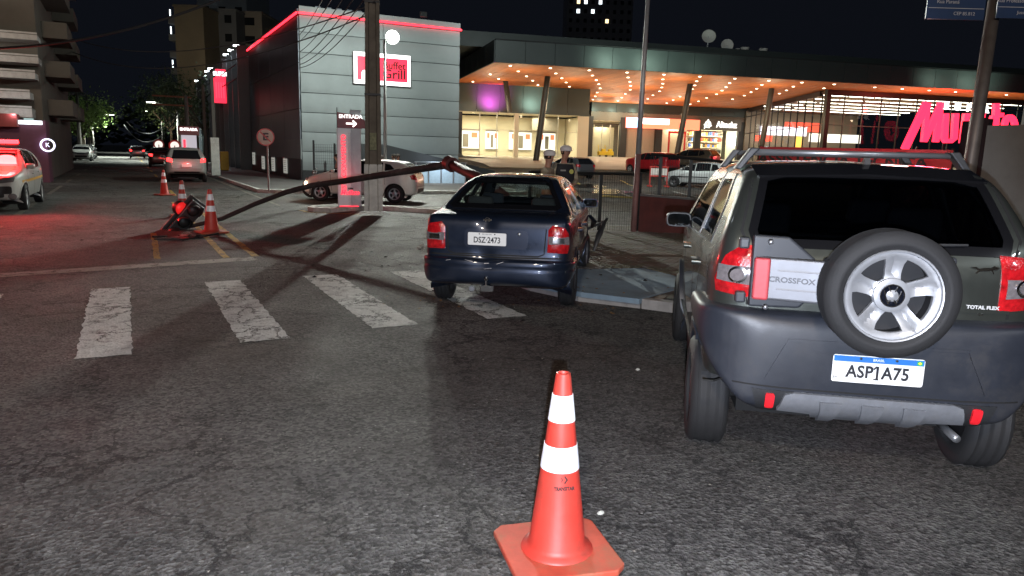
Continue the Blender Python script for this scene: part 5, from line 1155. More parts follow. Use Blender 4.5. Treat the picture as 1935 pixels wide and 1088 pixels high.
# roof clutter
def roofpt(px, t): return S(sx(px, t, 90), t)
whitep = mat('dish_white', (.5, .5, .48), .6)
for px, r_, lb_ in ((1338, 1.0, 'larger pale satellite dish on the supermarket roof edge'), (1374, .9, 'smaller half hidden satellite dish on the supermarket roof')):
    p = roofpt(px, 6); z = ZS+3.05; d = empty('satellite_dish', (p.x, p.y, z), STORE_ROT, lb_, 'satellite dish')
    hh = 1.0 if r_ == 1.0 else .35
    MB().lathe([(.02, .18), (r_*.5, .10), (r_*.62, 0), (r_*.60, -.01), (r_*.48, .08), (.02, .15)], (0, 0, hh), (.35, .9, -.25), 22).build('dish', whitep, d, True); MB().tube([(0, .1, 0), (0, .1, hh)], .05, 8).build('mast', MATS['rim_hub'], d)
for px, lb_ in ((1408, 'pair of low white drums on the supermarket roof'), (1443, 'lone white roof drum furthest right on the supermarket roof')):
    p = roofpt(px, 6); d = empty('roof_drum', (p.x, p.y, ZS+2.95), STORE_ROT, lb_, 'drum'); MB().lathe([(.32, 0), (.36, .25), (.40, .27), (.40, .34), (.05, .38)], (0, 0, 0), (0, 0, 1), 16).build('drum', whitep, d, True); 
    if px == 1408: MB().lathe([(.2, 0), (.22, .2), (.05, .23)], (-.75, 0, 0), (0, 0, 1), 14).build('drum', whitep, d, True)
# cleaning trolley, plants, bins near the doors
def yellow_trolley(px, label):
    p = S(sx(px, TS-2), TS-2); e_ = empty('cleaning_trolley', (p.x, p.y, tz(p.x, p.y)+.05), STORE_ROT, label, 'trolley'); ym = mat('trolley_yellow', (.65, .5, .03), .5)
    bevel(MB().box((0, 0, .45), (1.1, .6, .5)).build('bucket', ym, e_), .06); MB().tube([(-.45, 0, .6), (-.6, 0, 1.5)], .04, 6).build('handle', ym, e_)
    for x in (-.4, .4): MB().lathe([(.12, -.04), (.12, .04)], (x, -.25, .12), (0, 1, 0), 12).build('wheel', MATS['tyre'], e_)
    bevel(MB().box((.15, 0, .85), (.5, .4, .3)).build('tray', ym, e_), .04)
yellow_trolley(1138, 'yellow cleaning trolley with tall handle outside the shops'); yellow_trolley(1151, 'squat yellow cleaning trolley just right of the taller one')
# ============================================================ street furniture
cone_o = mat('cone_orange', (.50, .042, .028), .38, 0, var=.10, scale=9, bump=.05, bscale=40, dirt=.75, dirtcol=(.20, .06, .04)); cone_w = mat('cone_band', (.90, .91, .95), .35, 0, var=.10, scale=26, bump=.35, bscale=24)
cone_f = mat('cone_foot', (.42, .06, .032), .5, 0, var=.2, scale=9, bump=.1, bscale=40, dirt=.75, dirtcol=(.22, .13, .07))
def make_cone(x, y, rz, label, detail=True, z=0, scale=1.):
    e = empty('traffic_cone', (x, y, z), rz, label, 'traffic cone', 'traffic cones around the crash'); e.scale = (scale,)*3
    b = MB(); hs_ = .232; oct_ = [(hs_, .045-hs_), (hs_, hs_-.045), (hs_-.045, hs_), (.045-hs_, hs_), (-hs_, hs_-.045), (-hs_, .045-hs_), (.045-hs_, -hs_), (hs_-.045, -hs_)]
    b.prism(oct_, (0, 0, .012), X, Y, .026)
    for sx_ in (-1, 1):
        for sy_ in (-1, 1): b.box((sx_*.17, sy_*.17, .007), (.07, .07, .014))
    bevel(b.build('foot', cone_f, e), .006, 2)
    def rad(z): return .122-(z-.05)/.70*(.122-.030)
    MB().lathe([(.155, .036), (.150, .046), (.132, .052), (rad(.07), .070), (rad(.43), .43), (rad(.73), .73), (rad(.73)-.003, .748), (rad(.73)-.010, .75), (rad(.73)-.014, .742), (rad(.6)-.008, .60)], (0, 0, 0), (0, 0, 1), 40 if detail else 20, cap=False).build('body', cone_o, e, True, 50)
    for z0, z1_ in ((.375, .472), (.565, .668)): MB().lathe([(rad(z0)+.0005, z0), (rad(z0)+.003, z0+.001), (rad(z1_)+.003, z1_-.001), (rad(z1_)+.0005, z1_)], (0, 0, 0), (0, 0, 1), 40 if detail else 20, cap=False).build('reflective_band', cone_w, e, True, 40)
    return e, rad
c0, rad = make_cone(1.507, 2.44, R(-12), 'nearest orange traffic cone, in the middle of the junction in front')
c0.scale = (.98, .98, 1.06)
va = math.atan2(-2.42, -1.555)-R(-12)+R(15)  # printed mark faces the viewer, a little to the right
dx, dy = math.cos(va), math.sin(va); z = .345; r0 = rad(z)+.002
Uc = Vector((-dy, dx, 0)); sl = (.122-.030)/.70; Vc = Vector((-dx*sl, -dy*sl, 1)).normalized()
ink = mat('print_black', (.02, .01, .01), .6, var=0)
text('printed_name', 'TRANSITAR', .020, ink, c0, (dx*rad(.318)+dx*.0025, dy*rad(.318)+dy*.0025, .318), Uc, Vc, .0006, bold=.0008, xs=.82)
mb = MB()
for i, s_ in enumerate((.5, 1.)):
    o_ = -.012+i*.014; stroke(mb, [(o_, .011*s_+.002), (o_+.010*s_, 0), (o_, -.011*s_-.002)], .006*s_, (dx*(rad(.352)+.002), dy*(rad(.352)+.002), .352), Uc, Vc, .0008)
mb.build('printed_mark', ink, c0)
make_cone(1.38, 15.3, .3, 'orange cone standing by the end of the fallen signal arm', False, 0, 1.12)[0]
make_cone(1.12, 19.2, .1, 'orange cone behind the red lens of the fallen traffic light', False, 0, 1.12)[0]
make_cone(1.06, 27.3, .5, 'farthest orange cone, just behind the silver SUV', False, 0, 1.12)[0]

# ---- concrete lamp pole on the island
pcn = mat('pole_concrete', (.17, .145, .115), .85, var=.25, scale=3, bump=.4, bscale=40, dirt=.5, dirtcol=(.05, .04, .03)); pcw = mat('pole_whitewash', (.66, .64, .60), .8, var=.2, scale=4, bump=.3, dirt=.6, dirtcol=(.2, .18, .15))
pp = gp(706, 398, .12); up_ = empty('concrete_pole', (pp.x, pp.y, .12), R(-17), 'thick concrete utility pole with whitewashed foot on the traffic island', 'utility pole')
def hpole(z0, z1_, w0, w1, m, nm):
    v = []; f = []
    for z, w_ in ((z0, w0), (z1_, w1)):
        h = w_/2; a = w_*.27; d = w_*.16
        v += [(x, y, z) for x, y in ((-h, -h*.75), (-a, -h*.75), (-a*.8, -h*.75+d), (a*.8, -h*.75+d), (a, -h*.75), (h, -h*.75), (h, h*.75), (-h, h*.75))]
    f = [(i, (i+1) % 8, 8+(i+1) % 8, 8+i) for i in range(8)]+[tuple(range(8))[::-1], tuple(range(8, 16))]
    return meshobj(nm, v, f, m, up_)
hpole(0, 1.18, .47, .45, pcw, 'whitewashed_foot'); hpole(1.16, 10.5, .41, .26, pcn, 'shaft')
for z in (2.9, 5.1, 6.9): MB().box((0, 0, z), (.45-.015*z, .36-.012*z, .05)).build('strap', MATS['dark_metal'], up_)
bevel(MB().box((0, -.145, 1.75), (.17, .02, .42)).build('pole_notice', mat('faded_notice', (.25, .25, .15), .8, var=.4, scale=14), up_), .003)
for z in (7.4, 8.2): MB().box((0, -.3, z), (2.4, .12, .12)).build('crossarm', pcn, up_)
for k in (-1.0, -.4, .4, 1.0): MB().lathe([(.04, 0), (.07, .05), (.04, .09), (.06, .13), (.02, .18)], (k, -.3, 8.26), (0, 0, 1), 10).build('insulator', mat('porcelain', (.3, .18, .12), .3), up_)
# ---- lit totem sign
tp = gp(660, 390, .12); tt = empty('entrance_totem', (tp.x, tp.y, .12), R(-12), 'grey totem with dark red ENTRADA arrow board beside the concrete pole', 'sign')
tg_ = mat('totem_grey', (.30, .32, .35), .45, .3, var=.05); tl_ = mat('totem_light', (.55, .57, .60), .45, .2, var=.05); tr_ = mat('totem_dark_red', (.15, .008, .015), .4, var=0)
TW = .66; pr_ = lambda px, py: on_plane(px, py, (tp.x, tp.y, 0), Matrix.Rotation(R(-12), 3, 'Z')@Y)
Hh = pr_(655, 207).z-.12; zb0 = pr_(655, 242).z-.12; zt0 = pr_(655, 212).z-.12
bevel(MB().box((-.12, 0, zb0/2), (.36, .16, zb0)).build('left_post', tl_, tt), .01); bevel(MB().box((.19, .01, Hh/2), (.28, .13, Hh)).build('right_post', tg_, tt), .01); bevel(MB().box((.04, -.005, zb0/2-.05), (.12, .15, zb0-.12)).build('post_seam', tg_, tt), .005)
MB().tube([(-.29, 0, zb0), (-.29, 0, Hh+.05)], .012, 6).build('side_rod', MATS['dark_metal'], tt)
bp_ = [(-.29, zb0), (.52, zb0), (.50, zb0+.16)]+[(.50-.05*k-.0*k, zb0+.18+.19*math.sin(k/10*1.57)) for k in range(0, 11)]+[(-.29, zt0)]
MB().prism(bp_, (0, -.10, 0), X, Z, -.07).build('arrow_board', tr_, tt)
text('board_lettering', 'ENTRADA', .135, wl, tt, (.06, -.105, zb0+.30), X, Z, .008, bold=.002, xs=1.0)
mb = MB(); mb.prism([(-.12, -.022), (.10, -.022), (.10, .022), (-.12, .022)], (.06, -.112, zb0+.12), X, Z, .01); stroke(mb, [(.06, .075), (.14, 0), (.06, -.075)], .04, (.06, -.112, zb0+.12), X, Z, .01); mb.build('arrow', wl, tt)
rt_ = emat('totem_red_letters', (1, .02, .045), 1.5)
text('vertical_lettering', 'ESTACIONAMENTO', .175, rt_, tt, (-.13, -.095, zb0*.56), Z, -X, .01, bold=.0, xs=1.12*(zb0*.76)/1.85)
text('small_lettering', 'Muffato', .17, rt_, tt, (.02, -.095, .38), X, Z, .01, bold=.003, xs=.95, shear=.25)
text('small_lettering', 'SUPER', .05, MATS['gap'], tt, (.04, -.092, .49), X, Z, .006, bold=.003)
MB().box((.0, -.085, .012), (.5, .02, .02)).build('foot_light', rt_, tt)
lamp('totem_glow', 'POINT', tp+Vector((-.1, -.45, .9)), 3, (1, .05, .08), .3)
# far smaller copy of it
t2p = on_plane(358, 300, (0, 47, 0), Y); t2 = empty('entrance_totem', (5.2, 47, .13), 0, 'far small lit ENTRADA totem near the silver SUV', 'sign')
q = on_plane(357, 264, (0, 47, 0), Y); bevel(MB().box((q.x-5.2, 0, 1.1), (.8, .2, 2.2)).build('post', emat('far_totem_face', (.75, .7, .8), .3), t2), .01); MB().box((q.x-5.2, -.02, 2.35), (1.1, .22, .5)).build('arrow_board', tr_, t2); text('board_lettering', 'ENTRADA', .2, wl, t2, (q.x-5.2, -.15, 2.42), X, Z, .01, bold=.01); MB().box((q.x-5.45, -.13, 1.4), (.12, .04, .9)).build('vertical_lettering', rt_, t2)
# ---- floodlight mast
ml = at_depth(742, 70, 30); mf = at_depth(728, 335, 30); fm = empty('floodlight_mast', (mf.x, mf.y, 0), 0, 'slim pale mast carrying the glaring white floodlight', 'lamp post')
MB().tube([(0, 0, 0), (0, 0, ml.z-.25)], [.07, .045], 10).build('mast', mat('galvanised', (.42, .43, .43), .45, .5, var=.1), fm, True)
dxl = ml-mf; MB().tube([(0, 0, ml.z-.3), (dxl.x*.6, dxl.y*.6, ml.z-.1), (dxl.x, dxl.y, ml.z)], .035, 8).build('arm', MATS['galvanised'], fm, True)
hd = bevel(MB().box((dxl.x, dxl.y+.10, ml.z), (.42, .14, .36)).build('lamp_housing', MATS['dark_metal'], fm), .02)
MB().lathe([(.27, 0), (.25, -.04), (.02, -.08)], (dxl.x, dxl.y+.02, ml.z), (.2, 1, 0), 20).build('lamp_face', emat('flood_face_bloom', (.92, 1, .9), 90), fm, True)  # face made oversize so its glow also stands for the bloom
lamp('flood_light', 'SPOT', ml+Vector((-.05, -.25, -.05)), 2600, (.90, 1, .90), .14, aim=(4.5, 14, 0), spot=150, blend=.6)
lamp('flood_back', 'POINT', ml+Vector((.0, .45, .1)), 1500, (.88, 1, .92), .14)
# roof fixture added to throw the long shadows of the pole and cars
q = on_plane(800, 38, (0, BY-.5, 0), Y); rfl = empty('added_roof_floodlight', (q.x, BY-.2, 8.3), 0, 'small added floodlight bracket on the roof edge of the grey clad building', 'floodlight')
bevel(MB().box((0, -.3, .12), (.34, .16, .24)).build('housing', MATS['dark_metal'], rfl), .01); MB().box((0, -.1, .05), (.05, .3, .05)).build('bracket', MATS['dark_metal'], rfl)
lamp('added_floodlight_beam', 'SPOT', (q.x, BY-.65, 8.5), 9500, (.93, .97, .88), .12, aim=(3.5, 10.5, 0), spot=52, blend=.7)
# ---- no parking sign
np_ = gp(508, 361, .13); ns = empty('no_parking_sign', (np_.x, np_.y, .13), R(-10), 'round white no parking sign with a struck out letter on a thin post', 'road sign')
zc_ = at_depth(502, 259, (gp(508, 361, .13)-Vector((0, 0, CAM_H))).dot(FW)).z-.13
MB().tube([(0, 0, 0), (0, 0, zc_+.1)], .032, 8).build('post', mat('post_grey', (.3, .3, .3), .5, .4), ns)
MB().lathe([(.30, 0), (.30, -.02), (.02, -.02)], (-.05, -.04, zc_), (0, 1, 0), 32, cap=True).build('disc', mat('sign_red', (.55, .03, .03), .4, var=0), ns)
MB().lathe([(.262, -.024), (.02, -.024)], (-.05, -.04, zc_), (0, 1, 0), 32).build('disc_face', mat('sign_cream', (.95, .90, .78), .4, var=0), ns)
text('sign_letter', 'E', .34, plate_black, ns, (-.05, -.066, zc_), X, Z, .002, bold=.012, xs=1.2)
mb = MB(); stroke(mb, [(-.17, .17), (.17, -.17)], .045, (-.05, -.068, zc_), X, Z, .004); mb.build('sign_bar', MATS['sign_red'], ns)
mf2 = at_depth(228, 0, 1)

# ---- fallen traffic signal: arm, joint, stub, head
arm_m = mat('signal_pole_brown', (.030, .020, .020), .6, .2, var=.3, scale=6, bump=.2, dirt=.5, dirtcol=(.16, .13, .12))
fs_ = empty('fallen_traffic_signal', (.95, 14.6, 0), 0, 'fallen traffic signal with bent dark pole and its head lying on the road', 'traffic light')
base = Vector((.95, 14.6, 0)); PT = [(362, 441, 14.9), (420, 413, 14.9), (480, 386, 14.8), (540, 363, 14.6), (590, 350, 14.4), (650, 342, 14.1), (740, 327, 13.5), (800, 318, 13.1), (846, 311, 12.8)]
pts = [at_depth(*q)-base for q in PT]; pts[0].z = max(.06, pts[0].z)
MB().tube(pts, [.038, .042, .046, .050, .053, .057, .061, .065, .068], 12).build('arm', arm_m, fs_, True, 50)
jn = at_depth(850, 309, 12.75)-base; st2 = at_depth(905, 336, 11.9)-base
MB().tube([jn+(st2-jn)*-.06, jn+(st2-jn)*.10], .13, 14).build('joint_flange', mat('signal_red_brown', (.09, .032, .03), .5, .2, var=.2, scale=8), fs_, True, 40)
MB().tube([jn, st2, st2+(st2-jn)*.8+Vector((0, 0, -.1))], .085, 12).build('stub', MATS['signal_red_brown'], fs_, True)
for k in range(4):
    a = k*1.57; MB().lathe([(.018, 0), (.018, .03), (.002, .032)], jn+Vector((.10*math.cos(a), 0, .10*math.sin(a))), (st2-jn), 6).build('bolt', MATS['rim_hub'], fs_)
blk = mat('signal_black', (.014, .014, .015), .45, 0, var=.2, scale=10)
hc = at_depth(345, 418, 14.85); hd = bpy.data.objects.new('signal_head', None); COL.objects.link(hd); hd.parent = fs_; hd.location = hc-base+Vector((0, 0, .02)); hd.rotation_euler = (R(12), R(38), R(14))
bevel(MB().box((0, .02, 0), (.40, .03, 1.02)).build('backplate', blk, hd), .01)
bevel(MB().box((0, -.06, .0), (.30, .16, .92)).build('signal_box', blk, hd), .02)
for k, zz in enumerate((.29, 0, -.29)):
    lm = emat('signal_red_lens', (1, .03, .03), 1.6) if k == 9 else blk
    v = MB(); v.lathe([(.125, 0), (.13, -.02), (.13, -.20), (.122, -.20), (.118, -.02)], (0, -.14, zz), (0, 1, 0), 22, cap=False)
    vv = []
    vis = MB()
    for i in range(13):
        a = math.pi*(-.08+1.16*i/12); r_ = .135; dpt = .12+.12*math.sin(min(math.pi, max(0, a)))
        vis.v += [(r_*math.cos(a), -.14, zz+r_*math.sin(a)), (r_*math.cos(a), -.14-dpt, zz+r_*math.sin(a)), (.128*math.cos(a), -.14-dpt, zz+.128*math.sin(a)), (.128*math.cos(a), -.14, zz+.128*math.sin(a))]
    for i in range(12):
        b_ = i*4
        for j in range(4): vis.f.append((b_+j, b_+(j+1) % 4, b_+4+(j+1) % 4, b_+4+j))
    ho = vis.build('visor', blk, hd, True, 40)
    MB().lathe([(.118, 0), (.09, -.03), (.02, -.042)], (0, -.142, zz), (0, 1, 0), 22).build('lens', lm, hd, True)
pz = at_depth(349, 405, 14.7)
# the red lens itself, popped out and still lit
rd = bpy.data.objects.new('red_lens_unit', None); COL.objects.link(rd); rd.parent = fs_; rd.location = at_depth(341, 393, 14.75)-base; rd.rotation_euler = (R(5), R(20), R(20))
MB().lathe([(.135, 0), (.12, -.035), (.07, -.065), (.01, -.075)], (0, 0, 0), (0, 1, 0), 24).build('lens', emat('loose_red_lens', (1, .03, .03), .3), rd, True); MB().lathe([(.145, .06), (.15, 0), (.14, -.12), (.136, 0)], (0, 0, 0), (0, 1, 0), 24, cap=False).build('visor', blk, rd)
lamp('lens_glow', 'POINT', at_depth(341, 393, 14.4), 1.2, (1, .04, .03), .1)
dbr = MB()
for k in range(9):
    a = RS.rand()*6.28; dbr.box((.1+RS.uniform(-.5, .45)-.3, RS.uniform(-.25, .25), .02), (.1+.18*RS.rand(), .06+.08*RS.rand(), .03), rz=a)
dbr.build('broken_piece', blk, fs_)['kind'] = 'stuff'
MB().prism([(-.35, -.06), (.1, -.18), (.3, -.1), (.12, .12), (-.2, .1)], (-.25, -.15, .006), X, Y, .02).build('lying_plate', blk, fs_)
mb = MB(); mb.tube([(.1, .0, .05), (.25, -.05, .03), (.35, .12, .03), (.5, .1, .06)], .018, 6); mb.build('loose_cable', blk, fs_, True)

# ---- utility poles, street lamps and wires
def wire(name, a, b, sag, r, label, grp='overhead wires', n=18):
    a, b = Vector(a), Vector(b); c = (a+b)/2; pts = []
    for i in range(n+1):
        t = i/n; p = a.lerp(b, t); p.z -= sag*4*t*(1-t); pts.append(p-a)
    o = MB().tube(pts, r, 5).build(name, mat('wire_black', (.03, .03, .032), .7, var=0), None, True); o.location = a; tag(o, label, 'wire', grp); return o
top = Vector((pp.x, pp.y, 5.75))
labs = ['topmost thin wire reaching the clad building from the pole', 'second wire from the top of the fan reaching the clad building', 'third wire of the fan, just above the middle', 'fourth wire of the fan, just below the middle', 'fifth wire of the fan, next to the lowest', 'lowest thin wire of the fan reaching the clad building']; lab = 'one of the thin dark wires fanning from the pole to the grey building'
for k, (px, py) in enumerate(((566, 66), (566, 78), (566, 98), (566, 112), (566, 122), (566, 128))):
    q = on_plane(px, py, (BX-.05, BY+.2, 0), Y); a_ = top+Vector((-.9+.35*k*.5, -.3, .05-.12*k)); wire('overhead_wire', a_, q, .12+.04*k, .014, labs[k], 'wires fanning from the pole to the clad building')
for (a, b, sg_, r_, lb_) in ((at_depth(-60, 92, 17), at_depth(470, -25, 17), .35, .03, 'thickest overhead cable crossing the avenue at upper left'), (at_depth(130, 70, 40), at_depth(700, 10, 21), 1.0, .02, 'thin wire running from the left block to the concrete pole'),
        (at_depth(130, 95, 40), at_depth(700, 26, 21), 1.2, .02, 'lower thin wire beneath it running to the concrete pole'), (at_depth(335, 215, 60), at_depth(240, 230, 90), 1.5, .05, 'pale wire drooping from the far crossarm pole'), (at_depth(335, 222, 60), at_depth(235, 236, 90), 2.0, .05, 'second pale wire drooping below the first one')):
    wire('overhead_wire', a, b, sg_, r_, lb_)
poleg = mat('far_pole', (.12, .11, .10), .9, var=.1)
def street_lamp(px, py, fx, fy, label, e_=300, colr=(.9, 1, .9), side=-1):
    f = gp(fx, fy); D = f.y; h_ = on_plane(px, py, (0, D, 0), Y); e = empty('street_lamp', (f.x, f.y, 0), 0, label, 'street lamp'); hx = h_.x-f.x
    MB().tube([(0, 0, 0), (0, 0, h_.z-.8)], [.16, .10], 8).build('pole', poleg, e, True); MB().tube([(0, 0, h_.z-1.6), (hx*.6, 0, h_.z-.2), (hx, 0, h_.z)], .06, 6).build('arm', poleg, e, True)
    bevel(MB().box((hx, 0, h_.z-.02), (.9, .35, .14)).build('lamp_head', poleg, e), .03); MB().box((hx, 0, h_.z-.11), (.8, .3, .05)).build('lamp_face', emat('street_lamp_face', (.9, 1, .85), 60), e)
    lamp('street_light', 'SPOT', (h_.x, h_.y, h_.z-.25), e_*9, colr, .3, aim=(h_.x, h_.y, 0), spot=150, blend=.4)
street_lamp(285, 191, 340, 305, 'street lamp with long arm over the avenue on the right', 700, side=-1)
street_lamp(208, 215, 178, 296, 'street lamp on the left reaching over the tree crowns', 900)
street_lamp(276, 209, 309, 290, 'distant street lamp half lost in the dark trees', 500)
for px, y0, fx, fy, lb_ in ((145, 168, 152, 302, 'nearer left utility pole beyond the corner shop'), (163, 180, 170, 298, 'slimmer left utility pole next to the nearer one')):
    f = gp(fx, fy); h_ = on_plane(px, y0, (0, f.y, 0), Y); e = empty('utility_pole', (f.x, f.y, 0), 0, lb_, 'utility pole'); MB().tube([(0, 0, 0), (h_.x-f.x, 0, h_.z)], [.2, .12], 8).build('shaft', poleg, e, True); MB().box((h_.x-f.x, 0, h_.z-.5), (1.6, .1, .1)).build('crossarm', poleg, e)
f = gp(341, 318); e = empty('utility_pole', (f.x+.6, f.y, 0), 0, 'right hand utility pole with rusty crossarms beside the beige tower', 'utility pole'); h_ = on_plane(336, 180, (0, f.y, 0), Y)
MB().tube([(0, 0, 0), (0, 0, h_.z)], [.2, .12], 8).build('shaft', poleg, e, True)
for z in (h_.z-.1, h_.z-.7): MB().box((-.9, 0, z), (2.6, .12, .1)).build('crossarm', mat('rusty_arm', (.2, .07, .04), .8), e)
for px, py, D, lb_ in ((300, 273, 60, 'first small round red and white road sign over the avenue'), (330, 275, 55, 'second small round road sign just right of the first')):
    q = at_depth(px, py, D); e = empty('road_sign', (q.x, q.y, 0), 0, lb_, 'road sign'); MB().tube([(0, 0, 0), (0, 0, q.z)], .05, 6).build('post', poleg, e); MB().lathe([(.42, 0), (.42, -.05), (.3, -.05)], (0, 0, q.z), (0, 1, 0), 20, cap=False).build('ring', mat('ring_red', (.7, .05, .05), .5), e); MB().lathe([(.3, -.03), (.02, -.03)], (0, 0, q.z), (0, 1, 0), 20).build('disc', emat('far_disc', (1, .9, .85), .35), e)
q = at_depth(402, 200, 40); f = at_depth(408, 328, 40); e = empty('roadside_pillar', (f.x, f.y, .1), 0, 'pale short whitewashed pole foot on the left pavement', 'utility pole')
MB().box((0, 0, 1.0), (.42, .35, 2.0)).build('whitewashed_foot', pcw, e); MB().box((0, 0, 3.6), (.16, .16, 3.4)).build('shaft', poleg, e)
q = at_depth(392, 240, 46); e = empty('slim_post', (at_depth(391, 327, 46).x, at_depth(391, 327, 46).y, .1), 0, 'slim dark post beside the whitewashed pole foot', 'post'); MB().tube([(0, 0, 0), (0, 0, 5.2)], .09, 8).build('shaft', poleg, e)
q = at_depth(424, 302, 48); o = bevel(MB().box((0, 0, .6), (.5, .4, 1.2)).build('yellow_bin', mat('bin_yellow', (.5, .35, .03), .5), None), .04); o.location = (q.x, q.y, .13); tag(o, 'yellow box standing against the finned black building', 'bin')

# ---- trees
bark = mat('bark', (.07, .055, .04), .9, var=.3, bump=.5)
lf = [mat('leaf_'+k, c, .7, var=.3, scale=20) for k, c in (('light', (.18, .28, .07)), ('mid', (.055, .09, .03)), ('dark', (.03, .05, .02)))]
def tree(x, y, h, r, label, lm, n=1500, seed=0, name='street_tree'):
    g_ = np.random.RandomState(seed); e = empty(name, (x, y, 0), 0, label, 'tree', 'street trees along the avenue')
    MB().tube([(0, 0, 0), (.1, 0, h*.3), (.0, .1, h*.55)], [.24, .17, .12], 8).build('trunk', bark, e, True)
    for k in range(4):
        a = k*1.6+seed; MB().tube([(.05, 0, h*.35), (r*.4*math.cos(a), r*.4*math.sin(a), h*.6), (r*.7*math.cos(a), r*.7*math.sin(a), h*.8)], [.1, .06, .03], 6).build('limb', bark, e, True)
    cl = g_.normal(0, 1, (14, 3)); cl /= np.linalg.norm(cl, axis=1, keepdims=True); cl *= g_.uniform(.3, .85, (14, 1))*np.array([r, r, r*.62]); cl[:, 2] += h*.72
    c = cl[g_.randint(14, size=n)]+g_.normal(0, r*.17, (n, 3)); s_ = g_.uniform(.09, .22, n); v = []; f = []
    for i in range(n):
        u = g_.normal(0, 1, 3); u /= np.linalg.norm(u); w_ = np.cross(u, g_.normal(0, 1, 3)); w_ /= np.linalg.norm(w_); s = s_[i]; p = c[i]
        v += [tuple(p-u*s), tuple(p+w_*s*.5), tuple(p+u*s), tuple(p-w_*s*.5)]; f.append((4*i, 4*i+1, 4*i+2, 4*i+3))
    meshobj('crown', v, f, lm, e)
D_ = ((-4.5, 104, 7.5, 4.2, 'bright green tree under the left street lamp', 0), (-4.2, 92, 6, 3, 'low green tree in front of the bright one', 0), (-7, 122, 9, 5, 'mid green tree further down the left side', 1), (5.5, 92, 9, 5.0, 'dark full tree right of the avenue under a lamp', 2), (6.6, 76, 8.5, 4.5, 'nearest dark tree on the right of the avenue', 2), (5.5, 112, 10, 5.5, 'tall dark tree behind the two nearer ones', 1), (-8.5, 86, 9, 4.2, 'dark tree close to the parked white cars', 2), (-6.5, 145, 9, 6, 'hazy far tree closing the left side', 1), (6, 140, 10, 6, 'hazy far tree closing the right side', 2), (9.5, 84, 8, 4.5, 'dark tree set back behind the right hand kerb', 2))
for i, (x, y, h, r, lb_, k) in enumerate(D_): tree(x, y, h, r, lb_, lf[k], 1700, i)
fw_ = MB(); g_ = np.random.RandomState(44)
for i in range(2600):
    a = g_.uniform(-60, 60); p = Vector((a, 190+g_.uniform(0, 25), g_.uniform(0, 9+3*math.sin(a*.4)))); 
    if abs(a+.5) < 4.5 and p.z < 2: continue
    s = g_.uniform(.4, .9); fw_.add([p+Vector((-s, 0, 0)), p+Vector((0, s*.4, -s*.6)), p+Vector((s, 0, 0)), p+Vector((0, -.2, s*.6))], [(0, 1, 2, 3)])
o = fw_.build('far_tree_line', lf[2], None); o['kind'] = 'stuff'; o['label'] = 'far dark mass of trees closing the avenue'

# ============================================================ right hand side: fences, walls, poles
dkm = MATS['dark_metal']; fmesh = mat('fence_black', (.02, .022, .022), .5, .4)
def mesh_fence(name, a, b, z0a, z0b, h, posts, label, sp=.05, rail=True, pr=.035, over=0):
    a, b = Vector((*a, 0)), Vector((*b, 0)); d = b-a; L_ = d.length; e = empty(name, (a.x, a.y, 0), math.atan2(d.y, d.x), label, 'fence')
    mb = MB(); k = int(L_/sp)
    for i in range(k+1):
        x = L_*i/k; z0 = z0a+(z0b-z0a)*i/k; mb.box((x, 0, z0+h/2), (.006, .006, h))
    for j in range(int(h/.2)+1): mb.add([(0, -.003, z0a+j*.2+.03), (L_, -.003, z0b+j*.2+.03), (L_, .003, z0b+j*.2+.03), (0, .003, z0a+j*.2+.03), (0, -.003, z0a+j*.2+.036), (L_, -.003, z0b+j*.2+.036), (L_, .003, z0b+j*.2+.036), (0, .003, z0a+j*.2+.036)], [(0, 3, 2, 1), (4, 5, 6, 7), (0, 1, 5, 4), (1, 2, 6, 5), (2, 3, 7, 6), (3, 0, 4, 7)])
    mb.build('mesh_wire', fmesh, e)['kind'] = 'stuff'
    for t in posts: z0 = z0a+(z0b-z0a)*t; bevel(MB().box((L_*t, .03, z0+(h+.04)/2-.05), (pr*2, pr*2, h+.14)).build('post', fmesh, e), .006)
    if rail: MB().tube([(0, 0, z0a+h+.02), (L_, 0, z0b+h+.02)], .035, 6).build('top_rail', fmesh, e)
    return e
f0 = gp(1060, 436, .1); f1_ = gp(1205, 437, .1); hL = 1.27
mesh_fence('mesh_fence', (f0.x-.6, f0.y+.3), (f1_.x, f1_.y), .08, .08, 1.20, (.0, .64, 1.), 'low black mesh fence with top rail beyond the crashed saloon')
w0 = gp(1206, 437, .12); w1_ = gp(1420, 446, .12); wd_ = Vector((w1_.x-w0.x, w1_.y-w0.y, 0))
lwl = empty('low_wall', (w0.x, w0.y, 0), math.atan2(wd_.y, wd_.x), 'dark red stained low wall under the taller mesh fence', 'wall'); wl_ = wd_.length+3
MB().prism([(0, 0), (wl_, 0), (wl_, .62), (0, .86)], (0, 0, 0), X, Z, -.18).build('wall', mat('wall_dark_red', (.085, .018, .015), .7, var=.5, scale=1.3, dirt=.8, dirtcol=(.02, .015, .015)), lwl)
MB().prism([(0, .86), (wl_, .62), (wl_, .66), (0, .90)], (0, -.02, 0), X, Z, -.22).build('wall_cap', mat('cap_grey', (.12, .12, .12), .8), lwl)
mesh_fence('mesh_fence', (w0.x+.3, w0.y+.1), (w0.x+wd_.x*1.9, w0.y+wd_.y*1.9+.1), .88, .55, .82, (.05, .2, .52, .98), 'taller black mesh fence standing on the dark red low wall', .05)
bn = at_depth(1600, 292, 13.2); b0 = at_depth(1435, 290, 13.6); b1 = at_depth(1800, 296, 12.2); bd = b1-b0; bd.z = 0
ban = empty('red_banner', (b0.x, b0.y, 1.50), math.atan2(bd.y, bd.x), 'long red banner with black lettering behind the roof of the grey hatchback', 'banner')
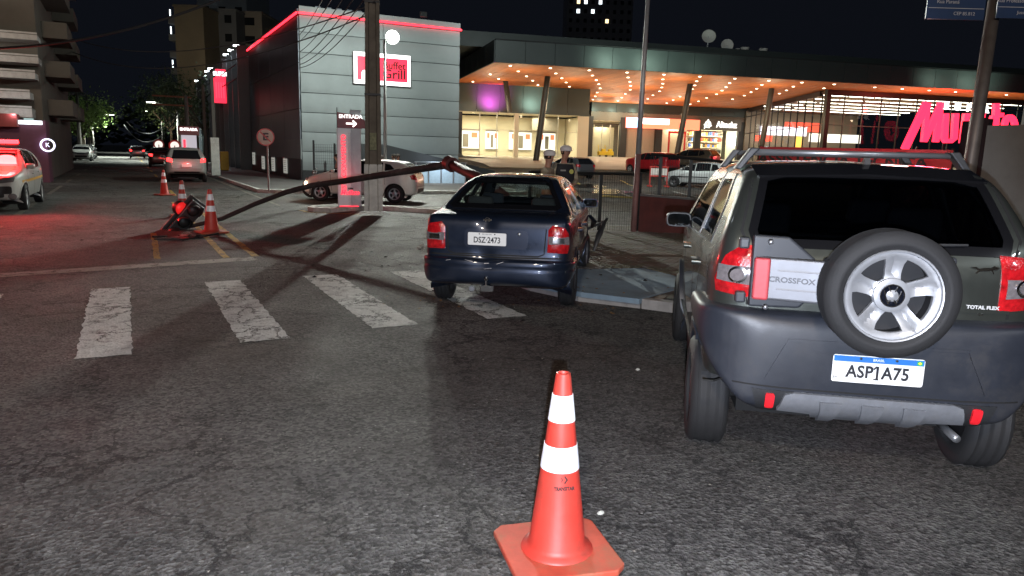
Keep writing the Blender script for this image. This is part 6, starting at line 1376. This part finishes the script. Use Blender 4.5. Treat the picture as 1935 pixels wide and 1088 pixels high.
MB().box((bd.length/2, 0, .15), (bd.length, .03, .50)).build('cloth', mat('banner_red', (.42, .02, .03), .6), ban); text('banner_lettering', 'ASSISTÊNCIA TÉCNICA', .24, plate_black, ban, (bd.length*.44, -.02, .18), X, Z, .002, bold=.008, xs=1.1)
lamp('banner_fill', 'POINT', (b0+b1)/2+Vector((-.4, -1.2, .9)), 30, (1, .5, .45), .2)  # no lamp hangs here: fill added so the banner reads in the dark
for x in (0, bd.length): MB().tube([(x, .05, -1.48), (x, .05, .42)], .03, 6).build('post', fmesh, ban)
# thin steel pole
tpf = gp(1197, 437, .12); D_t = (tpf-Vector((0, 0, CAM_H))).dot(FW); tpt = at_depth(1228, -60, D_t*.985)
sp_e = empty('steel_pole', (tpf.x, tpf.y, .1), 0, 'thin galvanised steel pole with faded red paint at its foot', 'pole')
gsm = MATS['galvanised']; rel = tpt-tpf; MB().tube([(0, 0, 0), rel*.30], [.062, .058], 12).build('painted_foot', mat('pole_faded_red', (.26, .14, .13), .6, .2, var=.25, scale=5), sp_e, True); MB().tube([rel*.30, rel*.62, rel], [.058, .048, .040], 12).build('shaft', gsm, sp_e, True)
# right hand pole with street name plates
D_r = 8.2; rf = at_depth(1822, 380, D_r); rt2 = at_depth(1888, -50, D_r); rb = at_depth(1832, 320, D_r)
dirp = (rt2-rb); base_ = rb-dirp*(rb.z/dirp.z); spn = empty('name_plate_pole', (base_.x, base_.y, .1), 0, 'brown steel pole at right carrying two blue street name plates', 'street sign pole')
MB().tube([(0, 0, 0), rt2-base_], [.072, .066], 14).build('shaft', mat('pole_brown', (.13, .11, .10), .5, .4, var=.2), spn, True)
bl = mat('name_plate_blue', (.012, .035, .11), .4, var=.05); blw = mat('name_plate_white', (.5, .5, .55), .5, var=0)
for (xa, ya, xb, yb, l1, l2, l3) in ((1752, 6, 1862, 2, 'PARANÁ', 'Rua Paraná', 'CEP 85.812'), (1886, -2, 1962, 6, 'RUA', 'Rua Professora', 'Jussara')):
    a = at_depth(xa, ya, D_r-.15); b = at_depth(xb, yb, D_r-.15); U_ = (b-a); w__ = U_.length; ang_ = math.atan2(U_.y, U_.x)
    pe = bpy.data.objects.new('name_plate', None); COL.objects.link(pe); pe.parent = spn; pe.location = (a+b)/2-base_; pe.rotation_euler = (0, 0, ang_)
    MB().box((0, 0, -.07), (w__, .02, .42)).build('plate_sheet', bl, pe); text('plate_lettering', l1, .13, mat('plate_red_letter', (.4, .06, .06), .5, var=0) if l1 == 'PARANÁ' else blw, pe, (0, -.013, .02), X, Z, .001, bold=.004); text('plate_lettering', l2, .055, blw, pe, (-w__*.15, -.013, -.10), X, Z, .001); MB().box((0, -.013, -.165), (w__*.96, .004, .006)).build('plate_line', blw, pe); text('plate_lettering', l3, .05, blw, pe, (w__*.15, -.013, -.22), X, Z, .001)
# grey wall at the right edge with dark steel posts
D_w = 9.; a = at_depth(1866, 237, D_w); b = at_depth(1990, 240, D_w*.93); gwv = b-a; gwv.z = 0
gw_ = empty('grey_wall', (a.x, a.y, 0), math.atan2(gwv.y, gwv.x), 'tall plain grey rendered wall at the right edge', 'wall'); MB().box((2.5, .1, a.z/2), (5, .2, a.z)).build('wall', mat('grey_render', (.17, .18, .17), .85, var=.12, scale=2, bump=.3, bscale=90, dirt=.3), gw_)
for k, (dx_, h__) in enumerate(((-.03, 2.22), (-.28, 2.2))): MB().box((dx_, .05, h__/2), (.08, .08, h__)).build('gate_post', dkm, gw_)
q = at_depth(1915, 150, 30); wp = empty('white_post', (at_depth(1925, 300, 30).x, at_depth(1925, 300, 30).y, 0), 0, 'plain white post rising behind the grey wall', 'post'); MB().tube([(0, 0, 0), (.15, 0, at_depth(1932, 148, 30).z)], .14, 8).build('shaft', mat('post_white', (.6, .6, .58), .5), wp, True)
# red barrier in the parking lot
def barrier(px, py, label):
    p = at_depth(px, py, 42); e = empty('barrier_stand', (p.x, p.y, tz(p.x, p.y)+.02), R(-20), label, 'barrier'); rm = mat('barrier_red', (.55, .05, .04), .5)
    for x in (-.5, .5): MB().tube([(x, 0, 0), (x, 0, 1.15)], .04, 6).build('post', rm, e); MB().box((x, 0, .05), (.10, .7, .08)).build('foot', rm, e)
    MB().box((0, 0, .85), (1.0, .05, .38)).build('board', mat('barrier_white', (.6, .55, .52), .5), e); MB().tube([(-.55, 0, 1.12), (.55, 0, 1.12)], .04, 6).build('top_bar', rm, e); MB().box((0, -.03, .62), (1.0, .02, .08)).build('board_band', rm, e)
barrier(1244, 343, 'red and white barrier stand in the parking lot left of the silver hatchback')
# ============================================================ the other cars
def hatch(L=4.0, H=1.5, W=.86, kind='hatch'):
    s = L/4.0; h = H/1.5
    side = {'hatch': [(.05, .32), (.0, .55), (.04, .80), (.12, 1.0), (.42, 1.36), (.70, 1.45), (1.5, 1.5), (2.1, 1.47), (2.95, 1.02), (3.65, .86), (3.95, .65), (4.0, .35), (3.7, .22), (.4, .24)],
            'suv': [(.05, .40), (.0, .60), (.04, .95), (.10, 1.08), (.38, 1.42), (.62, 1.50), (1.4, 1.52), (2.2, 1.48), (2.90, 1.10), (3.70, 1.0), (3.96, .78), (4.0, .42), (3.7, .30), (.4, .32)]}[kind]
    return dict(side=[(x*s, z*h) for x, z in side],
        half=[(0, .20*h), (W*.88, .22*h), (W*.96, .45*h), (W, .65*h), (W*.98, .92*h), (W*.92, 1.02*h), (W*.74, 1.38*h), (W*.62, 1.48*h), (0, 1.53*h)],
        plan=[(-.02, 0), (.0, W*.5), (.06, W*.8), (.22, W*.94), (.8, W*1.), (L*.75, W), (L*.9, W*.88), (L*.98, W*.6), (L+.0, W*.2), (L+.01, 0)],
        k=.08, h=.06, zc=.62, a0=.5, a1=L-.6, see=False, n=2,
        back=[(-W*.66, 1.02*h), (W*.66, 1.02*h), (W*.55, 1.36*h), (-W*.55, 1.36*h)], wind=[(-W*.76, 1.06*h), (W*.76, 1.06*h), (W*.62, 1.41*h), (-W*.62, 1.41*h)],
        windows=[[(.62*s, 1.12*h), (.95*s, 1.0*h), (1.05*s, 1.0*h), (1.05*s, 1.36*h), (.80*s, 1.33*h)], [(1.12*s, 1.0*h), (1.95*s, .97*h), (1.93*s, 1.41*h), (1.13*s, 1.38*h)], [(2.02*s, .97*h), (2.85*s, 1.0*h), (2.25*s, 1.36*h), (2.0*s, 1.41*h)]],
        seams=[[(1.98*s, .3), (1.99*s, .97*h)], [(2.85*s, .35), (2.9*s, 1.0*h)], [(1.08*s, .62), (1.10*s, 1.0*h)]],
        mirror=(2.75*s, 1.03*h), handles=[(1.25*s, .86*h), (2.15*s, .84*h)], wheels=dict(xr=.70*s, xf=.70*s+2.52*s, r=.31, tr=2*W-.26, wd=.2, ra=.37),
        ta=35, ty=W*.85, tails=[([(-.10, .80*h), (.16, .83*h), (.20, .95*h), (.12, 1.0*h), (-.10, .96*h)], MATS['lens_red'], .01)],
        heads=[([(-.20, .66*h), (.18, .70*h), (.24, .80*h), (.05, .80*h), (-.2, .74*h)], MATS['lens_clear'], .01)],
        patches=[('rear_grille', 'rear', rrect(-W*.6, W*.6, .36, .50, .03), MATS['black_plastic'], .006), ('front_grille', 'front', rrect(-W*.55, W*.55, .34*h, .52*h, .04), MATS['black_plastic'], .006), ('upper_grille', 'front', rrect(-W*.35, W*.35, .62*h, .72*h, .02), MATS['black_plastic'], .006)],
        strips=[('tailgate_gap', 'rear', [(-W*.72, .60*h), (-W*.72, .98*h)], .012, MATS['gap'], .001), ('tailgate_gap', 'rear', [(W*.72, .60*h), (W*.72, .98*h)], .012, MATS['gap'], .001), ('tailgate_gap', 'rear', [(-W*.72, .58*h), (W*.72, .58*h)], .012, MATS['gap'], .001)])
# white hatchback behind the island
wc = hatch(4.1, 1.46, .85); wc['paint'] = paint('pearl_white', (.75, .75, .70), .3, .1); wc['h'] = .05; wc['wheels'].update(xr=.78, xf=3.33); wc['windows'] = [[(.75, 1.08), (1.1, 1.0), (1.12, 1.30), (.95, 1.27)], [(1.2, .99), (2.05, .96), (2.03, 1.36), (1.21, 1.33)], [(2.12, .96), (3.0, .99), (2.42, 1.30), (2.1, 1.36)]]
wc['rims'] = 'thin'; wc['spokes'] = 5; wc['trims'] = [([(1.15, .60), (2.9, .60)], .03, paint('pearl_white', ()))] if False else []
wcar = car_root('white_hatchback', 7.92, 23.45, -58, .78, 'white hatchback seen from its side behind the island and the fallen pole', scale=.95); Fw = build_car(wcar, wc)
lamp('white_car_lamp', 'POINT', (5.0, 24.6, .55), 4, (1, .6, .4), .06)
# silver suv on the avenue
sv = hatch(4.4, 1.62, .92, 'suv'); sv['paint'] = paint('silver_paint', (.38, .38, .36), .3, .4); sv['tails'] = [([(-.12, .92), (.16, .96), (.20, 1.10), (.10, 1.13), (-.10, 1.09)], MATS['lens_red_lit'], .01)]
suv = car_root('silver_suv', 2.42, 37.6, 1, .8, 'silver SUV with lit tail lights driving away up the avenue', scale=.97); build_car(suv, sv); plate(suv, -.02, 0, .82, 'old', 'SUV', -1) if False else None
MB().prism(rrect(-.22, .22, .72, .84, .01), (-.03, 0, 0), (0, -1, 0), Z, .03).build('number_plate', plate_white, suv)
lamp('tail_glow', 'POINT', (2.42, 36.2, .9), 6, (1, .05, .04), .2)
# police car on the left
pc = hatch(4.2, 1.50, .88); pc['paint'] = paint('police_white', (.55, .55, .53), .3, .1); pc['h'] = .05
pcar = car_root('police_car', -2.95, 22.2+2.5, 182, 3.25-2.5+.0, 'white police patrol car with red roof light bar facing the camera', scale=1.0); pcar.location = (-2.93, 25.0, 0); Fp = build_car(pcar, pc)
stg = mat('police_stripe_grey', (.10, .09, .09), .4, var=0); sty = mat('police_stripe_yellow', (.55, .30, .03), .4, var=0)
patch('bonnet_stripe', Fp, [(3.05, -.75), (3.75, -.60), (3.75, -.30), (3.05, -.38)], 'top', stg, pcar, .004, .01, .06); patch('bonnet_stripe', Fp, [(3.05, .30), (3.75, .22), (3.75, .52), (3.05, .66)], 'top', sty, pcar, .004, .01, .06)
for s in ('left', 'right'): strip('side_stripe', Fp, [(.5, .72), (3.6, .70)], .06, s, sty, pcar, .003, .01, .06)
patch('front_bumper_black', Fp, rrect(-.62, .62, .42, .60, .04), 'front', MATS['black_plastic'], pcar, .014, .01, .06)
for s in (-1, 1): patch('fog_lamp', Fp, oval(s*.62, .36, .07, .07), 'front', MATS['lens_clear'], pcar, .02, .01, .03)
plate(pcar, 4.24, 0, .50, 'new', 'BDQ9B71', 1)
lb_ = bpy.data.objects.new('light_bar', None); COL.objects.link(lb_); lb_.parent = pcar; lb_.location = (1.95, 0, 1.50)
bevel(MB().box((0, 0, .05), (.28, 1.15, .06)).build('bar_base', MATS['black_plastic'], lb_), .01)
for y in (-.42, -.14, .14, .42): bevel(MB().box((0, y, .13), (.26, .26, .10)).build('bar_lens', emat('police_red_lens', (1, .012, .016), 12), lb_), .02)
lamp('police_red', 'POINT', (-2.75, 22.7, 1.95), 150, (1, .03, .03), .25)
lamp('police_flare', 'SPOT', (-2.75, 22.4, 1.9), 650, (1, .03, .03), .15, aim=(-.3, 12, 0), spot=70, blend=.8)
# cars in the lot
def place(px, py, D, az, cfg, name, label, over, zz=None, scale=1.):
    p = at_depth(px, py, D); z = tz(p.x, p.y)+(.05 if tz(p.x, p.y) > .3 else 0) if zz is None else zz
    e = car_root(name, p.x, p.y, az, over, label, 'cars parked outside the shops', z, scale); build_car(e, cfg); return e
c = hatch(4.0, 1.5, .84); c['paint'] = paint('lot_silver', (.45, .47, .48), .3, .3); c['rim'] = MATS['rim_dark']; c['trims'] = [([(1.2, .62), (3.1, .62)], .06, MATS['black_plastic'])]
place(1362, 342, 42.5, 27.4+16.5-74, c, 'silver_hatchback', 'silver hatchback parked behind the mesh fence', .7)
c = hatch(4.35, 1.6, .93, 'suv'); c['paint'] = paint('lot_red', (.42, .012, .02), .25, .2)
rv = place(1258, 312, 55, 27.4+11.8-52, c, 'red_suv', 'bright red SUV parked outside the shops', .78, None)
c = hatch(4.5, 1.65, .93, 'suv'); c['paint'] = paint('lot_brown', (.10, .08, .06), .25, .4)
place(1338, 305, 60, 27.4+14-62, c, 'brown_suv', 'dark brown SUV parked between the red and silver cars', .78)
c = hatch(4.0, 1.47, .86); c['paint'] = paint('lot_grey', (.085, .09, .10), .28, .4)
place(1098, 312, 50, 27.4+5-38, c, 'grey_hatchback', 'dark grey hatchback seen from behind left of the red SUV', .7)
c = hatch(4.2, 1.5, .88); c['paint'] = paint('lot_black', (.02, .02, .022), .25, .4)
place(1420, 318, 52, 27.4+17-60, c, 'black_hatchback', 'black car mostly hidden behind the silver hatchback', .7)
# parked and moving cars far down the avenue (few pixels each)
fc = hatch(4.1, 1.5, .86); fc['h'] = .12; fc['wn'] = 14; fc['paint'] = paint('far_white', (.6, .6, .58), .3, .1)
def far(x, y, az, lab, pm=None, lit=False, front=False):
    c = dict(fc); 
    if pm: c['paint'] = pm
    if lit: c['tails'] = [(c['tails'][0][0], MATS['lens_red_lit'], .01)]
    e = car_root('parked_car' if not lit else 'driving_car', x, y, az, .7, lab, 'cars far down the avenue', 0); build_car(e, c); return e
far(-3.6, 82, 181, 'nearest white car parked at the left kerb'); far(-3.7, 90, 181, 'grey car parked behind the nearest white one', MATS['lot_grey']); far(-3.8, 98, 181, 'pale car furthest along the left kerb', MATS['lot_silver'])
far(2.3, 62, 1, 'dark car with lit tail lights just ahead of the silver SUV', MATS['lot_black'], True); far(1.2, 100, 1, 'tiny far car with red tail lights', MATS['lot_grey'], True); far(-5.0, 72, 178, 'dark car with small lights by the left corner', MATS['lot_black'], True)
for x, y in ((2.3, 61.4), (1.2, 98.8)): lamp('tail_glow', 'POINT', (x, y-.9, .9), 12, (1, .05, .04), .2)

# ============================================================ people
skin = mat('skin', (.42, .22, .15), .55, 0, var=.08, scale=20)
def skinned(name, verts, edges, radii, m, parent, root=0, sub=2):
    me = bpy.data.meshes.new(name); me.from_pydata(verts, edges, []); o = bpy.data.objects.new(name, me); COL.objects.link(o)
    md = o.modifiers.new('skin', 'SKIN'); md.use_smooth_shade = True
    sv_ = me.skin_vertices[0].data
    for i, r in enumerate(radii): sv_[i].radius = r if isinstance(r, tuple) else (r, r); sv_[i].use_root = (i == root)
    o.modifiers.new('sub', 'SUBSURF').levels = sub
    bpy.context.view_layer.update(); me2 = bpy.data.meshes.new_from_object(o.evaluated_get(bpy.context.evaluated_depsgraph_get())); bpy.data.objects.remove(o)
    me2.materials.clear(); me2.materials.append(m); me2.polygons.foreach_set('use_smooth', [True]*len(me2.polygons)); return link(bpy.data.objects.new(name, me2), parent)
def person(x, y, z, rz, label, shirt, trousers, cap=None, vest=None, hair=None, pose='stand', head_down=0., hands='front', group=None, h=1.76, simple=False):
    e = empty('person', (x, y, z), rz, label, 'person', group); s = h/1.76; sit = pose == 'sit'
    # faces local -y. pelvis at z=.95 (or seat)
    pz = .95 if not sit else .78; V_ = []; E_ = []; Rr = []
    def add(p, r, prev=None):
        V_.append(tuple(a*s for a in p)); Rr.append(tuple(a*s for a in r) if isinstance(r, tuple) else r*s)
        if prev is not None: E_.append((prev, len(V_)-1))
        return len(V_)-1
    pel = add((0, 0, pz), (.155, .11)); wst = add((0, .0, pz+.16), (.14, .10), pel); ch = add((0, .01, pz+.36), (.175, .12), wst); nk = add((0, .02, pz+.50), (.070, .065), ch); n2 = add((0, .0, pz+.575), (.042, .045), nk)
    hb = add((0, -.015-head_down*.3, pz+.66), (.072, .088), n2); hm = add((0, -.02-head_down*.5, pz+.735), (.086, .104), hb); ht = add((0, -.01-head_down*.5, pz+.80), (.070, .084), hm)
    hands_p = []
    for sg_ in (-1, 1):
        sh1 = add((sg_*.19, .01, pz+.46), .062, ch)
        if hands == 'front': el = add((sg_*.26, -.04, pz+.19), .043, sh1); wr = add((sg_*.12, -.24, pz+.13), .030, el); hd_ = (sg_*.08, -.30, pz+.13)
        else: el = add((sg_*.25, .03, pz+.18), .043, sh1); wr = add((sg_*.26, -.06, pz-.06), .030, el); hd_ = (sg_*.26, -.09, pz-.14)
        hands_p.append((wr, hd_))
        if sit: hp = add((sg_*.10, -.02, pz-.05), .085, pel); kn = add((sg_*.17, -.42, pz-.04), .062, hp); an = add((sg_*.17, -.45, .10), .042, kn); add((sg_*.17, -.58, .045), (.045, .035), an)
        else: hp = add((sg_*.095, 0, pz-.08), .092, pel); kn = add((sg_*.11, -.02, .50), .062, hp); an = add((sg_*.12, .02, .09), .042, kn); add((sg_*.13, -.13, .045), (.048, .035), an)
    skinned('body', V_, E_, Rr, skin, e)
    # clothes: same skeleton, a little larger
    ids_s = [pel, wst, ch, nk]
    def sub_(ids, grow, nm, m, extra=None):
        vv = [V_[i] for i in ids]; mp = {i: k for k, i in enumerate(ids)}; ee = [(mp[a], mp[b]) for a, b in E_ if a in mp and b in mp]
        rr = [tuple(a+grow for a in Rr[i]) if isinstance(Rr[i], tuple) else Rr[i]+grow for i in ids]; return skinned(nm, vv, ee, rr, m, e)
    arm_ids = [i for i in range(8, len(V_)) if abs(V_[i][2]/s-(pz+.46)) < .01 or abs(V_[i][2]/s-(pz+.19)) < .015 or abs(V_[i][2]/s-(pz+.18)) < .005 or (abs(V_[i][2]/s-(pz+.13)) < .01)]
    sub_(ids_s+arm_ids, .016, 'shirt', shirt); legs = [pel]+[i for i in range(8, len(V_)) if V_[i][2]/s < pz-.03 and V_[i][2]/s > .06]
    if hands != 'front': legs = [i for i in legs if abs(abs(V_[i][0]/s)-.26) > .01]
    sub_(legs, .014, 'trousers', trousers)
    for sg_ in (-1, 1): b = bevel(MB().box((sg_*.13*s if not sit else sg_*.17*s, (-.06 if not sit else -.52)*s, .05), (.10, .28, .10)).build('boot', MATS['black_plastic'], e, True), .03, 3)
    # hands: palm and five fingers
    if not simple:
        for (wr, hd_), sg_ in zip(hands_p, (-1, 1)):
            w0_ = np.array(V_[wr]); h0 = np.array(hd_)*s; d = h0-w0_; d /= np.linalg.norm(d); sd = np.cross(d, (0, 0, 1)); sd = sd/max(1e-6, np.linalg.norm(sd)) if np.linalg.norm(sd) > .1 else np.array((0, 1., 0))
            vv = [tuple(w0_), tuple(w0_+d*.06), tuple(w0_+d*.09)]; ee = [(0, 1), (1, 2)]; rr = [.024, (.036, .016), (.034, .014)]
            for k in range(4):
                o_ = w0_+d*.095+sd*(.024-.016*k); b_ = len(vv); ln_ = (.030, .036, .033, .024)[k]
                vv += [tuple(o_), tuple(o_+d*ln_+np.array((0, 0, -.006))), tuple(o_+d*ln_*1.5+np.array((0, 0, -.024)))]; ee += [(2, b_), (b_, b_+1), (b_+1, b_+2)]; rr += [.0095, .009, .0075]
            b_ = len(vv); vv += [tuple(w0_+d*.04-sd*sg_*.03), tuple(w0_+d*.075-sd*sg_*.045)]; ee += [(1, b_), (b_, b_+1)]; rr += [.011, .009]
            skinned('hand', vv, ee, rr, skin, e)
    hz = (pz+.735)*s; hy = (-.02-head_down*.5)*s
    f_ = MB(); f_.lathe([(.008, 0), (.013, .012), (.006, .02)], (0, hy-.098*s, hz-.02), (0, -1, .1), 8); f_.build('nose', skin, e, True)
    for sg_ in (-1, 1):
        MB().lathe([(.010, 0), (.004, .004)], (sg_*.030, hy-.088*s, hz+.005), (0, -1, 0), 8).build('eye', MATS['gap'], e); MB().lathe([(.022, -.006), (.026, 0), (.015, .008)], (sg_*.083, hy, hz-.01), (sg_, 0, 0), 10).build('ear', skin, e, True)
    MB().box((0, hy-.090*s, hz-.055), (.045, .008, .008)).build('mouth', mat('lips', (.3, .1, .08), .5), e)
    if cap:
        prf = [(.112, hz+.010), (.118, hz+.045), (.108, hz+.090), (.065, hz+.115), (.01, hz+.125)]; MB().lathe(prf, (0, hy+.005, 0), (0, 0, 1), 22).build('cap', cap, e, True, 60)
        MB().prism([(.085*math.cos(a), -.19*abs(math.sin(a))**.8-.04) for a in [math.pi*i/10 for i in range(11)]][::-1], (0, hy, hz+.018), X, Y, .010).build('cap_peak', cap, e)
    if hair:
        q = MB(); q.lathe([(.088, hz-.05), (.096, hz+.02), (.09, hz+.07), (.055, hz+.105), (.005, hz+.112)], (0, hy+.022, 0), (0, 0, 1), 18); q.build('hair', hair, e, True)
    if vest:
        vv = []; pr_v = [(.205, .150, pz+.03), (.205, .150, pz+.16), (.215, .160, pz+.36), (.17, .135, pz+.50)]; n_v = 20; mbv = MB()
        for a_, b_, z_ in pr_v:
            for k in range(n_v): t_ = 2*math.pi*k/n_v; mbv.v.append((a_*s*math.copysign(abs(math.cos(t_))**.7, math.cos(t_)), b_*s*math.copysign(abs(math.sin(t_))**.7, math.sin(t_))+.005, z_*s))
        mbv.f = [(i*n_v+k, i*n_v+(k+1) % n_v, (i+1)*n_v+(k+1) % n_v, (i+1)*n_v+k) for i in range(3) for k in range(n_v)]; mbv.build('vest', vest, e, True)
        MB().lathe([(.045, 0), (.045, .012), (.01, .014)], (.09, -.155*s, (pz+.36)*s), (0, -1, 0), 18).build('vest_badge', mat('badge_yellow', (.55, .55, .15), .5), e)
        MB().box((-.09, -.16*s, (pz+.38)*s), (.11, .01, .03)).build('vest_name_strip', mat('strip_grey', (.3, .3, .28), .6), e)
        for k in range(2): bevel(MB().box((-.07+.14*k, -.165*s, (pz+.14)*s), (.10, .05, .13)).build('vest_pouch', vest, e), .01)
    return e
hb_ = mat('hair_dark', (.03, .02, .015), .8); camo = mat('camouflage_shirt', (.32, .28, .20), .9, var=.45, scale=22, dirt=.8, dirtcol=(.12, .10, .06)); capw = mat('cap_white', (.66, .62, .60), .8, var=.05); vestb = mat('vest_black', (.015, .016, .02), .8, var=.1); kh = mat('trousers_khaki', (.20, .17, .11), .9)
p1 = at_depth(1066, 300, 14.6); person(p1.x, p1.y, .0, R(-27.4+22), 'taller police officer in white cap and black vest looking down', camo, kh, capw, vestb, hb_, 'stand', .10, 'front', 'police officers behind the crashed saloon', 1.80)
p2 = at_depth(1036, 300, 14.0); person(p2.x, p2.y, .0, R(-27.4+70), 'shorter police officer in white cap standing in profile at left', camo, kh, capw, None, hb_, 'stand', .02, 'front', 'police officers behind the crashed saloon', 1.70)
sk_ = [mat('top_pink', (.45, .25, .2), .8), mat('top_tan', (.5, .36, .25), .8), mat('top_black', (.03, .03, .03), .8)]
for i, (px, D, lb2) in enumerate(((723, 30.5, 'bystander nearest the concrete pole behind the white hatchback'), (744, 31, 'middle bystander behind the white hatchback'), (752, 31.6, 'bystander on the right behind the white hatchback'))):
    p = at_depth(px, 300, D); person(p.x, p.y, 0, R(-27+(-1)**i*30), lb2, sk_[i % 2], sk_[2], None, None, hb_, 'stand', .0, 'side', 'bystanders behind the white hatchback', 1.42+.06*(i > 0), simple=True)
# motorcycle with its rider left of the totem
mpos = at_depth(622, 340, 25.6)
mc = empty('motorcycle', (mpos.x, mpos.y, 0), R(160), 'pale motorcycle parked left of the grey totem with a rider on it', 'motorcycle'); chs = mat('moto_white', (.5, .5, .5), .4)
for x in (-.62, .62): w_ = MB(); w_.lathe([(.22, -.05), (.30, -.045), (.31, 0), (.30, .045), (.22, .05)], (x, 0, .31), (0, 1, 0), 20, cap=False); w_.build('wheel', MATS['tyre'], mc, True)
bevel(MB().box((.05, 0, .68), (.5, .26, .22)).build('tank', chs, mc, True), .06, 3); bevel(MB().box((-.42, 0, .72), (.6, .24, .12)).build('saddle', MATS['black_plastic'], mc, True), .04, 3); bevel(MB().box((0, 0, .42), (.4, .26, .3)).build('engine', MATS['rim_hub'], mc), .04)
MB().tube([(.62, 0, .31), (.42, 0, .9)], .03, 6).build('fork', MATS['rim_hub'], mc); MB().tube([(.42, -.32, .98), (.42, .32, .98)], .018, 6).build('handlebar', MATS['dark_metal'], mc); MB().lathe([(.09, 0), (.06, -.08)], (.55, 0, .85), (1, 0, 0), 14).build('headlight', MATS['lens_clear'], mc, True); MB().prism([(-.2, 0), (.25, .05), (.1, .14), (-.15, .10)], (.62, .05, .5), X, Z, .1).build('mudguard', chs, mc)
bevel(MB().box((-.78, 0, .86), (.34, .36, .3)).build('carrier_box', chs, mc), .04)
mr = Matrix.Rotation(R(160), 3, 'Z')@Vector((-.30, 0, 0)); person(mpos.x+mr.x, mpos.y+mr.y, 0, R(250), 'dark haired rider sitting on the pale motorcycle', sk_[0], sk_[2], None, None, hb_, 'sit', .05, 'front', None, 1.62, simple=True)
# litter: stones near the kerb behind the saloon and bits on the road
for k, (px, py) in enumerate(((1135, 972), (1205, 700), (798, 466), (792, 470))):
    q = gp(px, py); o = MB().lathe([(.004, 0), (.02, .006), (.016, .018), (.004, .024)], (0, 0, 0), (0, 0, 1), 6).build('stone_chip', mat('chip_pale', (.45, .45, .40), .7, var=.2), None); o.location = (q.x, q.y, 0); o.scale = (1, .6, .8) if k < 2 else (2, 1.8, 2); tag(o, ('pale chip on the asphalt right of the nearest cone', 'small white fragment on the asphalt behind the grey hatchback', 'pale broken lump by the gutter left of the saloon', 'second broken lump by the gutter further left')[k], 'debris')
# broken plastic and glass strewn over the junction, dry leaves and grit along the kerbs
def scatter(name, m, spots, n, smin, smax, label):
    mb = MB(); g = np.random.RandomState(len(name))
    for _ in range(n):
        cx, cy, sg = spots[g.randint(len(spots))]; x, y = g.normal(cx, sg), g.normal(cy, sg); s = g.uniform(smin, smax); a = g.uniform(0, 6.28)
        if tz(x, y) > 0: continue
        z = .006
        if sd_poly(np.array(cp), np.array([x]), np.array([y]))[0] < .02: z = .128
        c_, s_ = math.cos(a)*s, math.sin(a)*s; h_ = s*g.uniform(.15, .5)
        mb.add([(x+c_, y+s_, z), (x-s_*.6, y+c_*.6, z), (x-c_*.7, y-s_*.7, z), (x+s_*.2, y-c_*.2, z+h_)], [(0, 1, 2), (0, 3, 1), (1, 3, 2), (2, 3, 0)])
    o = mb.build(name, m, None); o['kind'] = 'stuff'; o['label'] = label; return o
SP = [(4.6, 10.6, .9), (2.9, 10.2, 1.1), (1.0, 14.3, .7), (5.6, 8.6, .6), (2.5, 8.4, 1.6)]
scatter('plastic_fragments', blk, SP, 130, .012, .05, 'dark plastic fragments strewn around the crash')
scatter('glass_fragments', mat('crumbled_glass', (.45, .50, .48), .15, 0, var=.2), SP, 170, .006, .018, 'crumbled glass glinting around the crash')
scatter('road_grit', mat('grit', (.26, .24, .20), .9, var=.4, scale=30), [(2, 5, 2.2), (0, 8, 3), (-2, 5, 2), (5, 7.2, .8), (4, 4, 1.5)], 420, .004, .012, 'loose grit and leaf bits on the asphalt')
scatter('dry_leaves', mat('dry_leaf', (.16, .09, .035), .9, var=.4, scale=30), [(4.4, 6.9, .35), (5.8, 6.4, .4), (4.8, 19.6, .5), (7.0, 18.2, .5), (4.2, 30, 1.2), (3.2, 7.9, .5)], 110, .015, .035, 'dry leaves gathered along the kerbs')
